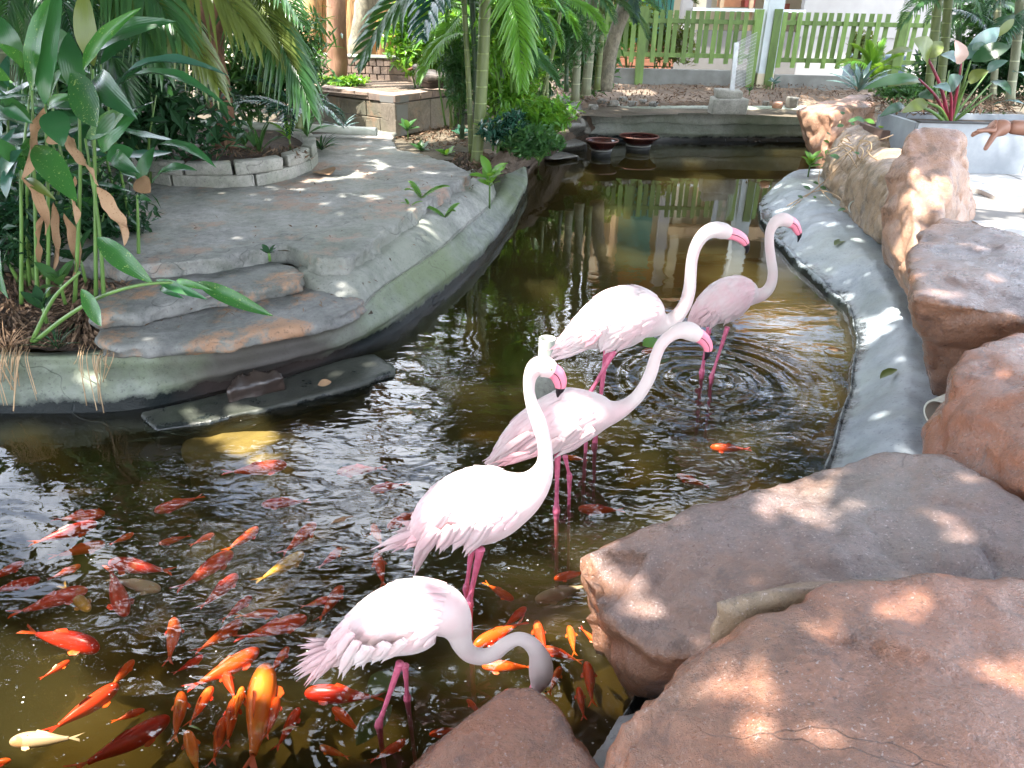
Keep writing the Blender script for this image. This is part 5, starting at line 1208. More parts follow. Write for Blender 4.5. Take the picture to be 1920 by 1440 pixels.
# ------------------------------------------------------------ leaf and frond shapes
def blade_vf(w, arch, fold=.25, seg=10, wave=.0, tipdrop=0.0, ph=0.0, twist=0.0, curl=0.0, shape=.9, nv=2):
    V = []; vv = [-1, -.5, 0, .5, 1] if nv == 2 else [-1, 0, 1]
    for i in range(seg + 1):
        u = i / seg; ww = w / 2 * max(.03, math.sin(math.pi * (u ** shape)) ** .8) if i < seg else 0.002
        zc = 4 * arch * u * (1 - u) - tipdrop * u ** 3
        for v in vv:
            a_ = twist * u; yy = v * ww; zz = abs(v) ** 1.5 * ww * (fold + curl * math.sin(u * 5 + ph)) + wave * ww * math.sin(u * 17 + ph + v * 2) * abs(v)
            V.append((u + .03 * math.sin(u * 9 + ph) * v * curl, yy * math.cos(a_) - zz * math.sin(a_), zc + yy * math.sin(a_) + zz * math.cos(a_)))
    k = len(vv); F = [(i * k + j, i * k + j + 1, (i + 1) * k + j + 1, (i + 1) * k + j) for i in range(seg) for j in range(k - 1)]
    return V, F
BL = {}
def blade_me(kind, mat):
    key = (kind, mat)
    if key not in BL:
        prm = {'broad0': dict(w=.26, arch=.07, fold=.22, wave=.05), 'broad1': dict(w=.23, arch=.13, fold=.3, wave=.08, ph=2), 'broad2': dict(w=.28, arch=-.03, fold=.15, wave=.06, ph=4), 'hang': dict(w=.34, arch=.12, fold=.2, wave=.05, shape=.75),
               'strap': dict(w=.075, arch=.10, fold=.3, seg=8, nv=1), 'lance': dict(w=.17, arch=.12, fold=.3, seg=8, nv=1), 'oval': dict(w=.50, arch=.06, fold=.15, seg=8, wave=.05), 'heart': dict(w=.62, arch=.10, fold=.18, wave=.08, shape=.62),
               'dead0': dict(w=.17, arch=.10, fold=.7, seg=16, wave=.35, twist=2.6, curl=.9, ph=1), 'dead1': dict(w=.18, arch=-.12, fold=.8, seg=16, wave=.3, twist=-2.2, curl=1.0, ph=3),
               'paddle': dict(w=.34, arch=.10, fold=.14, wave=.05, seg=12)}[kind]
        V, F = blade_vf(**prm); BL[key] = mesh_np('leaf_blade', V, F, M[mat])
    return BL[key]
def frame(p0, p1, up, ws=1.0, base=Vector((0, 0, 0))):
    x = Vector(p1) - Vector(p0); L = x.length; x.normalize(); z = Vector(up) - x * x.dot(Vector(up)); z.normalize(); y = z.cross(x)
    m_ = Matrix((x * L, y * L * ws, z * L)).transposed().to_4x4(); m_.translation = Vector(p0) - base; return m_
def put_leaf(root, p0, p1, kind, mat, ws=1.0, up=None, name='leaf', roll=0.0):
    up = Vector(up) if up is not None else Vector((random.uniform(-.3, .3), random.uniform(-.6, .1), 1))
    o = obj(name, blade_me(kind, mat), root); o.matrix_local = frame(p0, p1, up, ws, wloc(root)); return o
def frond_vf(n=34, droop=.12, arch=.14, ll=.30, lw=.030, hang=.35, seed=0, vee=.35, bare=.12, spread=1.0):
    r = random.Random(seed); V = []; F = []
    rp_ = [Vector((u, 0, 4 * arch * u * (1 - u) - droop * u * u * 0)) for u in np.linspace(0, 1, 12)]
    tv, tf = tube_vf(rp_, [.010 * (1 - .8 * i / 11) for i in range(12)], 5); V += [tuple(v) for v in tv]; F += list(tf)
    for i in range(n):
        u = bare + (1 - bare) * (i / (n - 1)) ** .95; c = Vector((u, 0, 4 * arch * u * (1 - u))); le = ll * (math.sin(math.pi * (.12 + .80 * u)) ** .7) * r.uniform(.88, 1.08)
        an = R(62 - 42 * u) * spread
        for sg in (-1, 1):
            a2 = an + r.uniform(-.08, .08); d = Vector((math.cos(a2), sg * math.sin(a2), vee)).normalized(); b0 = len(V); sv = 4
            side = Vector((math.sin(a2), -sg * math.cos(a2), 0))
            for k in range(sv + 1):
                t = k / sv; p = c + d * (le * t) + Vector((0, 0, -hang * le * t * t * r.uniform(.9, 1.15))); w_ = lw * (.35 + .65 * math.sin(math.pi * min(1, t * .75 + .12))) * (1 - .85 * max(0, t - .6) / .4)
                V += [tuple(p - side * w_ / 2), tuple(p + Vector((0, 0, -w_ * .25))), tuple(p + side * w_ / 2)]
            F += [(b0 + k * 3 + j, b0 + k * 3 + j + 1, b0 + (k + 1) * 3 + j + 1, b0 + (k + 1) * 3 + j) for k in range(sv) for j in (0, 1)]
    return V, F
FR = {}
def frond_me(kind, mat):
    key = (kind, mat)
    if key not in FR:
        prm = {'areca0': dict(n=34, arch=.16, seed=1), 'areca1': dict(n=30, arch=.24, hang=.6, seed=2), 'areca2': dict(n=36, arch=.08, hang=.25, seed=3, ll=.26), 'long0': dict(n=40, arch=.15, ll=.26, lw=.020, hang=.40, seed=4, vee=.1), 'long1': dict(n=38, arch=.14, ll=.28, lw=.021, hang=.6, seed=5, vee=0),
               'big0': dict(n=16, arch=.16, ll=.36, lw=.062, hang=.35, seed=6, vee=.2), 'fern': dict(n=26, arch=.14, ll=.2, lw=.045, hang=.2, seed=7, vee=.1, bare=.05)}[kind]
        V, F = frond_vf(**prm); FR[key] = mesh_np('frond_blade', V, F, M[mat])
    return FR[key]
def put_frond(root, p0, p1, kind, mat, ws=1.0, up=None, name='frond'):
    o = obj(name, frond_me(kind, mat), root); o.matrix_local = frame(p0, p1, up if up is not None else Vector((random.uniform(-.2, .2), random.uniform(-.4, 0), 1)), ws, wloc(root)); return o
def leafmass(name, cen, length, width, mat, parent=None, droop=.3, seed=0, base=None, flat=.6):
    """thousands of small folded leaves at the given centres, one mesh"""
    rg_ = np.random.default_rng(seed); n = len(cen); az = rg_.uniform(0, 2 * np.pi, n); el = rg_.normal(-droop, .45, n)
    d = np.stack([np.cos(az) * np.cos(el), np.sin(az) * np.cos(el), np.sin(el)], 1); up = np.stack([rg_.normal(0, .45, n), rg_.normal(0, .45, n), np.ones(n)], 1)
    s = np.cross(d, up); s /= np.linalg.norm(s, axis=1, keepdims=True); u = np.cross(s, d); L = length * rg_.uniform(.6, 1.25, n)[:, None]; W = width * rg_.uniform(.7, 1.2, n)[:, None]
    p0 = cen - d * L / 2; p3 = cen + d * L / 2; pm = cen - d * L * .08; z = -u * W * .22
    V = np.stack([p0, pm + s * W / 2 + u * W * .12, pm + z * .3, pm - s * W / 2 + u * W * .12, p3 - u * L * .12], 1).reshape(-1, 3); b0 = (np.arange(n) * 5)[:, None]
    F = np.concatenate([b0 + np.array([[0, 2, 1]]), b0 + np.array([[0, 3, 2]]), b0 + np.array([[1, 2, 4]]), b0 + np.array([[2, 3, 4]])])
    org = np.array(wloc(parent)) if parent else (np.array(base) if base is not None else np.array([cen[:, 0].mean(), cen[:, 1].mean(), cen[:, 2].min()]))
    o = obj(name, mesh_np(name, V - org, F, mat, False), parent)
    if not parent: o.location = org
    return o
def blobpts(n, c, rad, seed=0, shell=.45):
    rg_ = np.random.default_rng(seed); v = rg_.normal(size=(n, 3)); v /= np.linalg.norm(v, axis=1, keepdims=True); r = (shell + (1 - shell) * rg_.uniform(0, 1, n) ** .6)[:, None]
    p = v * r; p += .18 * np.sin(p[:, [1, 2, 0]] * 6 + seed); return np.array(c) + p * np.array(rad)
def bush(c, rad, n, L, W, mat, label, cat='shrub', group=None, seed=0, name='shrub', nb=4, stems=5):
    c = Vector(c); e = empty(name, (c.x, c.y, c.z - rad[2]), label, cat, group); rg_ = random.Random(seed); P_ = []
    for k in range(nb):
        off = Vector((rg_.uniform(-.5, .5) * rad[0], rg_.uniform(-.5, .5) * rad[1], rg_.uniform(-.35, .45) * rad[2]))
        P_.append(blobpts(n // nb, c + off, [r * rg_.uniform(.5, .8) for r in rad], seed * 7 + k, .2))
    leafmass('foliage', np.concatenate(P_), L, W, M[mat], e, seed=seed)
    mb = MB()
    for k in range(stems):
        t = c + Vector((rg_.uniform(-.6, .6) * rad[0], rg_.uniform(-.6, .6) * rad[1], rg_.uniform(0, .5) * rad[2])); b0 = e.location + Vector((rg_.uniform(-.1, .1), rg_.uniform(-.1, .1), -.03))
        mb.tube([b0, b0.lerp(t, .5) + Vector((rg_.uniform(-.05, .05), 0, .05)), t], [.012, .009, .004], 5)
    mb.build('stem', M['stem'], e); return e

# ------------------------------------------------------------ trees with their crowns, which throw the dappled shade
def trunk(parent, pts, rads, mat, n=14, amp=.06, name='trunk'):
    q = catmull([tuple(p) + (r,) for p, r in zip(pts, rads)], 8); mb = MB(); mb.tube([Vector(p[:3]) for p in q], [p[3] for p in q], n)
    mb.V = [tuple(Vector(v) + Vector((noise.noise(Vector(v) * 5), noise.noise(Vector(v) * 5 + Vector((7, 0, 0))), 0)) * amp * rads[0]) for v in mb.V]
    return mb.build(name, M[mat], parent)
LIT = [  # places the sun reaches through gaps: (point, radius, stretch)
    (P(780, 1115, .38), .13), (P(850, 1100, .38), .10), (P(690, 1160, .36), .06), (P(915, 915, .60), .13), (P(845, 945, .55), .08), (P(985, 890, .6), .06), (P(1000, 740, .85), .12), (P(1010, 690, .9), .10), (P(1020, 830, .72), .09),
    (P(1070, 775, .55), .13), (P(1000, 830, .45), .10), (P(1120, 770, .55), .08), (P(1200, 740, .6), .10), (P(1235, 660, .75), .09), (P(1290, 630, .8), .08), (P(1150, 585, .68), .16), (P(1090, 650, .5), .08), (P(1210, 580, .68), .08), (P(1270, 600, .65), .08), (P(1300, 500, .85), .09), (P(1350, 435, 1.0), .12),
    (P(1345, 555, .55), .07), (P(1440, 540, .6), .06), (P(1465, 420, .9), .07),
    (P(1460, 925, .44), .085), (P(1500, 955, .44), .10), (P(1545, 965, .46), .07), (P(1560, 893, .47), .05), (P(1540, 910, .47), .035), (P(1400, 985, .4), .04), (P(1700, 957, .5), .035), (P(1775, 1015, .52), .035), (P(1822, 1000, .53), .04), (P(1105, 1098, .33), .04), (P(1190, 1118, .35), .055),
    (P(1425, 1335, .56), .085), (P(1435, 1395, .57), .06), (P(1500, 1190, .6), .055), (P(1550, 1180, .6), .035), (P(1710, 1125, .62), .035), (P(1740, 1075, .56), .03), (P(1900, 1250, .62), .06),
    (P(1730, 300, 1.05), .07), (P(1755, 268, 1.14), .06), (P(1745, 350, .92), .07), (P(1710, 410, .76), .05), (P(1640, 240, .8), .06), (P(1560, 190, .86), .10), (P(1770, 548, .75), .05), (P(1720, 515, .76), .05), (P(1860, 528, .76), .06), (P(1835, 470, .78), .03), (P(1900, 640, .7), .05), (P(1870, 730, .6), .05), (P(1905, 720, .6), .05),
    (P(1525, 385, .15), .035), (P(1560, 430, .16), .05), (P(1580, 515, .14), .03), (P(1700, 560, .2), .04), (P(1690, 670, .2), .05), (P(1640, 595, .15), .03), (P(1655, 775, .16), .03), (P(1600, 640, .1), .025), (P(1610, 455, .17), .03),
    (P(1850, 380, .5), .25), (P(1900, 420, .5), .22), (P(1815, 350, .5), .12), (P(1880, 345, .5), .15), (P(1840, 430, .5), .10),
    (P(640, 160, .85), .28), (P(720, 158, .85), .22), (P(590, 155, .85), .25), (P(790, 150, .85), .12), (P(560, 150, .85), .2),
    (P(600, 375, .5), .05), (P(700, 365, .5), .07), (P(640, 360, .5), .05), (P(560, 352, .5), .06), (P(500, 350, .5), .05), (P(780, 405, .44), .07), (P(810, 425, .40), .06), (P(650, 545, .33), .035), (P(672, 572, .28), .03), (P(630, 395, .5), .03), (P(620, 430, .5), .03), (P(575, 430, .5), .025),
    (P(680, 330, .5), .04), (P(800, 320, .5), .06), (P(760, 310, .5), .04), (P(690, 262, .5), .06), (P(660, 290, .5), .05), (P(400, 400, .5), .02), (P(450, 440, .5), .02), (P(290, 380, .5), .03), (P(180, 500, .5), .03),
    (P(160, 705, .15), .05), (P(175, 725, .12), .04), (P(10, 570, .3), .08), (P(30, 640, .26), .06), (P(335, 768, .05), .025), (P(355, 755, .05), .018), (P(425, 775, .05), .02), (P(610, 722, .05), .02), (P(690, 680, .05), .03),
    (P(1450, 220, .45), .16), (P(1400, 195, .5), .1), (P(1480, 250, .2), .25), (P(1430, 318, 0), .1), (P(1190, 170, .55), .35), (P(1150, 160, .55), .25), (P(1330, 165, .55), .12), (P(1450, 195, .6), .1),
    (P(870, 600, 0), .10), (P(440, 40, 1.2), .2), (P(55, 100, 1.1), .12), (P(170, 180, 1.1), .08), (P(190, 160, 1.1), .06), (P(110, 240, 1.0), .05), (P(135, 290, .9), .05), (P(300, 140, 1.2), .08),
    (P(30, 1280, -.1), .20), (P(100, 1320, -.1), .16), (P(20, 1370, -.1), .16), (P(150, 1370, -.1), .1), (P(470, 830, -.1), .16), (P(530, 920, -.1), .08), (P(960, 1105, -.1), .09), (P(1000, 1070, -.1), .06), (P(1180, 805, -.1), .12), (P(1230, 700, -.1), .10), (P(1330, 855, -.1), .09), (P(470, 1010, -.1), .07), (P(500, 1100, -.1), .06), (P(940, 1300, -.1), .08), (P(200, 1180, -.1), .05), (P(310, 930, -.1), .05), (P(160, 1000, -.1), .07), (P(220, 1060, -.1), .06), (P(390, 1060, -.1), .07), (P(420, 1100, -.1), .05), (P(120, 1110, -.1), .06), (P(130, 1200, -.1), .06), (P(325, 1195, -.1), .05), (P(430, 1240, -.1), .07), (P(380, 1320, -.1), .06), (P(490, 1300, -.1), .07), (P(250, 1330, -.1), .06), (P(590, 1300, -.1), .05), (P(650, 1310, -.1), .05), (P(1010, 1190, -.1), .06), (P(1090, 1240, -.1), .07), (P(930, 1200, -.1), .06), (P(490, 880, -.1), .06), (P(670, 880, -.1), .05), (P(560, 1010, -.1), .04), (P(70, 830, -.1), .10), (P(590, 1260, -.1), .06),
]
SH = SUN / SUN.z
def canopy_points(n, x0, x1, y0, y1, h0, h1, seed, thr=-.42):
    rg_ = np.random.default_rng(seed); x = rg_.uniform(x0, x1, n); y = rg_.uniform(y0, y1, n); h = rg_.uniform(h0, h1, n)
    keep = np.array([noise.noise(Vector((a * .9, b * .9, 5.5))) + .5 * noise.noise(Vector((a * 2.4, b * 2.4, 1.5))) > (thr if b > 3.4 else -2) for a, b in zip(x, y)])
    x, y, h = x[keep], y[keep], h[keep]; p = np.stack([x + SH.x * h, y + SH.y * h, .4 + h], 1); ok = np.ones(len(p), bool)
    for q, r in LIT:
        dz = p[:, 2] - q.z; gx = p[:, 0] - SH.x * dz - q.x; gy = p[:, 1] - SH.y * dz - q.y
        ok &= (gx * gx + gy * gy) > (r * (.8 if q.x > .55 and q.y < 2.6 else 1) + .04) ** 2
    return p[ok]
CAN = canopy_points(125000, -9, 7.5, -2.5, 15.5, 3.9, 6.6, 3)
CAN = CAN[(CAN[:, 1] - SH.y * (CAN[:, 2] - .4)) < np.where(CAN[:, 0] - SH.x * (CAN[:, 2] - .4) < .8, 8.3, 15.5)]
_r = np.random.default_rng(4).uniform(0, 1, len(CAN)); CAN = CAN[~((CAN[:, 0] > 1.6) & (CAN[:, 1] > 4.2) & (CAN[:, 1] < 11) & (_r < .62))]
SKYGAP = [(560, 1040, .55), (620, 980, .4), (480, 1130, .4), (430, 1150, .3), (680, 760, .55), (600, 740, .3), (330, 850, .3), (1340, 960, .55), (1250, 990, .4), (1100, 1000, .3), (1120, 1290, .35), (1090, 1200, .25), (640, 1340, .3), (800, 640, .35), (1290, 760, .4), (1200, 960, .3), (100, 900, .25), (40, 980, .25), (340, 1200, .25), (920, 1020, .25), (1440, 760, .35), (250, 880, .2), (1350, 640, .3), (1500, 650, .3)]
SKYGAP = [(a, c, r * 1.25) for a, c, r in SKYGAP] + [(1650, 1000, .6), (1800, 1080, .6), (1500, 1120, .4), (1750, 1200, .6), (1600, 1300, .5), (1880, 1150, .5), (1800, 480, .6), (1700, 600, .5)]
for px, py, r in SKYGAP:      # breaks in the leaves through which the open sky is mirrored
    q = P(px, py, .5 if px > 1480 and (py > 950 or px > 1690) else 0); d = ray(px, py); d = np.array((d.x, d.y, -d.z)); d /= np.linalg.norm(d); w_ = CAN - np.array(q); t_ = (w_ @ d)[:, None]; dist = np.linalg.norm(w_ - t_ * d, axis=1)
    CAN = CAN[dist > r]
T0 = P(424, 280, .60)
trees = []
e = empty('tree', T0, 'tree with shaggy red brown bark rising from the round block planter', 'tree'); trees.append((e, Vector((T0.x + .2, T0.y + .5, 4.4))))
tp = D(392, -10, T0.y - .1)
trunk(e, [T0 - Vector((0, 0, .1)), T0 + Vector((0, 0, .12)), T0.lerp(tp, .4), tp, tp + (tp - T0) * .9 + Vector((.1, .1, 0)), tp + (tp - T0) * 1.7 + Vector((.4, .3, .3))], [.14, .105, .085, .08, .07, .05], 'bark_red', 16, .25)
for k in range(9):   # peeling bark strips
    a = random.uniform(0, 6.28); zz = random.uniform(.1, 1.0); c = T0.lerp(tp, zz / (tp.z - T0.z)) + Vector((math.cos(a), math.sin(a), 0)) * .088
    put_leaf(e, c, c + Vector((math.cos(a) * .03, math.sin(a) * .03, -random.uniform(.08, .2))), 'strap', 'leaf_dry', 1.6, (math.cos(a), math.sin(a), 0), 'bark_strip')
T1 = D(632, 142, 10.2); T1.z = .84; e = empty('tree', T1, 'smooth reddish trunk standing in the raised planter behind the block wall', 'tree'); trees.append((e, Vector((-3.4, 9.5, 4.6))))
tp = D(630, -10, 10.2); trunk(e, [T1, T1.lerp(tp, .1), tp, tp + Vector((.1, 0, 1.5)), tp + Vector((.5, -.4, 3.2))], [.15, .125, .12, .11, .07], 'bark_pale', 16, .15)
T2 = D(668, 112, 12.4); T2.z = .45; e = empty('tree', T2, 'mottled grey leaning trunk in front of the ochre barked one', 'tree'); trees.append((e, Vector((-.8, 12, 5))))
tp = D(690, -10, 12.4); trunk(e, [T2, D(672, 100, 12.4), tp, tp + Vector((.6, -.3, 2)), tp + Vector((1.2, -1, 3.6))], [.17, .15, .15, .13, .08], 'bark_grey', 14, .2)
T3 = D(650, 120, 14); T3.z = .45; e = empty('tree', T3, 'massive old trunk with ochre fibrous vertical bark at the top left', 'tree')
mb = MB()
for px, w in ((588, 22), (612, 26), (640, 24), (664, 20), (688, 26), (716, 22), (738, 14)):
    a = D(px, 118, 14); tpp = D(px + random.uniform(-6, 6), -30, 14); rr = pxm(w, a) * .8; a.z = .4; jy = random.uniform(-.12, .12)
    mb.tube([a + Vector((0, jy, 0)), a.lerp(tpp, .5) + Vector((random.uniform(-.05, .05), jy, 0)), tpp + Vector((0, jy, 0)), tpp + Vector((0, jy, 2.5))], [rr * 1.15, rr, rr, rr * .8], 12)
mb.V = [tuple(Vector(v) + Vector((noise.noise(Vector((v[0] * 14, v[1] * 14, v[2] * 1.2))), noise.noise(Vector((v[0] * 14, v[1] * 14, v[2] * 1.2 + 9))), 0)) * .05) for v in mb.V]
mb.build('trunk', M['bark_ochre'], e); trees.append((e, Vector((-4.5, 13, 5))))
T4 = D(765, 118, 12.8); T4.z = .45; e = empty('tree', T4, 'short stout mossy trunk right of the ochre barked one', 'tree'); trees.append((e, Vector((.5, 11, 5.4))))
trunk(e, [T4, T4 + Vector((0, 0, .5)), D(768, -10, 12.8), D(768, -10, 12.8) + Vector((0, 0, 2))], [.24, .19, .17, .12], 'bark_grey', 14, .2)
for (x, y, lb, cr) in ((-5.5, 3.5, 'tree out of the picture on the left whose crown shades the pond', (-4, 4, 5)), (-2.0, -2.2, 'tree behind the viewer whose crown shades the near water', (-2, 1.2, 5)), (4.6, -1.5, 'tree behind the boulders out of the picture', (2.0, 1.5, 5)), (6.8, 8.2, 'tree beyond the stone planter whose crown reaches over the paving', (3.2, 7, 5.2)), (6.2, 4.2, 'tree on the paving out of the picture on the right', (2.2, 4.2, 5.2))):
    b0 = Vector((x, y, .42)); e = empty('tree', b0, lb, 'tree'); cr = Vector(cr); trees.append((e, cr))
    trunk(e, [b0, b0 + Vector((0, 0, 1.4)), b0.lerp(cr, .35) + Vector((0, 0, 1.3)), b0.lerp(cr, .8) + Vector((0, 0, .4))], [.2, .16, .13, .06], 'bark_grey', 12, .15)
cen = np.array([tuple(c) for _, c in trees]); ow = np.argmin(((CAN[:, None, :2] - cen[None, :, :2]) ** 2).sum(2), 1)
for k, (e, c) in enumerate(trees):
    sel = CAN[ow == k]
    if len(sel) < 50: continue
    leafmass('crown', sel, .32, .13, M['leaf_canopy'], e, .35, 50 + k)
    mb = MB(); top = c + Vector((0, 0, .2)); rb = random.Random(k); tr_ = [o for o in e.children if o.name.startswith('trunk')][0]
    vz = max(tr_.data.vertices, key=lambda v: v.co.z).co + e.location
    for j in range(9):
        t = Vector(sel[rb.randrange(len(sel))]); md = vz.lerp(t, .5) + Vector((0, 0, .25)); mb.tube([Vector(p) for p in catmull([vz, md, t], 5)], list(np.linspace(.05, .012, 11)), 6)
    mb.build('limb', M['bark_grey'], e)

# ------------------------------------------------------------ ginger clump, front left
gd = 3.35
def st(px, py, d=gd): return D(px, py, d)
def ginger(label, group, base, stems, leaves, dead=(), gm='leaf_ginger'):
    """stems: list of photo polylines; leaves: (x0,y0,x1,y1,width_px,kind,mat,dist0,dist1)"""
    b0 = P(*base); e = empty('ginger_plant', b0, label, 'plant', group)
    for s_ in stems:
        q = [D(x, y, b0.y + (dd if len(r) else 0) if False else b0.y + (r[0] if r else 0)) for x, y, *r in s_ for dd in (0,)]
        cq = catmull(q, 5); mb = MB(); mb.tube([Vector(p) for p in cq], list(np.linspace(.011, .006, len(cq))), 7); mb.build('stem', M['stem'], e)
    for (x0, y0, x1, y1, w, kind, mat, d0, d1, *up) in leaves:
        p0 = D(x0, y0, b0.y + d0); p1 = D(x1, y1, b0.y + d1); L = (p1 - p0).length; W = pxm(w, (p0 + p1) / 2)
        if mat == 'leaf_dry' and kind != 'oval': kind = 'dead0' if (x0 + y0) % 2 else 'dead1'
        nat = {'broad0': .26, 'broad1': .23, 'broad2': .28, 'hang': .34, 'dead0': .22, 'dead1': .22, 'lance': .17, 'strap': .075, 'oval': .5}[kind]
        put_leaf(e, p0, p1, kind, mat, W / L / nat, up[0] if up else (random.uniform(-.3, .4), -1.0, .55), 'leaf' if mat != 'leaf_dry' else 'dead_leaf')
    return e
gg = 'ginger clumps at the left bank'; G, G2, OL, DR = 'leaf_ginger', 'leaf_ginger2', 'leaf_olive', 'leaf_dry'
ginger('tall ginger plant with upright broad leaves at the very left, brown dead leaves hanging below', gg, (75, 560, .38), [[(70, 560), (66, 400), (60, 170)], [(90, 560), (90, 380), (85, 195)], [(40, 570), (40, 420), (38, 320)]],
       [(60, 172, 98, -15, 40, 'broad0', G, 0, .05), (85, 200, 118, -30, 56, 'broad0', G2, 0, .1), (60, 232, -10, 190, 30, 'broad1', G2, .05, -.2), (48, 130, -10, 80, 26, 'broad1', G, .1, -.1), (66, 272, 145, 380, 52, 'broad0', G, -.05, -.35, (.5, -1, .5)), (98, 208, 118, 275, 52, 'hang', G2, -.05, -.15),
        (0, 190, 62, 232, 26, 'broad1', G2, 0, -.1), (0, 335, 42, 280, 30, 'broad0', 'leaf_blue', 0, -.1), (12, 372, 34, 300, 26, 'broad1', 'leaf_blue', -.1, 0), (20, 150, -30, 110, 30, 'broad0', G, 0, -.2), (0, 470, 16, 560, 22, 'broad1', G, -.3, -.45), (90, 205, 145, 178, 18, 'broad1', G, 0, -.1), (40, 120, 0, 30, 34, 'broad1', G2, .2, .2), (30, 300, -30, 250, 30, 'broad1', G2, 0, -.2),
        (82, 202, 40, 335, 34, 'broad1', DR, -.05, -.1, (.6, -1, 0)), (42, 332, 84, 440, 20, 'broad1', DR, -.1, -.05, (-.6, -1, 0)), (130, 255, 185, 350, 34, 'broad1', DR, 0, -.1, (.7, -1, .2)), (182, 350, 232, 460, 42, 'broad2', DR, -.1, -.15, (-.2, -1, .3)), (140, 330, 142, 420, 26, 'broad1', DR, 0, -.05, (.9, -.6, 0)), (95, 250, 108, 270, 30, 'oval', DR, 0, -.05),
        (50, 335, 105, 375, 18, 'broad1', OL, 0, -.1), (85, 400, 75, 500, 16, 'strap', DR, 0, 0), (120, 400, 135, 520, 22, 'lance', DR, 0, 0), (100, 380, 98, 510, 20, 'lance', DR, .05, 0)])
ginger('ginger plant with long arching leaves leaning right over the round planter', gg, (175, 560, .38), [[(180, 560), (178, 340), (174, 130)], [(195, 560), (185, 420), (160, 260)], [(140, 570), (150, 350), (148, 180)]],
       [(176, 124, 158, -25, 46, 'broad0', OL, 0, .05), (156, 132, 266, 14, 26, 'broad1', G, 0, -.05), (132, 137, 182, 238, 64, 'broad2', G, -.1, -.35, (-.3, -1, .6)), (184, 140, 258, 224, 50, 'broad1', G2, 0, -.3), (226, 148, 430, 143, 26, 'broad1', 'leaf_blue', 0, -.15, (0, -.5, 1)), (232, 153, 425, 200, 30, 'broad1', G2, .05, -.2, (0, -.3, 1)),
        (160, 260, 240, 198, 36, 'broad2', G, 0, -.15), (188, 282, 260, 212, 54, 'broad1', G2, 0, -.1), (200, 300, 250, 280, 40, 'broad0', G2, .05, .1), (215, 290, 262, 325, 32, 'broad1', G2, 0, -.2), (90, 205, 145, 178, 18, 'broad0', G, 0, -.1), (150, 180, 128, 60, 44, 'broad1', G2, .15, .2), (170, 100, 330, 40, 40, 'broad1', G2, .3, .2), (150, 110, 60, 40, 40, 'broad1', G2, .3, .2)])
ginger('ginger shoot with a curled brown tip standing alone against the grey terrace', gg, (258, 480, .46), [[(260, 485), (259, 420), (257, 365)]],
       [(257, 335, 282, 362, 36, 'oval', DR, 0, -.1), (258, 370, 285, 378, 12, 'lance', G2, 0, -.1), (255, 330, 215, 290, 26, 'broad1', G2, 0, .1), (293, 272, 406, 315, 26, 'broad1', G2, 0, -.15, (0, -.3, 1)), (286, 345, 370, 320, 30, 'broad1', G2, 0, -.15, (0, -.5, 1)), (260, 345, 290, 275, 24, 'broad1', G2, 0, .05)])
bs = ginger('bent ginger stalk arching low across the stone steps with glossy tip leaves', gg, (70, 640, .30), [[(65, 640), (130, 590, -.05), (200, 552, -.1), (280, 532, -.15), (370, 530, -.2)], [(60, 640), (100, 560), (150, 510)]],
       [(182, 445, 288, 532, 40, 'broad1', G, -.05, -.15), (292, 525, 390, 562, 20, 'broad0', G2, -.12, -.25), (368, 528, 513, 593, 30, 'broad0', G, -.2, -.35), (152, 542, 190, 612, 30, 'broad2', G, -.1, -.3), (300, 540, 345, 560, 14, 'lance', G2, -.1, -.2), (330, 525, 400, 545, 14, 'lance', G, -.2, -.3)])
rr = random.Random(5)
for k, (bx, by, bz, lb) in enumerate([(20, 520, .42, 'dark ginger plant crowding the left edge behind the tall one'), (140, 470, .45, 'ginger plant deep in the shade behind the dead brown leaves'), (-60, 430, .45, 'ginger plant mostly cut off by the left edge'), (90, 420, .45, 'dark leafy ginger in the gap between the two tall plants'), (215, 430, .46, 'short ginger plant at the back of the clump near the terrace'), (50, 460, .44, 'ginger plant between the left edge and the dead brown leaves'), (170, 400, .46, 'ginger plant rising behind the two upright olive leaves'), (-20, 380, .46, 'ginger plant at the back of the clump by the left edge'), (130, 380, .46, 'ginger plant whose leaves fill the dark middle of the clump')]):
    b0 = P(bx, by, bz); e = empty('ginger_plant', b0, lb, 'plant', gg)
    for s_ in range(4):
        b1 = b0 + Vector((rr.uniform(-.15, .15), rr.uniform(-.1, .1), 0)); t = b1 + Vector((rr.uniform(-.35, .35), rr.uniform(-.3, .2), rr.uniform(.5, 1.15)))
        cq = catmull([b1, b1.lerp(t, .5) + Vector((0, 0, .08)), t], 6); mb = MB(); mb.tube([Vector(p) for p in cq], list(np.linspace(.01, .005, len(cq))), 6); mb.build('stem', M['stem'], e)
        for j in range(6):
            p = Vector(cq[int((.35 + .65 * j / 5) * (len(cq) - 1))]); a = rr.uniform(0, 6.28); L = rr.uniform(.28, .45); el = rr.uniform(-.4, .7)
            put_leaf(e, p, p + Vector((math.cos(a) * math.cos(el), math.sin(a) * math.cos(el), math.sin(el))) * L, rr.choice(['broad0', 'broad1', 'broad2']), rr.choice([G2, G2, G, 'leaf_blue']), rr.uniform(.8, 1.15))

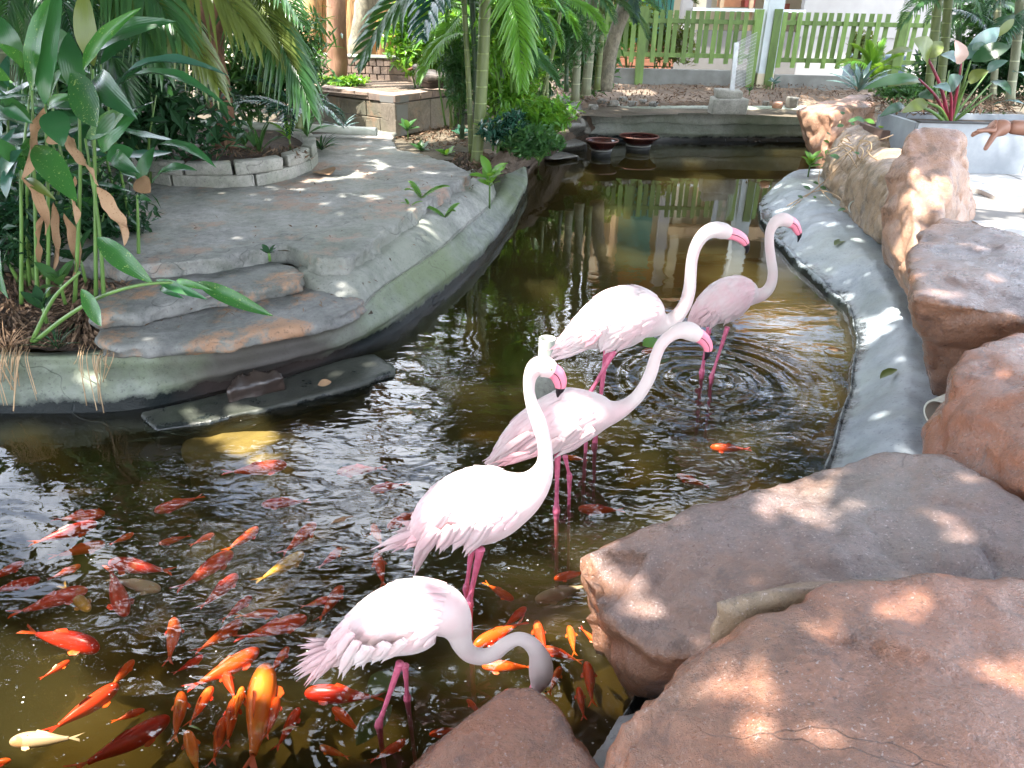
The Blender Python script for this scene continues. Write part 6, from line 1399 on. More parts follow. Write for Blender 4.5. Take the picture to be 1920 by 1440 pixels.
# ------------------------------------------------------------ palms
def palm(label, group, base, canes, fronds, mat='leaf_mid', cane='cane', name='palm', up=None, kinds=('areca0', 'areca1', 'areca2')):
    """canes: (polyline of photo points with distances, radius px); fronds: (x0,y0,d0,x1,y1,d1[,kind[,mat]])"""
    b0 = Vector(base); e = empty(name, b0, label, 'palm', group); rr = random.Random(len(label))
    for pl_, rp_ in canes:
        q = [D(*p) for p in pl_]; rad = pxm(rp_, q[0]); cq = catmull(q, 6)
        mb = MB(); mb.tube([Vector(p) for p in cq], [rad * (1.25 if i == 0 else 1) for i in range(len(cq))], 10); mb.build('cane', M[cane], e)
    for f in fronds:
        x0, y0, d0, x1, y1, d1 = f[:6]; put_frond(e, D(x0, y0, d0), D(x1, y1, d1), f[6] if len(f) > 6 and f[6] else rr.choice(kinds), f[7] if len(f) > 7 else mat, 1.0, up)
    return e
pg = 'palms round the pond'
palm('big drooping palm at the top left, its long fronds hanging over the ginger', pg, P(-120, 330, .45), [([(-60, 330, 5.6), (20, 100, 5.4), (120, -160, 5.2)], 22)],
     [(130, -140, 5.2, 300, 120, 4.6, 'long1'), (150, -120, 5.2, 400, 150, 4.7, 'long1', 'leaf_olive'), (120, -120, 5.2, 60, 170, 4.6, 'long0'), (90, -120, 5.2, -60, 150, 4.6, 'long0'), (140, -100, 5.2, 240, 180, 4.8, 'long1', 'leaf_dark'), (100, -100, 5.3, 10, 60, 4.4, 'long0'),
      (160, -130, 5.2, 470, 60, 4.4, 'long1', 'leaf_olive'), (150, -100, 5.2, 330, 60, 4.2, 'long1'), (110, -90, 5.2, 150, 100, 4.3, 'long0', 'leaf_dark'), (60, -60, 5.6, -120, 230, 5.0, 'long0', 'leaf_dark')], 'leaf_mid', 'cane_grey')
palm('palm behind the red barked tree, narrow fronds sweeping to the right', pg, D(380, 190, 7.4), [([(380, 200, 7.4), (385, 80, 7.4), (390, -90, 7.3)], 14), ([(345, 200, 7.6), (335, 60, 7.6), (330, -90, 7.5)], 9)],
     [(390, -80, 7.3, 575, 190, 6.3, 'long1'), (395, -80, 7.3, 540, 120, 6.4, 'long0', 'leaf_olive'), (380, -70, 7.3, 250, 120, 6.2, 'long1'), (330, -80, 7.5, 200, 120, 6.5, 'long0', 'leaf_dark'), (395, -70, 7.3, 560, 40, 6.4, 'long0'), (385, -70, 7.3, 330, 110, 6.4, 'long1', 'leaf_dark')], 'leaf_mid', 'cane_grey')
b0 = D(560, 235, 7.0); b0.z = .46
palm('low dark blue green palm between the red barked tree and the raised planter', pg, b0, [([(560, 240, 7.0), (558, 210, 7.0)], 8)],
     [(558, 215, 7, 462, 150, 6.7, 'areca0'), (560, 212, 7, 520, 120, 7, 'areca1'), (560, 212, 7, 610, 190, 6.8, 'areca1'), (560, 215, 7, 500, 225, 6.5, 'areca0'), (562, 212, 7, 590, 130, 7.2, 'areca2'), (560, 215, 7, 640, 235, 6.6, 'areca1'), (560, 214, 7, 545, 250, 6.4, 'areca0'), (558, 214, 7, 440, 200, 6.9, 'areca0')], 'leaf_blue')
b0 = D(500, 80, 9.0); b0.z = .46
palm('loose green palm in front of the cream wall at the top left', pg, b0, [([(528, 190, 9.2), (524, 90, 9.2), (520, -30, 9.2)], 5), ([(480, 190, 9.0), (490, 60, 9), (495, -30, 9)], 5)],
     [(525, 80, 9.2, 600, 60, 8.8), (525, 60, 9.2, 450, 40, 8.8), (525, 100, 9.2, 590, 130, 8.7), (525, 40, 9.2, 560, -20, 9), (495, 50, 9, 430, 110, 8.6), (495, 90, 9, 560, 150, 8.6), (520, 120, 9.2, 470, 150, 8.7), (495, 20, 9, 540, 60, 8.8)], 'leaf_dark', 'cane_dark')
b0 = P(898, 312, .36)
dd = b0.y
main = palm('tall ringed cane at the water edge, thickest stem of the middle clump', pg, b0, [([(893, 312, dd), (900, 220, dd), (907, 80, dd), (914, -120, dd)], 11)],
     [(912, -90, dd, 690, 110, dd - .3, 'big0'), (912, -95, dd, 800, 60, dd - .8, 'big0', 'leaf_blue'), (912, -80, dd, 975, 150, dd - .6, 'areca1', 'leaf_bright'), (914, -80, dd, 1050, 20, dd - .3, 'areca0'), (913, -100, dd, 1010, -60, dd), (912, -100, dd, 840, 20, dd + .6)], 'leaf_mid')
for k, (x0, y0, x1, y1, w, dz, lb, cm, fr) in enumerate([
        (968, 235, 985, -20, 3, 1.1, 'slender pale cane in the leafy growth right of the middle clump', 'cane', [(984, 20, 1.1, 1050, 90, .8), (984, 50, 1.1, 930, 120, .8)]),
        (846, 240, 838, -20, 3, 1.3, 'slender pale cane at the far left of the middle clump', 'cane', [(838, 30, 1.3, 780, 90, 1.0), (838, 0, 1.3, 890, 60, 1.0)]),
        (1025, 200, 1022, -20, 4, 2.0, 'slender green cane between the middle and the far clumps', 'cane', [(1022, 10, 2.0, 960, 60, 1.6), (1022, 0, 2.0, 1080, 70, 1.6)]),
        (884, 300, 868, -20, 5, .25, 'thin green cane just left of the thickest stem', 'cane', [(870, 10, .2, 780, 60, -.2), (870, -10, .2, 740, -30, .2), (872, 60, .2, 800, 120, -.1)]),
        (893, 250, 884, -20, 5, .5, 'very dark straight cane behind the thickest stem', 'cane_dark', [(885, 0, .5, 960, 50, .2), (886, 40, .5, 820, 20, .5)]),
        (866, 260, 872, -20, 4, .8, 'thin dark cane at the left side of the middle palm clump', 'cane_dark', [(870, 20, .8, 790, 150, .4), (868, 70, .8, 770, 90, .6), (870, 0, .8, 720, 60, .5, 'big0')]),
        (932, 225, 955, -20, 5, .5, 'dark leaning cane right of the thickest stem', 'cane_dark', [(952, 10, .5, 1030, 80, .1), (950, 40, .5, 1000, 140, .0), (952, 0, .5, 900, 90, .1), (950, 60, .5, 1045, 160, .3)]),
        (1002, 250, 1060, -20, 3, .9, 'slender cane slanting up to the right from the leafy bank', 'cane', [(1055, 0, .9, 1130, 60, .6), (1040, 60, .9, 980, 100, .5), (1050, 20, .9, 960, 30, .6)]),
        (1078, 190, 1084, -20, 8, 2.6, 'grey ringed cane at the left end of the far clump', 'cane_grey', [(1084, 0, 2.6, 1000, 60, 2.2), (1084, -10, 2.6, 1150, 40, 2.2), (1084, 10, 2.6, 1050, 110, 2.0)]),
        (1098, 178, 1112, -20, 9, 3.1, 'green grey cane in the middle of the far clump', 'cane_grey', [(1110, 0, 3.1, 1180, 30, 2.6), (1110, 10, 3.1, 1060, 80, 2.6), (1110, -10, 3.1, 1230, 20, 2.8)]),
        (1119, 168, 1130, -20, 6, 3.2, 'slim cane at the right end of the far clump', 'cane', [(1130, 0, 3.2, 1210, 70, 2.8), (1130, -5, 3.2, 1180, -30, 3), (1128, 30, 3.2, 1090, 100, 3)]),
        (1062, 172, 1060, -20, 4, 2.9, 'thin dark cane left of the far clump', 'cane_dark', [(1060, 10, 2.9, 990, 30, 2.6), (1060, 40, 2.9, 1010, 130, 2.5)])]):
    d0 = dd + dz; b1 = D(x0, y0, d0); fr2 = [(f[0], f[1], dd + f[2], f[3], f[4], dd + f[5]) + tuple(f[6:]) for f in fr]
    palm(lb, pg, b1, [([(x0, y0, d0), ((x0 + x1) / 2 + 2, (y0 + y1) / 2, d0), (x1, y1, d0), (x1 + (x1 - x0) * .5, -130, d0)], w)], fr2 + [(x1 + (x1 - x0) * .5, -120, d0, x1 + q * 110, -60 - 40 * abs(q), d0 - .4) for q in (-1, 1)], 'leaf_bright' if k in (0, 1, 2, 3, 5, 7) else 'leaf_mid', cm)
e = empty('tree', D(1133, 168, dd + 3.4), 'leaning brown trunk right of the far palm clump, before the fence', 'tree', 'trees')
trunk(e, [D(1133, 170, dd + 3.4), D(1146, 90, dd + 3.4), D(1170, 15, dd + 3.4), D(1180, -60, dd + 3.4), D(1185, -200, dd + 3.2)], [.10, .09, .085, .08, .06], 'bark_grey', 12, .2)
for q in range(7): put_frond(e, D(1178, -40, dd + 3.3), D(1178 + (q - 3) * 55 + 12, 40 - 18 * abs(q - 3), dd + 2.6 + .1 * q), ['areca1', 'areca0'][q % 2], ['leaf_grey', 'leaf_mid', 'leaf_olive'][q % 3])
# right hand palms
for k, (x0, y0, x1, y1, w, d0, lb, cm, fr) in enumerate([
        (1738, 190, 1760, -20, 8, 9.2, 'pale green cane right of the fence, behind the big leaved plant', 'cane', [(1758, 0, 9.2, 1700, 10, 9), (1760, -10, 9.2, 1840, 40, 8.6), (1758, 10, 9.2, 1690, 50, 8.8)]),
        (1758, 200, 1780, -20, 8, 9.3, 'second pale green cane close beside its neighbour at the right', 'cane', [(1780, 0, 9.3, 1850, 10, 9), (1780, 0, 9.3, 1720, 20, 9), (1780, 20, 9.3, 1860, 90, 8.6)]),
        (1790, 190, 1800, -20, 5, 10.2, 'thin cane in the dark behind the big leaved plant', 'cane_dark', [(1800, 0, 10.2, 1870, 30, 9.6), (1800, 30, 10.2, 1760, 90, 9.8), (1800, 10, 10.2, 1740, 40, 9.8)]),
        (1860, 200, 1872, -20, 6, 9.4, 'upright brown cane near the right edge', 'cane_grey', [(1870, 0, 9.4, 1940, 60, 9), (1870, 10, 9.4, 1800, 60, 9), (1870, -10, 9.4, 1910, -40, 9.2), (1870, 50, 9.4, 1930, 130, 8.8)]),
        (1893, 190, 1915, -20, 8, 8.8, 'thickest dark cane at the right edge', 'cane_grey', [(1915, 0, 8.8, 1850, 30, 8.4), (1915, 0, 8.8, 1990, 60, 8.4), (1912, 30, 8.8, 1860, 110, 8.2), (1915, 20, 8.8, 1960, 140, 8)])]):
    palm(lb, pg, D(x0, y0, d0), [([(x0, y0, d0), ((x0 + x1) / 2 + 2, (y0 + y1) / 2, d0), (x1, y1, d0), (x1 + 12, -150, d0)], w)], fr + [(x1 + 12, -140, d0, x1 + q * 110, -70 - 30 * abs(q), d0 - .4) for q in (-1, 1)], ['leaf_mid', 'leaf_dark', 'leaf_mid'][k % 3], cm)
b0 = D(1632, 168, 9.6)
palm('small bright green palm growing in front of the right fence', pg, b0, [([(1632, 172, 9.6), (1632, 150, 9.6)], 4)],
     [(1632, 155, 9.6, 1598, 88, 9.5, 'areca0'), (1632, 155, 9.6, 1658, 78, 9.6, 'areca1'), (1632, 155, 9.6, 1692, 104, 9.4, 'areca0'), (1632, 155, 9.6, 1572, 128, 9.3, 'areca1'), (1632, 155, 9.6, 1700, 140, 9.2, 'areca1'), (1632, 155, 9.6, 1628, 80, 9.4, 'areca2'), (1632, 155, 9.6, 1660, 130, 9.1, 'areca0')], 'leaf_bright')

# ------------------------------------------------------------ shrubs and backdrop foliage
sg = 'shrubs round the pond'
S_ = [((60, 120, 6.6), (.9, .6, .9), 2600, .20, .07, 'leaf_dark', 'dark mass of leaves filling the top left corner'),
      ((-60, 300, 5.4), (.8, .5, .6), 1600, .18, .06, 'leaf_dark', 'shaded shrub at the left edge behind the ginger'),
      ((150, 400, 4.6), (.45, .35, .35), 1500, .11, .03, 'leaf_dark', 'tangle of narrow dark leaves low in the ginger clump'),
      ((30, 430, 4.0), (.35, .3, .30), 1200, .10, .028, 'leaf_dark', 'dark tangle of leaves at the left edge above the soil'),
      ((850, 130, 8.3), (.24, .2, .5), 1100, .15, .022, 'leaf_mid', 'narrow leaved growth hanging between the middle canes'),
      ((950, 50, 7.9), (.32, .25, .55), 1300, .17, .024, 'leaf_bright', 'curtain of thin bright leaves right of the thickest cane'),
      ((1040, 40, 9.6), (.5, .3, .6), 1500, .17, .026, 'leaf_mid', 'thin leaved growth in front of the far canes'),
      ((480, 60, 7.8), (.8, .4, .5), 1900, .20, .026, 'leaf_mid', 'loose narrow leaves between the red barked tree and the cream wall'),
      ((230, 200, 6.0), (.8, .5, .55), 1900, .16, .055, 'leaf_dark', 'deep green shrub behind the arching ginger leaves'),
      ((300, 60, 8.6), (1.3, .7, .9), 2600, .20, .07, 'leaf_dark', 'dark shrub at the top left beneath the palm fronds'),
      ((450, 150, 8.4), (.9, .5, .5), 1700, .16, .05, 'leaf_mid', 'mid green shrub behind the red barked tree'),
      ((120, 40, 10.5), (2.2, .8, 1.6), 3600, .26, .09, 'leaf_dark', 'tall hedge like thicket far behind the left palms'),
      ((-300, 60, 9.5), (2.2, .9, 1.6), 3000, .26, .09, 'leaf_dark', 'thicket beyond the left edge of the picture'),
      ((530, 110, 11.5), (.55, .4, .35), 1300, .12, .05, 'leaf_bright', 'sunlit yellow green shrub left of the reddish trunk'),
      ((800, 100, 9.9), (.55, .4, .7), 2200, .16, .05, 'leaf_bright', 'bright yellow green shrub behind the drooping palm frond'),
      ((850, 60, 10.8), (.8, .5, 1.0), 3000, .16, .055, 'leaf_mid', 'dense green shrub behind the middle canes'),
      ((960, 80, 9.4), (.6, .4, .8), 2600, .15, .05, 'leaf_bright', 'bright leafy shrub right of the thickest cane'),
      ((1010, 60, 11.0), (.7, .5, 1.0), 2400, .16, .055, 'leaf_mid', 'green shrub between the middle and the far canes'),
      ((930, 160, 8.2), (.42, .3, .40), 1500, .13, .035, 'leaf_bright', 'leafy growth round the foot of the middle canes'),
      ((985, 225, 7.7), (.46, .35, .27), 1700, .12, .035, 'leaf_bright', 'low leafy shrub hanging over the water, right of the thickest cane'),
      ((1000, 265, 7.1), (.30, .25, .14), 1300, .085, .035, 'leaf_mid', 'dense creeper spilling down to the water below the canes'),
      ((945, 245, 7.3), (.22, .22, .16), 900, .09, .035, 'leaf_blue', 'soft blue green plant beside the thickest cane'),
      ((1090, 110, 12.0), (.5, .4, .7), 1700, .15, .045, 'leaf_mid', 'shrub behind the far clump of canes'),
      ((1180, 60, 15.0), (.9, .3, .6), 1300, .20, .05, 'leaf_bright', 'sunlit strappy shrub in the brick planter behind the fence'),
      ((1240, 70, 15.0), (.6, .3, .5), 900, .18, .05, 'leaf_olive', 'olive shrub in the brick planter near the teal annexe'),
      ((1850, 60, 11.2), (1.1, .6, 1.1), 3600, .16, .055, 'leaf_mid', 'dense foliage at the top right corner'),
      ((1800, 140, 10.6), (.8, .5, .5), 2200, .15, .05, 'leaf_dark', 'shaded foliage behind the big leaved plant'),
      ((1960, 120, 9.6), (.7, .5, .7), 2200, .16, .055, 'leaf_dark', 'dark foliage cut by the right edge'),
      ((1700, 175, 9.0), (.35, .3, .14), 900, .10, .03, 'leaf_mid', 'low green growth behind the brown planter'),
      ((2200, 40, 10.5), (1.6, .8, 1.5), 2600, .22, .08, 'leaf_dark', 'thicket beyond the right edge of the picture'),
      ((1620, 95, 15.0), (.30, .25, .32), 420, .14, .06, 'leaf_olive', 'shrub growing in the dark blue pot behind the fence'),
      ((1010, 10, 16.5), (2.2, .6, 1.6), 3200, .24, .08, 'leaf_mid', 'leafy tree top rising behind the garden wall in the middle'),
      ((760, -10, 16.8), (1.8, .6, 1.5), 2400, .24, .08, 'leaf_dark', 'dark leafy tree top behind the stout mossy trunk')]
for k, (p, rad, n, L, W, mt, lb) in enumerate(S_): bush(D(*p), rad, n, L, W, mt, lb, group=sg, seed=100 + k)

# ------------------------------------------------------------ small plants
def rosette(label, base, n, L, kind, mat, spread=.8, group=None, name='strap_plant', lean=(0, 0), ws=1.0, cat='plant', stem=0, seed=1):
    b0 = Vector(base); e = empty(name, b0, label, cat, group); rr = random.Random(seed)
    if stem:
        mb = MB(); mb.tube([b0 - Vector((0, 0, .03)), b0 + Vector((lean[0] * .5, lean[1] * .5, stem * .5)), b0 + Vector((lean[0], lean[1], stem))], [.009, .008, .006], 6); mb.build('stem', M['stem'], e)
    for k in range(n):
        a = k * 2.4 + rr.uniform(-.3, .3); el = rr.uniform(.25, 1.25) * (1.3 - spread * .5); t = k / n; p = b0 + Vector((lean[0], lean[1], stem)) * (1 - .45 * t)
        put_leaf(e, p, p + Vector((math.cos(a) * math.cos(el), math.sin(a) * math.cos(el), math.sin(el))) * (L * rr.uniform(.7, 1.1)), kind, mat, ws, (0, -.3, 1))
    return e
cg = 'strap leaved plants in the round planter'
rosette('tallest strap leaved plant, nearest the red barked trunk', P(488, 290, .60), 11, .34, 'strap', 'leaf_mid', .5, cg, ws=1.6, seed=1)
rosette('bright green rosette on a thin stem in the middle of the round planter', P(545, 283, .60), 12, .22, 'lance', 'leaf_bright', .8, cg, stem=.14, seed=2)
rosette('wide rosette at the right rim of the round planter', P(578, 270, .60), 16, .27, 'lance', 'leaf_mid', .9, cg, stem=.10, seed=3)
rosette('dark strappy tuft spilling over the right end of the round planter', P(603, 282, .5), 26, .26, 'strap', 'leaf_dark', 1.2, cg, seed=4)
rosette('small seedling with two broad leaves left of the strap leaved plants', P(462, 285, .60), 5, .15, 'oval', 'leaf_mid', .8, cg, ws=.8, stem=.08, seed=5)
rosette('grey green low plant behind the white pipe end', P(640, 245, .5), 18, .24, 'strap', 'leaf_grey', 1.1, cg, seed=6)
hg = 'small herbs on the banks'
for k, (px, py, z, n, L, st_, mt, lb) in enumerate([
        (918, 385, .25, 11, .19, .26, 'leaf_bright', 'young plant with pale green oval leaves growing from the pond rim'), (742, 215, .62, 9, .16, .12, 'leaf_mid', 'leafy herb on the corner of the raised planter wall'), (765, 258, .45, 10, .15, .10, 'leaf_mid', 'herb below the corner of the raised planter'),
        (790, 292, .40, 9, .13, .06, 'leaf_mid', 'low herb among the leaf litter beside the terrace'), (838, 300, .40, 8, .12, .06, 'leaf_bright', 'tiny herb by the end of the terrace'), (865, 268, .4, 9, .16, .10, 'leaf_blue', 'herb with broad leaves left of the thin cane'), (770, 232, .5, 8, .12, .10, 'leaf_mid', 'herb against the pale side of the raised planter wall'),
        (1515, 330, .2, 14, .13, .16, 'leaf_bright', 'bright leafy seedling at the far end of the smooth grey rim'), (1010, 305, .05, 10, .12, .05, 'leaf_mid', 'small plant at the waterline below the creeper'), (505, 480, .47, 6, .07, .02, 'leaf_dark', 'tiny weed in the joint between terrace and step'),
        (945, 300, .3, 10, .16, .10, 'leaf_mid', 'leafy plant between the rim tip and the cane'), (1450, 165, .56, 9, .13, .10, 'leaf_grey', 'whitish flowering herb in front of the right fence'), (1405, 175, .56, 8, .10, .04, 'leaf_dark', 'dark low herb near the mesh post'), (160, 525, .42, 8, .16, .14, 'leaf_dark', 'herb under the dead ginger leaves'),
        (120, 560, .40, 8, .14, .10, 'leaf_mid', 'small herb on the soil at the left'), (85, 595, .38, 7, .12, .06, 'leaf_dark', 'low weed on the leaf litter at the left edge'), (1820, 165, .9, 9, .2, .1, 'leaf_grey', 'bluish leafed plant behind the stone planter')]):
    rosette(lb, P(px, py, z), n, L, 'oval', mt, 1.0, hg, 'herb', stem=st_, seed=10 + k, ws=.85)
fg = 'ferns on the left bank'
for k, (px, py, z, n, L, lb) in enumerate([(790, 372, .47, 6, .2, 'fern growing at the edge of the terrace'), (835, 408, .36, 6, .17, 'fern in the crack of the bank slope'), (768, 388, .46, 4, .09, 'tiny fern beside the larger one on the terrace edge'), (700, 352, .9, 0, .2, '')][:3]):
    b0 = P(px, py, z); e = empty('fern', b0, lb, 'fern', fg)
    for q in range(n):
        a = q * 2.1 + k; put_frond(e, b0, b0 + Vector((math.cos(a), math.sin(a) * .8, .45)) * L, 'fern', 'leaf_bright', 1.0, (0, -.3, 1))
for k, (px, lb) in enumerate([(600, 'left of'), (660, 'right of')]):
    c = D(px, 140, 9.9); c.z = .9; bush(c, (.28, .2, .09), 500, .08, .03, 'leaf_bright', 'low sunlit ferny growth %s the smooth reddish trunk' % lb, group=sg, seed=200 + k)
# creeper on the stump like boulder
e = empty('creeper', P(1600, 260, .72), 'creeper with round leaves and tangled tan roots on the brown boulder', 'creeper'); rr = random.Random(3)
for (px, py, z) in [(1580, 215, .86), (1590, 228, .82), (1570, 238, .78), (1600, 235, .8), (1622, 228, .84), (1640, 232, .84), (1560, 255, .66), (1555, 268, .6), (1548, 290, .5), (1610, 290, .7), (1576, 298, .5), (1540, 315, .35), (1650, 240, .8), (1560, 330, .3), (1535, 345, .25), (1550, 355, .22), (1520, 355, .22), (1505, 372, .2), (1528, 372, .2), (1570, 395, .24), (1490, 385, .16), (1545, 300, .4)]:
    p = P(px, py, z); a = rr.uniform(0, 6.28); L = rr.uniform(.07, .12) * (1 if py < 300 else .7); put_leaf(e, p, p + Vector((math.cos(a), math.sin(a) * .6, .25)) * L, 'oval', rr.choice(['leaf_bright', 'leaf_mid', 'leaf_mid']), 1.5, (0, -.5, 1))
mb = MB()
for k in range(34):
    p = P(rr.uniform(1570, 1650), rr.uniform(235, 285), rr.uniform(.62, .80)); q = p + Vector((rr.uniform(-.16, .16), rr.uniform(-.12, .02), rr.uniform(-.16, .05)))
    mb.tube([Vector(v) for v in catmull([p, p.lerp(q, .5) + Vector((rr.uniform(-.04, .04), -.04, rr.uniform(-.02, .05))), q], 4)], .005, 5)
for pl_ in ([(1600, 280, .66), (1560, 330, .36), (1520, 365, .2), (1480, 395, .14)], [(1540, 300, .45), (1535, 350, .22), (1560, 385, .2)], [(1475, 390, .14), (1530, 362, .2), (1570, 372, .22), (1590, 400, .22)]):
    mb.tube([Vector(v) + Vector((0, 0, .02)) for v in catmull([P(*q) for q in pl_], 5)], .004, 5)
mb.build('root', M['tan'], e)
# big leaved plant in the stone planter
b0 = D(1785, 226, y0_ + .4); b0.z = zt - .08
e = empty('philodendron', b0, 'big leaved plant with crimson stalks growing in the grey stone planter', 'plant'); cp = lambda x, y, o=0: D(1400 + x / 3.69, y / 3.69, y0_ + .3 + o)
for (x0, y0p, x1, y1p, w, kind, mt, d0, d1, stalk) in [
        (1260, 410, 1150, 270, 190, 'heart', 'leaf_olive', 0, -.1, 'redstem'), (1250, 400, 1350, 285, 120, 'heart', 'leaf_olive', 0, .1, 'redstem'), (1190, 545, 800, 620, 80, 'paddle', 'leaf_mid', 0, -.2, 'redstem'), (1210, 560, 975, 600, 90, 'paddle', 'leaf_olive', .1, -.1, None), (1150, 350, 950, 380, 50, 'paddle', 'leaf_olive', .1, 0, None),
        (1400, 600, 1500, 530, 130, 'heart', 'leaf_grey', -.1, -.2, 'redstem'), (1300, 590, 1410, 640, 100, 'heart', 'leaf_grey', -.1, -.25, None), (1485, 440, 1440, 275, 110, 'heart', 'leaf_pink', 0, .0, 'redstem'), (1480, 430, 1340, 380, 100, 'heart', 'leaf_grey', .1, .05, None), (1500, 410, 1750, 190, 130, 'paddle', 'leaf_grey', .1, .2, 'stem'),
        (1550, 420, 1830, 320, 130, 'paddle', 'leaf_dark', 0, -.1, 'stem'), (1660, 490, 1810, 420, 80, 'heart', 'leaf_grey', 0, -.1, None), (1530, 560, 1680, 490, 100, 'heart', 'leaf_olive', 0, -.1, 'stem'), (1690, 560, 1830, 660, 110, 'heart', 'leaf_dark', 0, -.2, None), (1090, 725, 915, 810, 70, 'paddle', 'leaf_dark', 0, -.2, 'stem'), (1250, 710, 1070, 780, 90, 'paddle', 'leaf_olive', 0, -.2, 'stem'),
        (1700, 730, 1920, 720, 60, 'paddle', 'leaf_grey', 0, -.3, None), (1840, 500, 1960, 560, 80, 'heart', 'leaf_grey', 0, -.2, None), (1560, 350, 1650, 300, 60, 'heart', 'leaf_dark', 0, .1, None), (1720, 260, 1850, 130, 60, 'paddle', 'leaf_olive', .2, .3, None), (1200, 640, 1290, 690, 90, 'heart', 'leaf_dark', .1, .0, None)]:
    p0 = cp(x0, y0p, d0); p1 = cp(x1, y1p, d1); nat = {'heart': .62, 'paddle': .34}[kind]; L = (p1 - p0).length
    put_leaf(e, p0, p1, kind, mt, min(2.2, pxm(w / 3.69, p0) / L / nat), (random.uniform(-.3, .3), -.8, .7))
    if stalk:
        mb = MB(); mb.tube([Vector(v) for v in catmull([b0, b0.lerp(p0, .5) + Vector((0, 0, .05)), p0], 5)], list(np.linspace(.018, .008, 11)), 7); mb.build('stalk', M[stalk], e)
for q in range(5):
    p0 = b0 + Vector((random.uniform(-.1, .1), 0, 0)); mb = MB(); mb.tube([p0, p0 + Vector((random.uniform(-.3, .4), random.uniform(-.1, .2), random.uniform(.3, .5)))], [.012, .006], 6); mb.build('stalk', M['stem'], e)
rosette('pale grey green strappy plant behind the pink flat topped boulder', D(1608, 172, 8.9), 26, .42, 'strap', 'leaf_grey', 1.3, hg, seed=77, ws=1.5)

# ------------------------------------------------------------ leaf litter, floating things
def litter(name, quad, n, L, W, seed, lift=.02, mat='litter'):
    rg_ = np.random.default_rng(seed); a, b_, c, d = [np.array(P(*q)) for q in quad]; u = rg_.uniform(0, 1, n)[:, None]; v = rg_.uniform(0, 1, n)[:, None]
    p = (a * (1 - u) + b_ * u) * (1 - v) + (d * (1 - u) + c * u) * v; p[:, 2] += lift + rg_.uniform(-.01, .02, n)
    o = leafmass(name, p, L, W, M[mat], None, .0, seed); o['kind'] = 'stuff'; return o
litter('leaf_litter', [(-100, 662, .25), (215, 655, .25), (250, 540, .38), (-60, 520, .38)], 1500, .075, .018, 1)
litter('leaf_litter', [(740, 262, .42), (905, 335, .40), (930, 300, .40), (830, 235, .44)], 900, .07, .02, 2)
litter('leaf_litter', [(930, 300, .4), (1000, 290, .3), (1095, 215, .48), (1040, 215, .48)], 800, .07, .02, 3)
litter('leaf_litter', [(1060, 200, .53), (1560, 200, .53), (1660, 160, .58), (1040, 160, .58)], 1500, .08, .022, 4)
litter('leaf_litter', [(350, 300, .62), (590, 300, .62), (560, 280, .63), (380, 280, .63)], 400, .06, .014, 5)
litter('leaf_litter', [(250, 480, .482), (650, 470, .482), (860, 330, .482), (600, 300, .482)], 60, .035, .01, 6, .004)
litter('leaf_litter', [(200, 640, .325), (670, 572, .325), (560, 540, .325), (200, 590, .325)], 50, .035, .009, 7, .006)
litter('leaf_litter', [(1640, 220, .9), (1900, 215, .95), (1950, 180, .9), (1620, 185, .9)], 900, .09, .02, 8)
V = []; F = []; rg_ = np.random.default_rng(9)
for k in range(230):
    px, py = rg_.uniform(-20, 1560), 660 + 780 * rg_.uniform(0, 1) ** .7
    c = P(px, py, .002); r = rg_.uniform(.001, .003); b_ = len(V); a0 = rg_.uniform(0, 6)
    V += [(c.x + math.cos(a0 + a) * r * (1.6 if j % 2 else 1), c.y + math.sin(a0 + a) * r, .002) for j, a in enumerate(np.linspace(0, 5.2, 6))]; F.append(tuple(range(b_, b_ + 6)))
mb = MB(); mb.add(V, F); o = mb.build('floating_specks', simple('pale_speck', (.6, .58, .5), .7), None, False); o['kind'] = 'stuff'
def fleaf(x0, y0, x1, y1, z, mat, label, ws=1.6, kind='oval'):
    a, c = P(x0, y0, z), P(x1, y1, z + .008); o = obj('fallen_leaf', blade_me(kind, mat)); o.matrix_world = frame(a, c, (random.uniform(-.3, .3), -.2, 1), ws); tag(o, label, 'leaf', 'fallen leaves')
fleaf(618, 985, 668, 968, .004, 'leaf_dry', 'curled tan leaf floating among the blue ripples left of the middle bird', .9, 'dead0')
fleaf(690, 1300, 745, 1262, -.03, 'leaf_olive', 'yellow leaf just under water by the feeding bird legs')
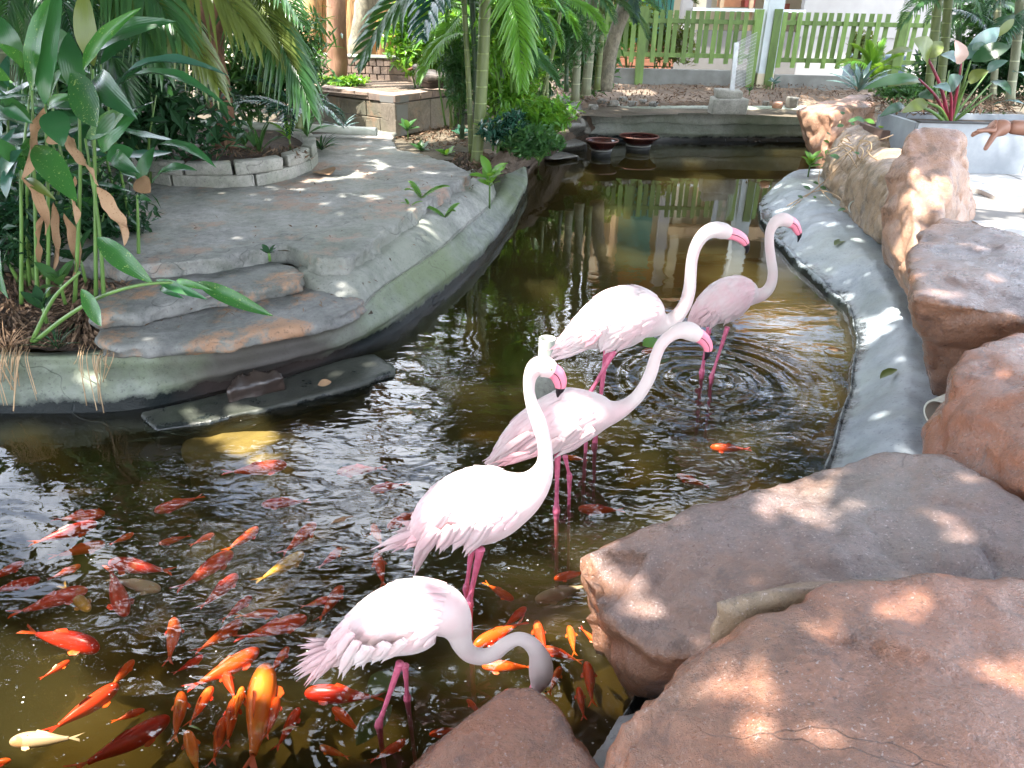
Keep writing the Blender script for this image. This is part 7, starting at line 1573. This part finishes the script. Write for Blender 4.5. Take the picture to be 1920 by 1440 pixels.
fleaf(668, 1398, 735, 1320, -.05, 'leaf_olive', 'long greenish leaf sunk in front of the feeding bird legs', .9)
fleaf(525, 1372, 560, 1362, .003, 'leaf_dry', 'small brown leaf floating near the bottom edge', .9, 'lance')
fleaf(352, 1362, 378, 1370, .003, 'leaf_olive', 'tiny yellow leaf floating on the packed koi', .8, 'lance')
fleaf(1205, 648, 1240, 640, .003, 'leaf_bright', 'yellow green leaf floating under the tallest bird breast')
fleaf(1545, 655, 1590, 662, .003, 'leaf_dry', 'reddish brown leaf floating against the right rim', .8, 'dead0')
fleaf(600, 320, 620, 328, .488, 'leaf_dry', 'brown leaf lying on the terrace beside the round planter')
fleaf(596, 722, 622, 716, .058, 'leaf_dry', 'thin tan leaf on the long dark ledge slab')
fleaf(1650, 710, 1682, 692, .17, 'leaf_olive', 'yellow sliver of a leaf on the smooth grey rim', .6)
fleaf(1565, 460, 1585, 450, .17, 'leaf_olive', 'pale yellow leaf on the upper part of the smooth grey rim', .8)

# roots and dry strands hanging over the rim at the left
e = empty('hanging_roots', P(20, 690, .2), 'pale dry roots and strands hanging over the rim at the far left', 'roots'); rr = random.Random(12); mb = MB()
for k in range(46):
    px = rr.choice([rr.uniform(-20, 60), rr.uniform(-20, 60), rr.uniform(150, 215)]); a = P(px, rr.uniform(640, 668), .27); b_ = P(px + rr.uniform(-18, 22), rr.uniform(685, 775), rr.uniform(.02, .14)) + Vector((0, -.02, 0)); md = P(px + rr.uniform(-5, 5), 674, .262) + Vector((0, -.03, .01))
    mb.tube([Vector(v) for v in catmull([a, md, b_], 4)], rr.uniform(.0012, .0028), 4)
mb.build('strand', M['tan'], e)
rosette('thin grassy tuft at the front edge of the soil by the rim', P(110, 655, .25), 22, .16, 'strap', 'leaf_dark', 1.0, hg, seed=91, ws=.5)
rosette('dry grass tuft at the left edge just above the rim', P(15, 660, .25), 26, .16, 'strap', 'leaf_dry', 1.3, hg, seed=92, ws=.4)
litter('leaf_litter', [(560, 560, .30), (700, 540, .33), (900, 350, .36), (880, 340, .40)], 70, .035, .009, 33, .015)
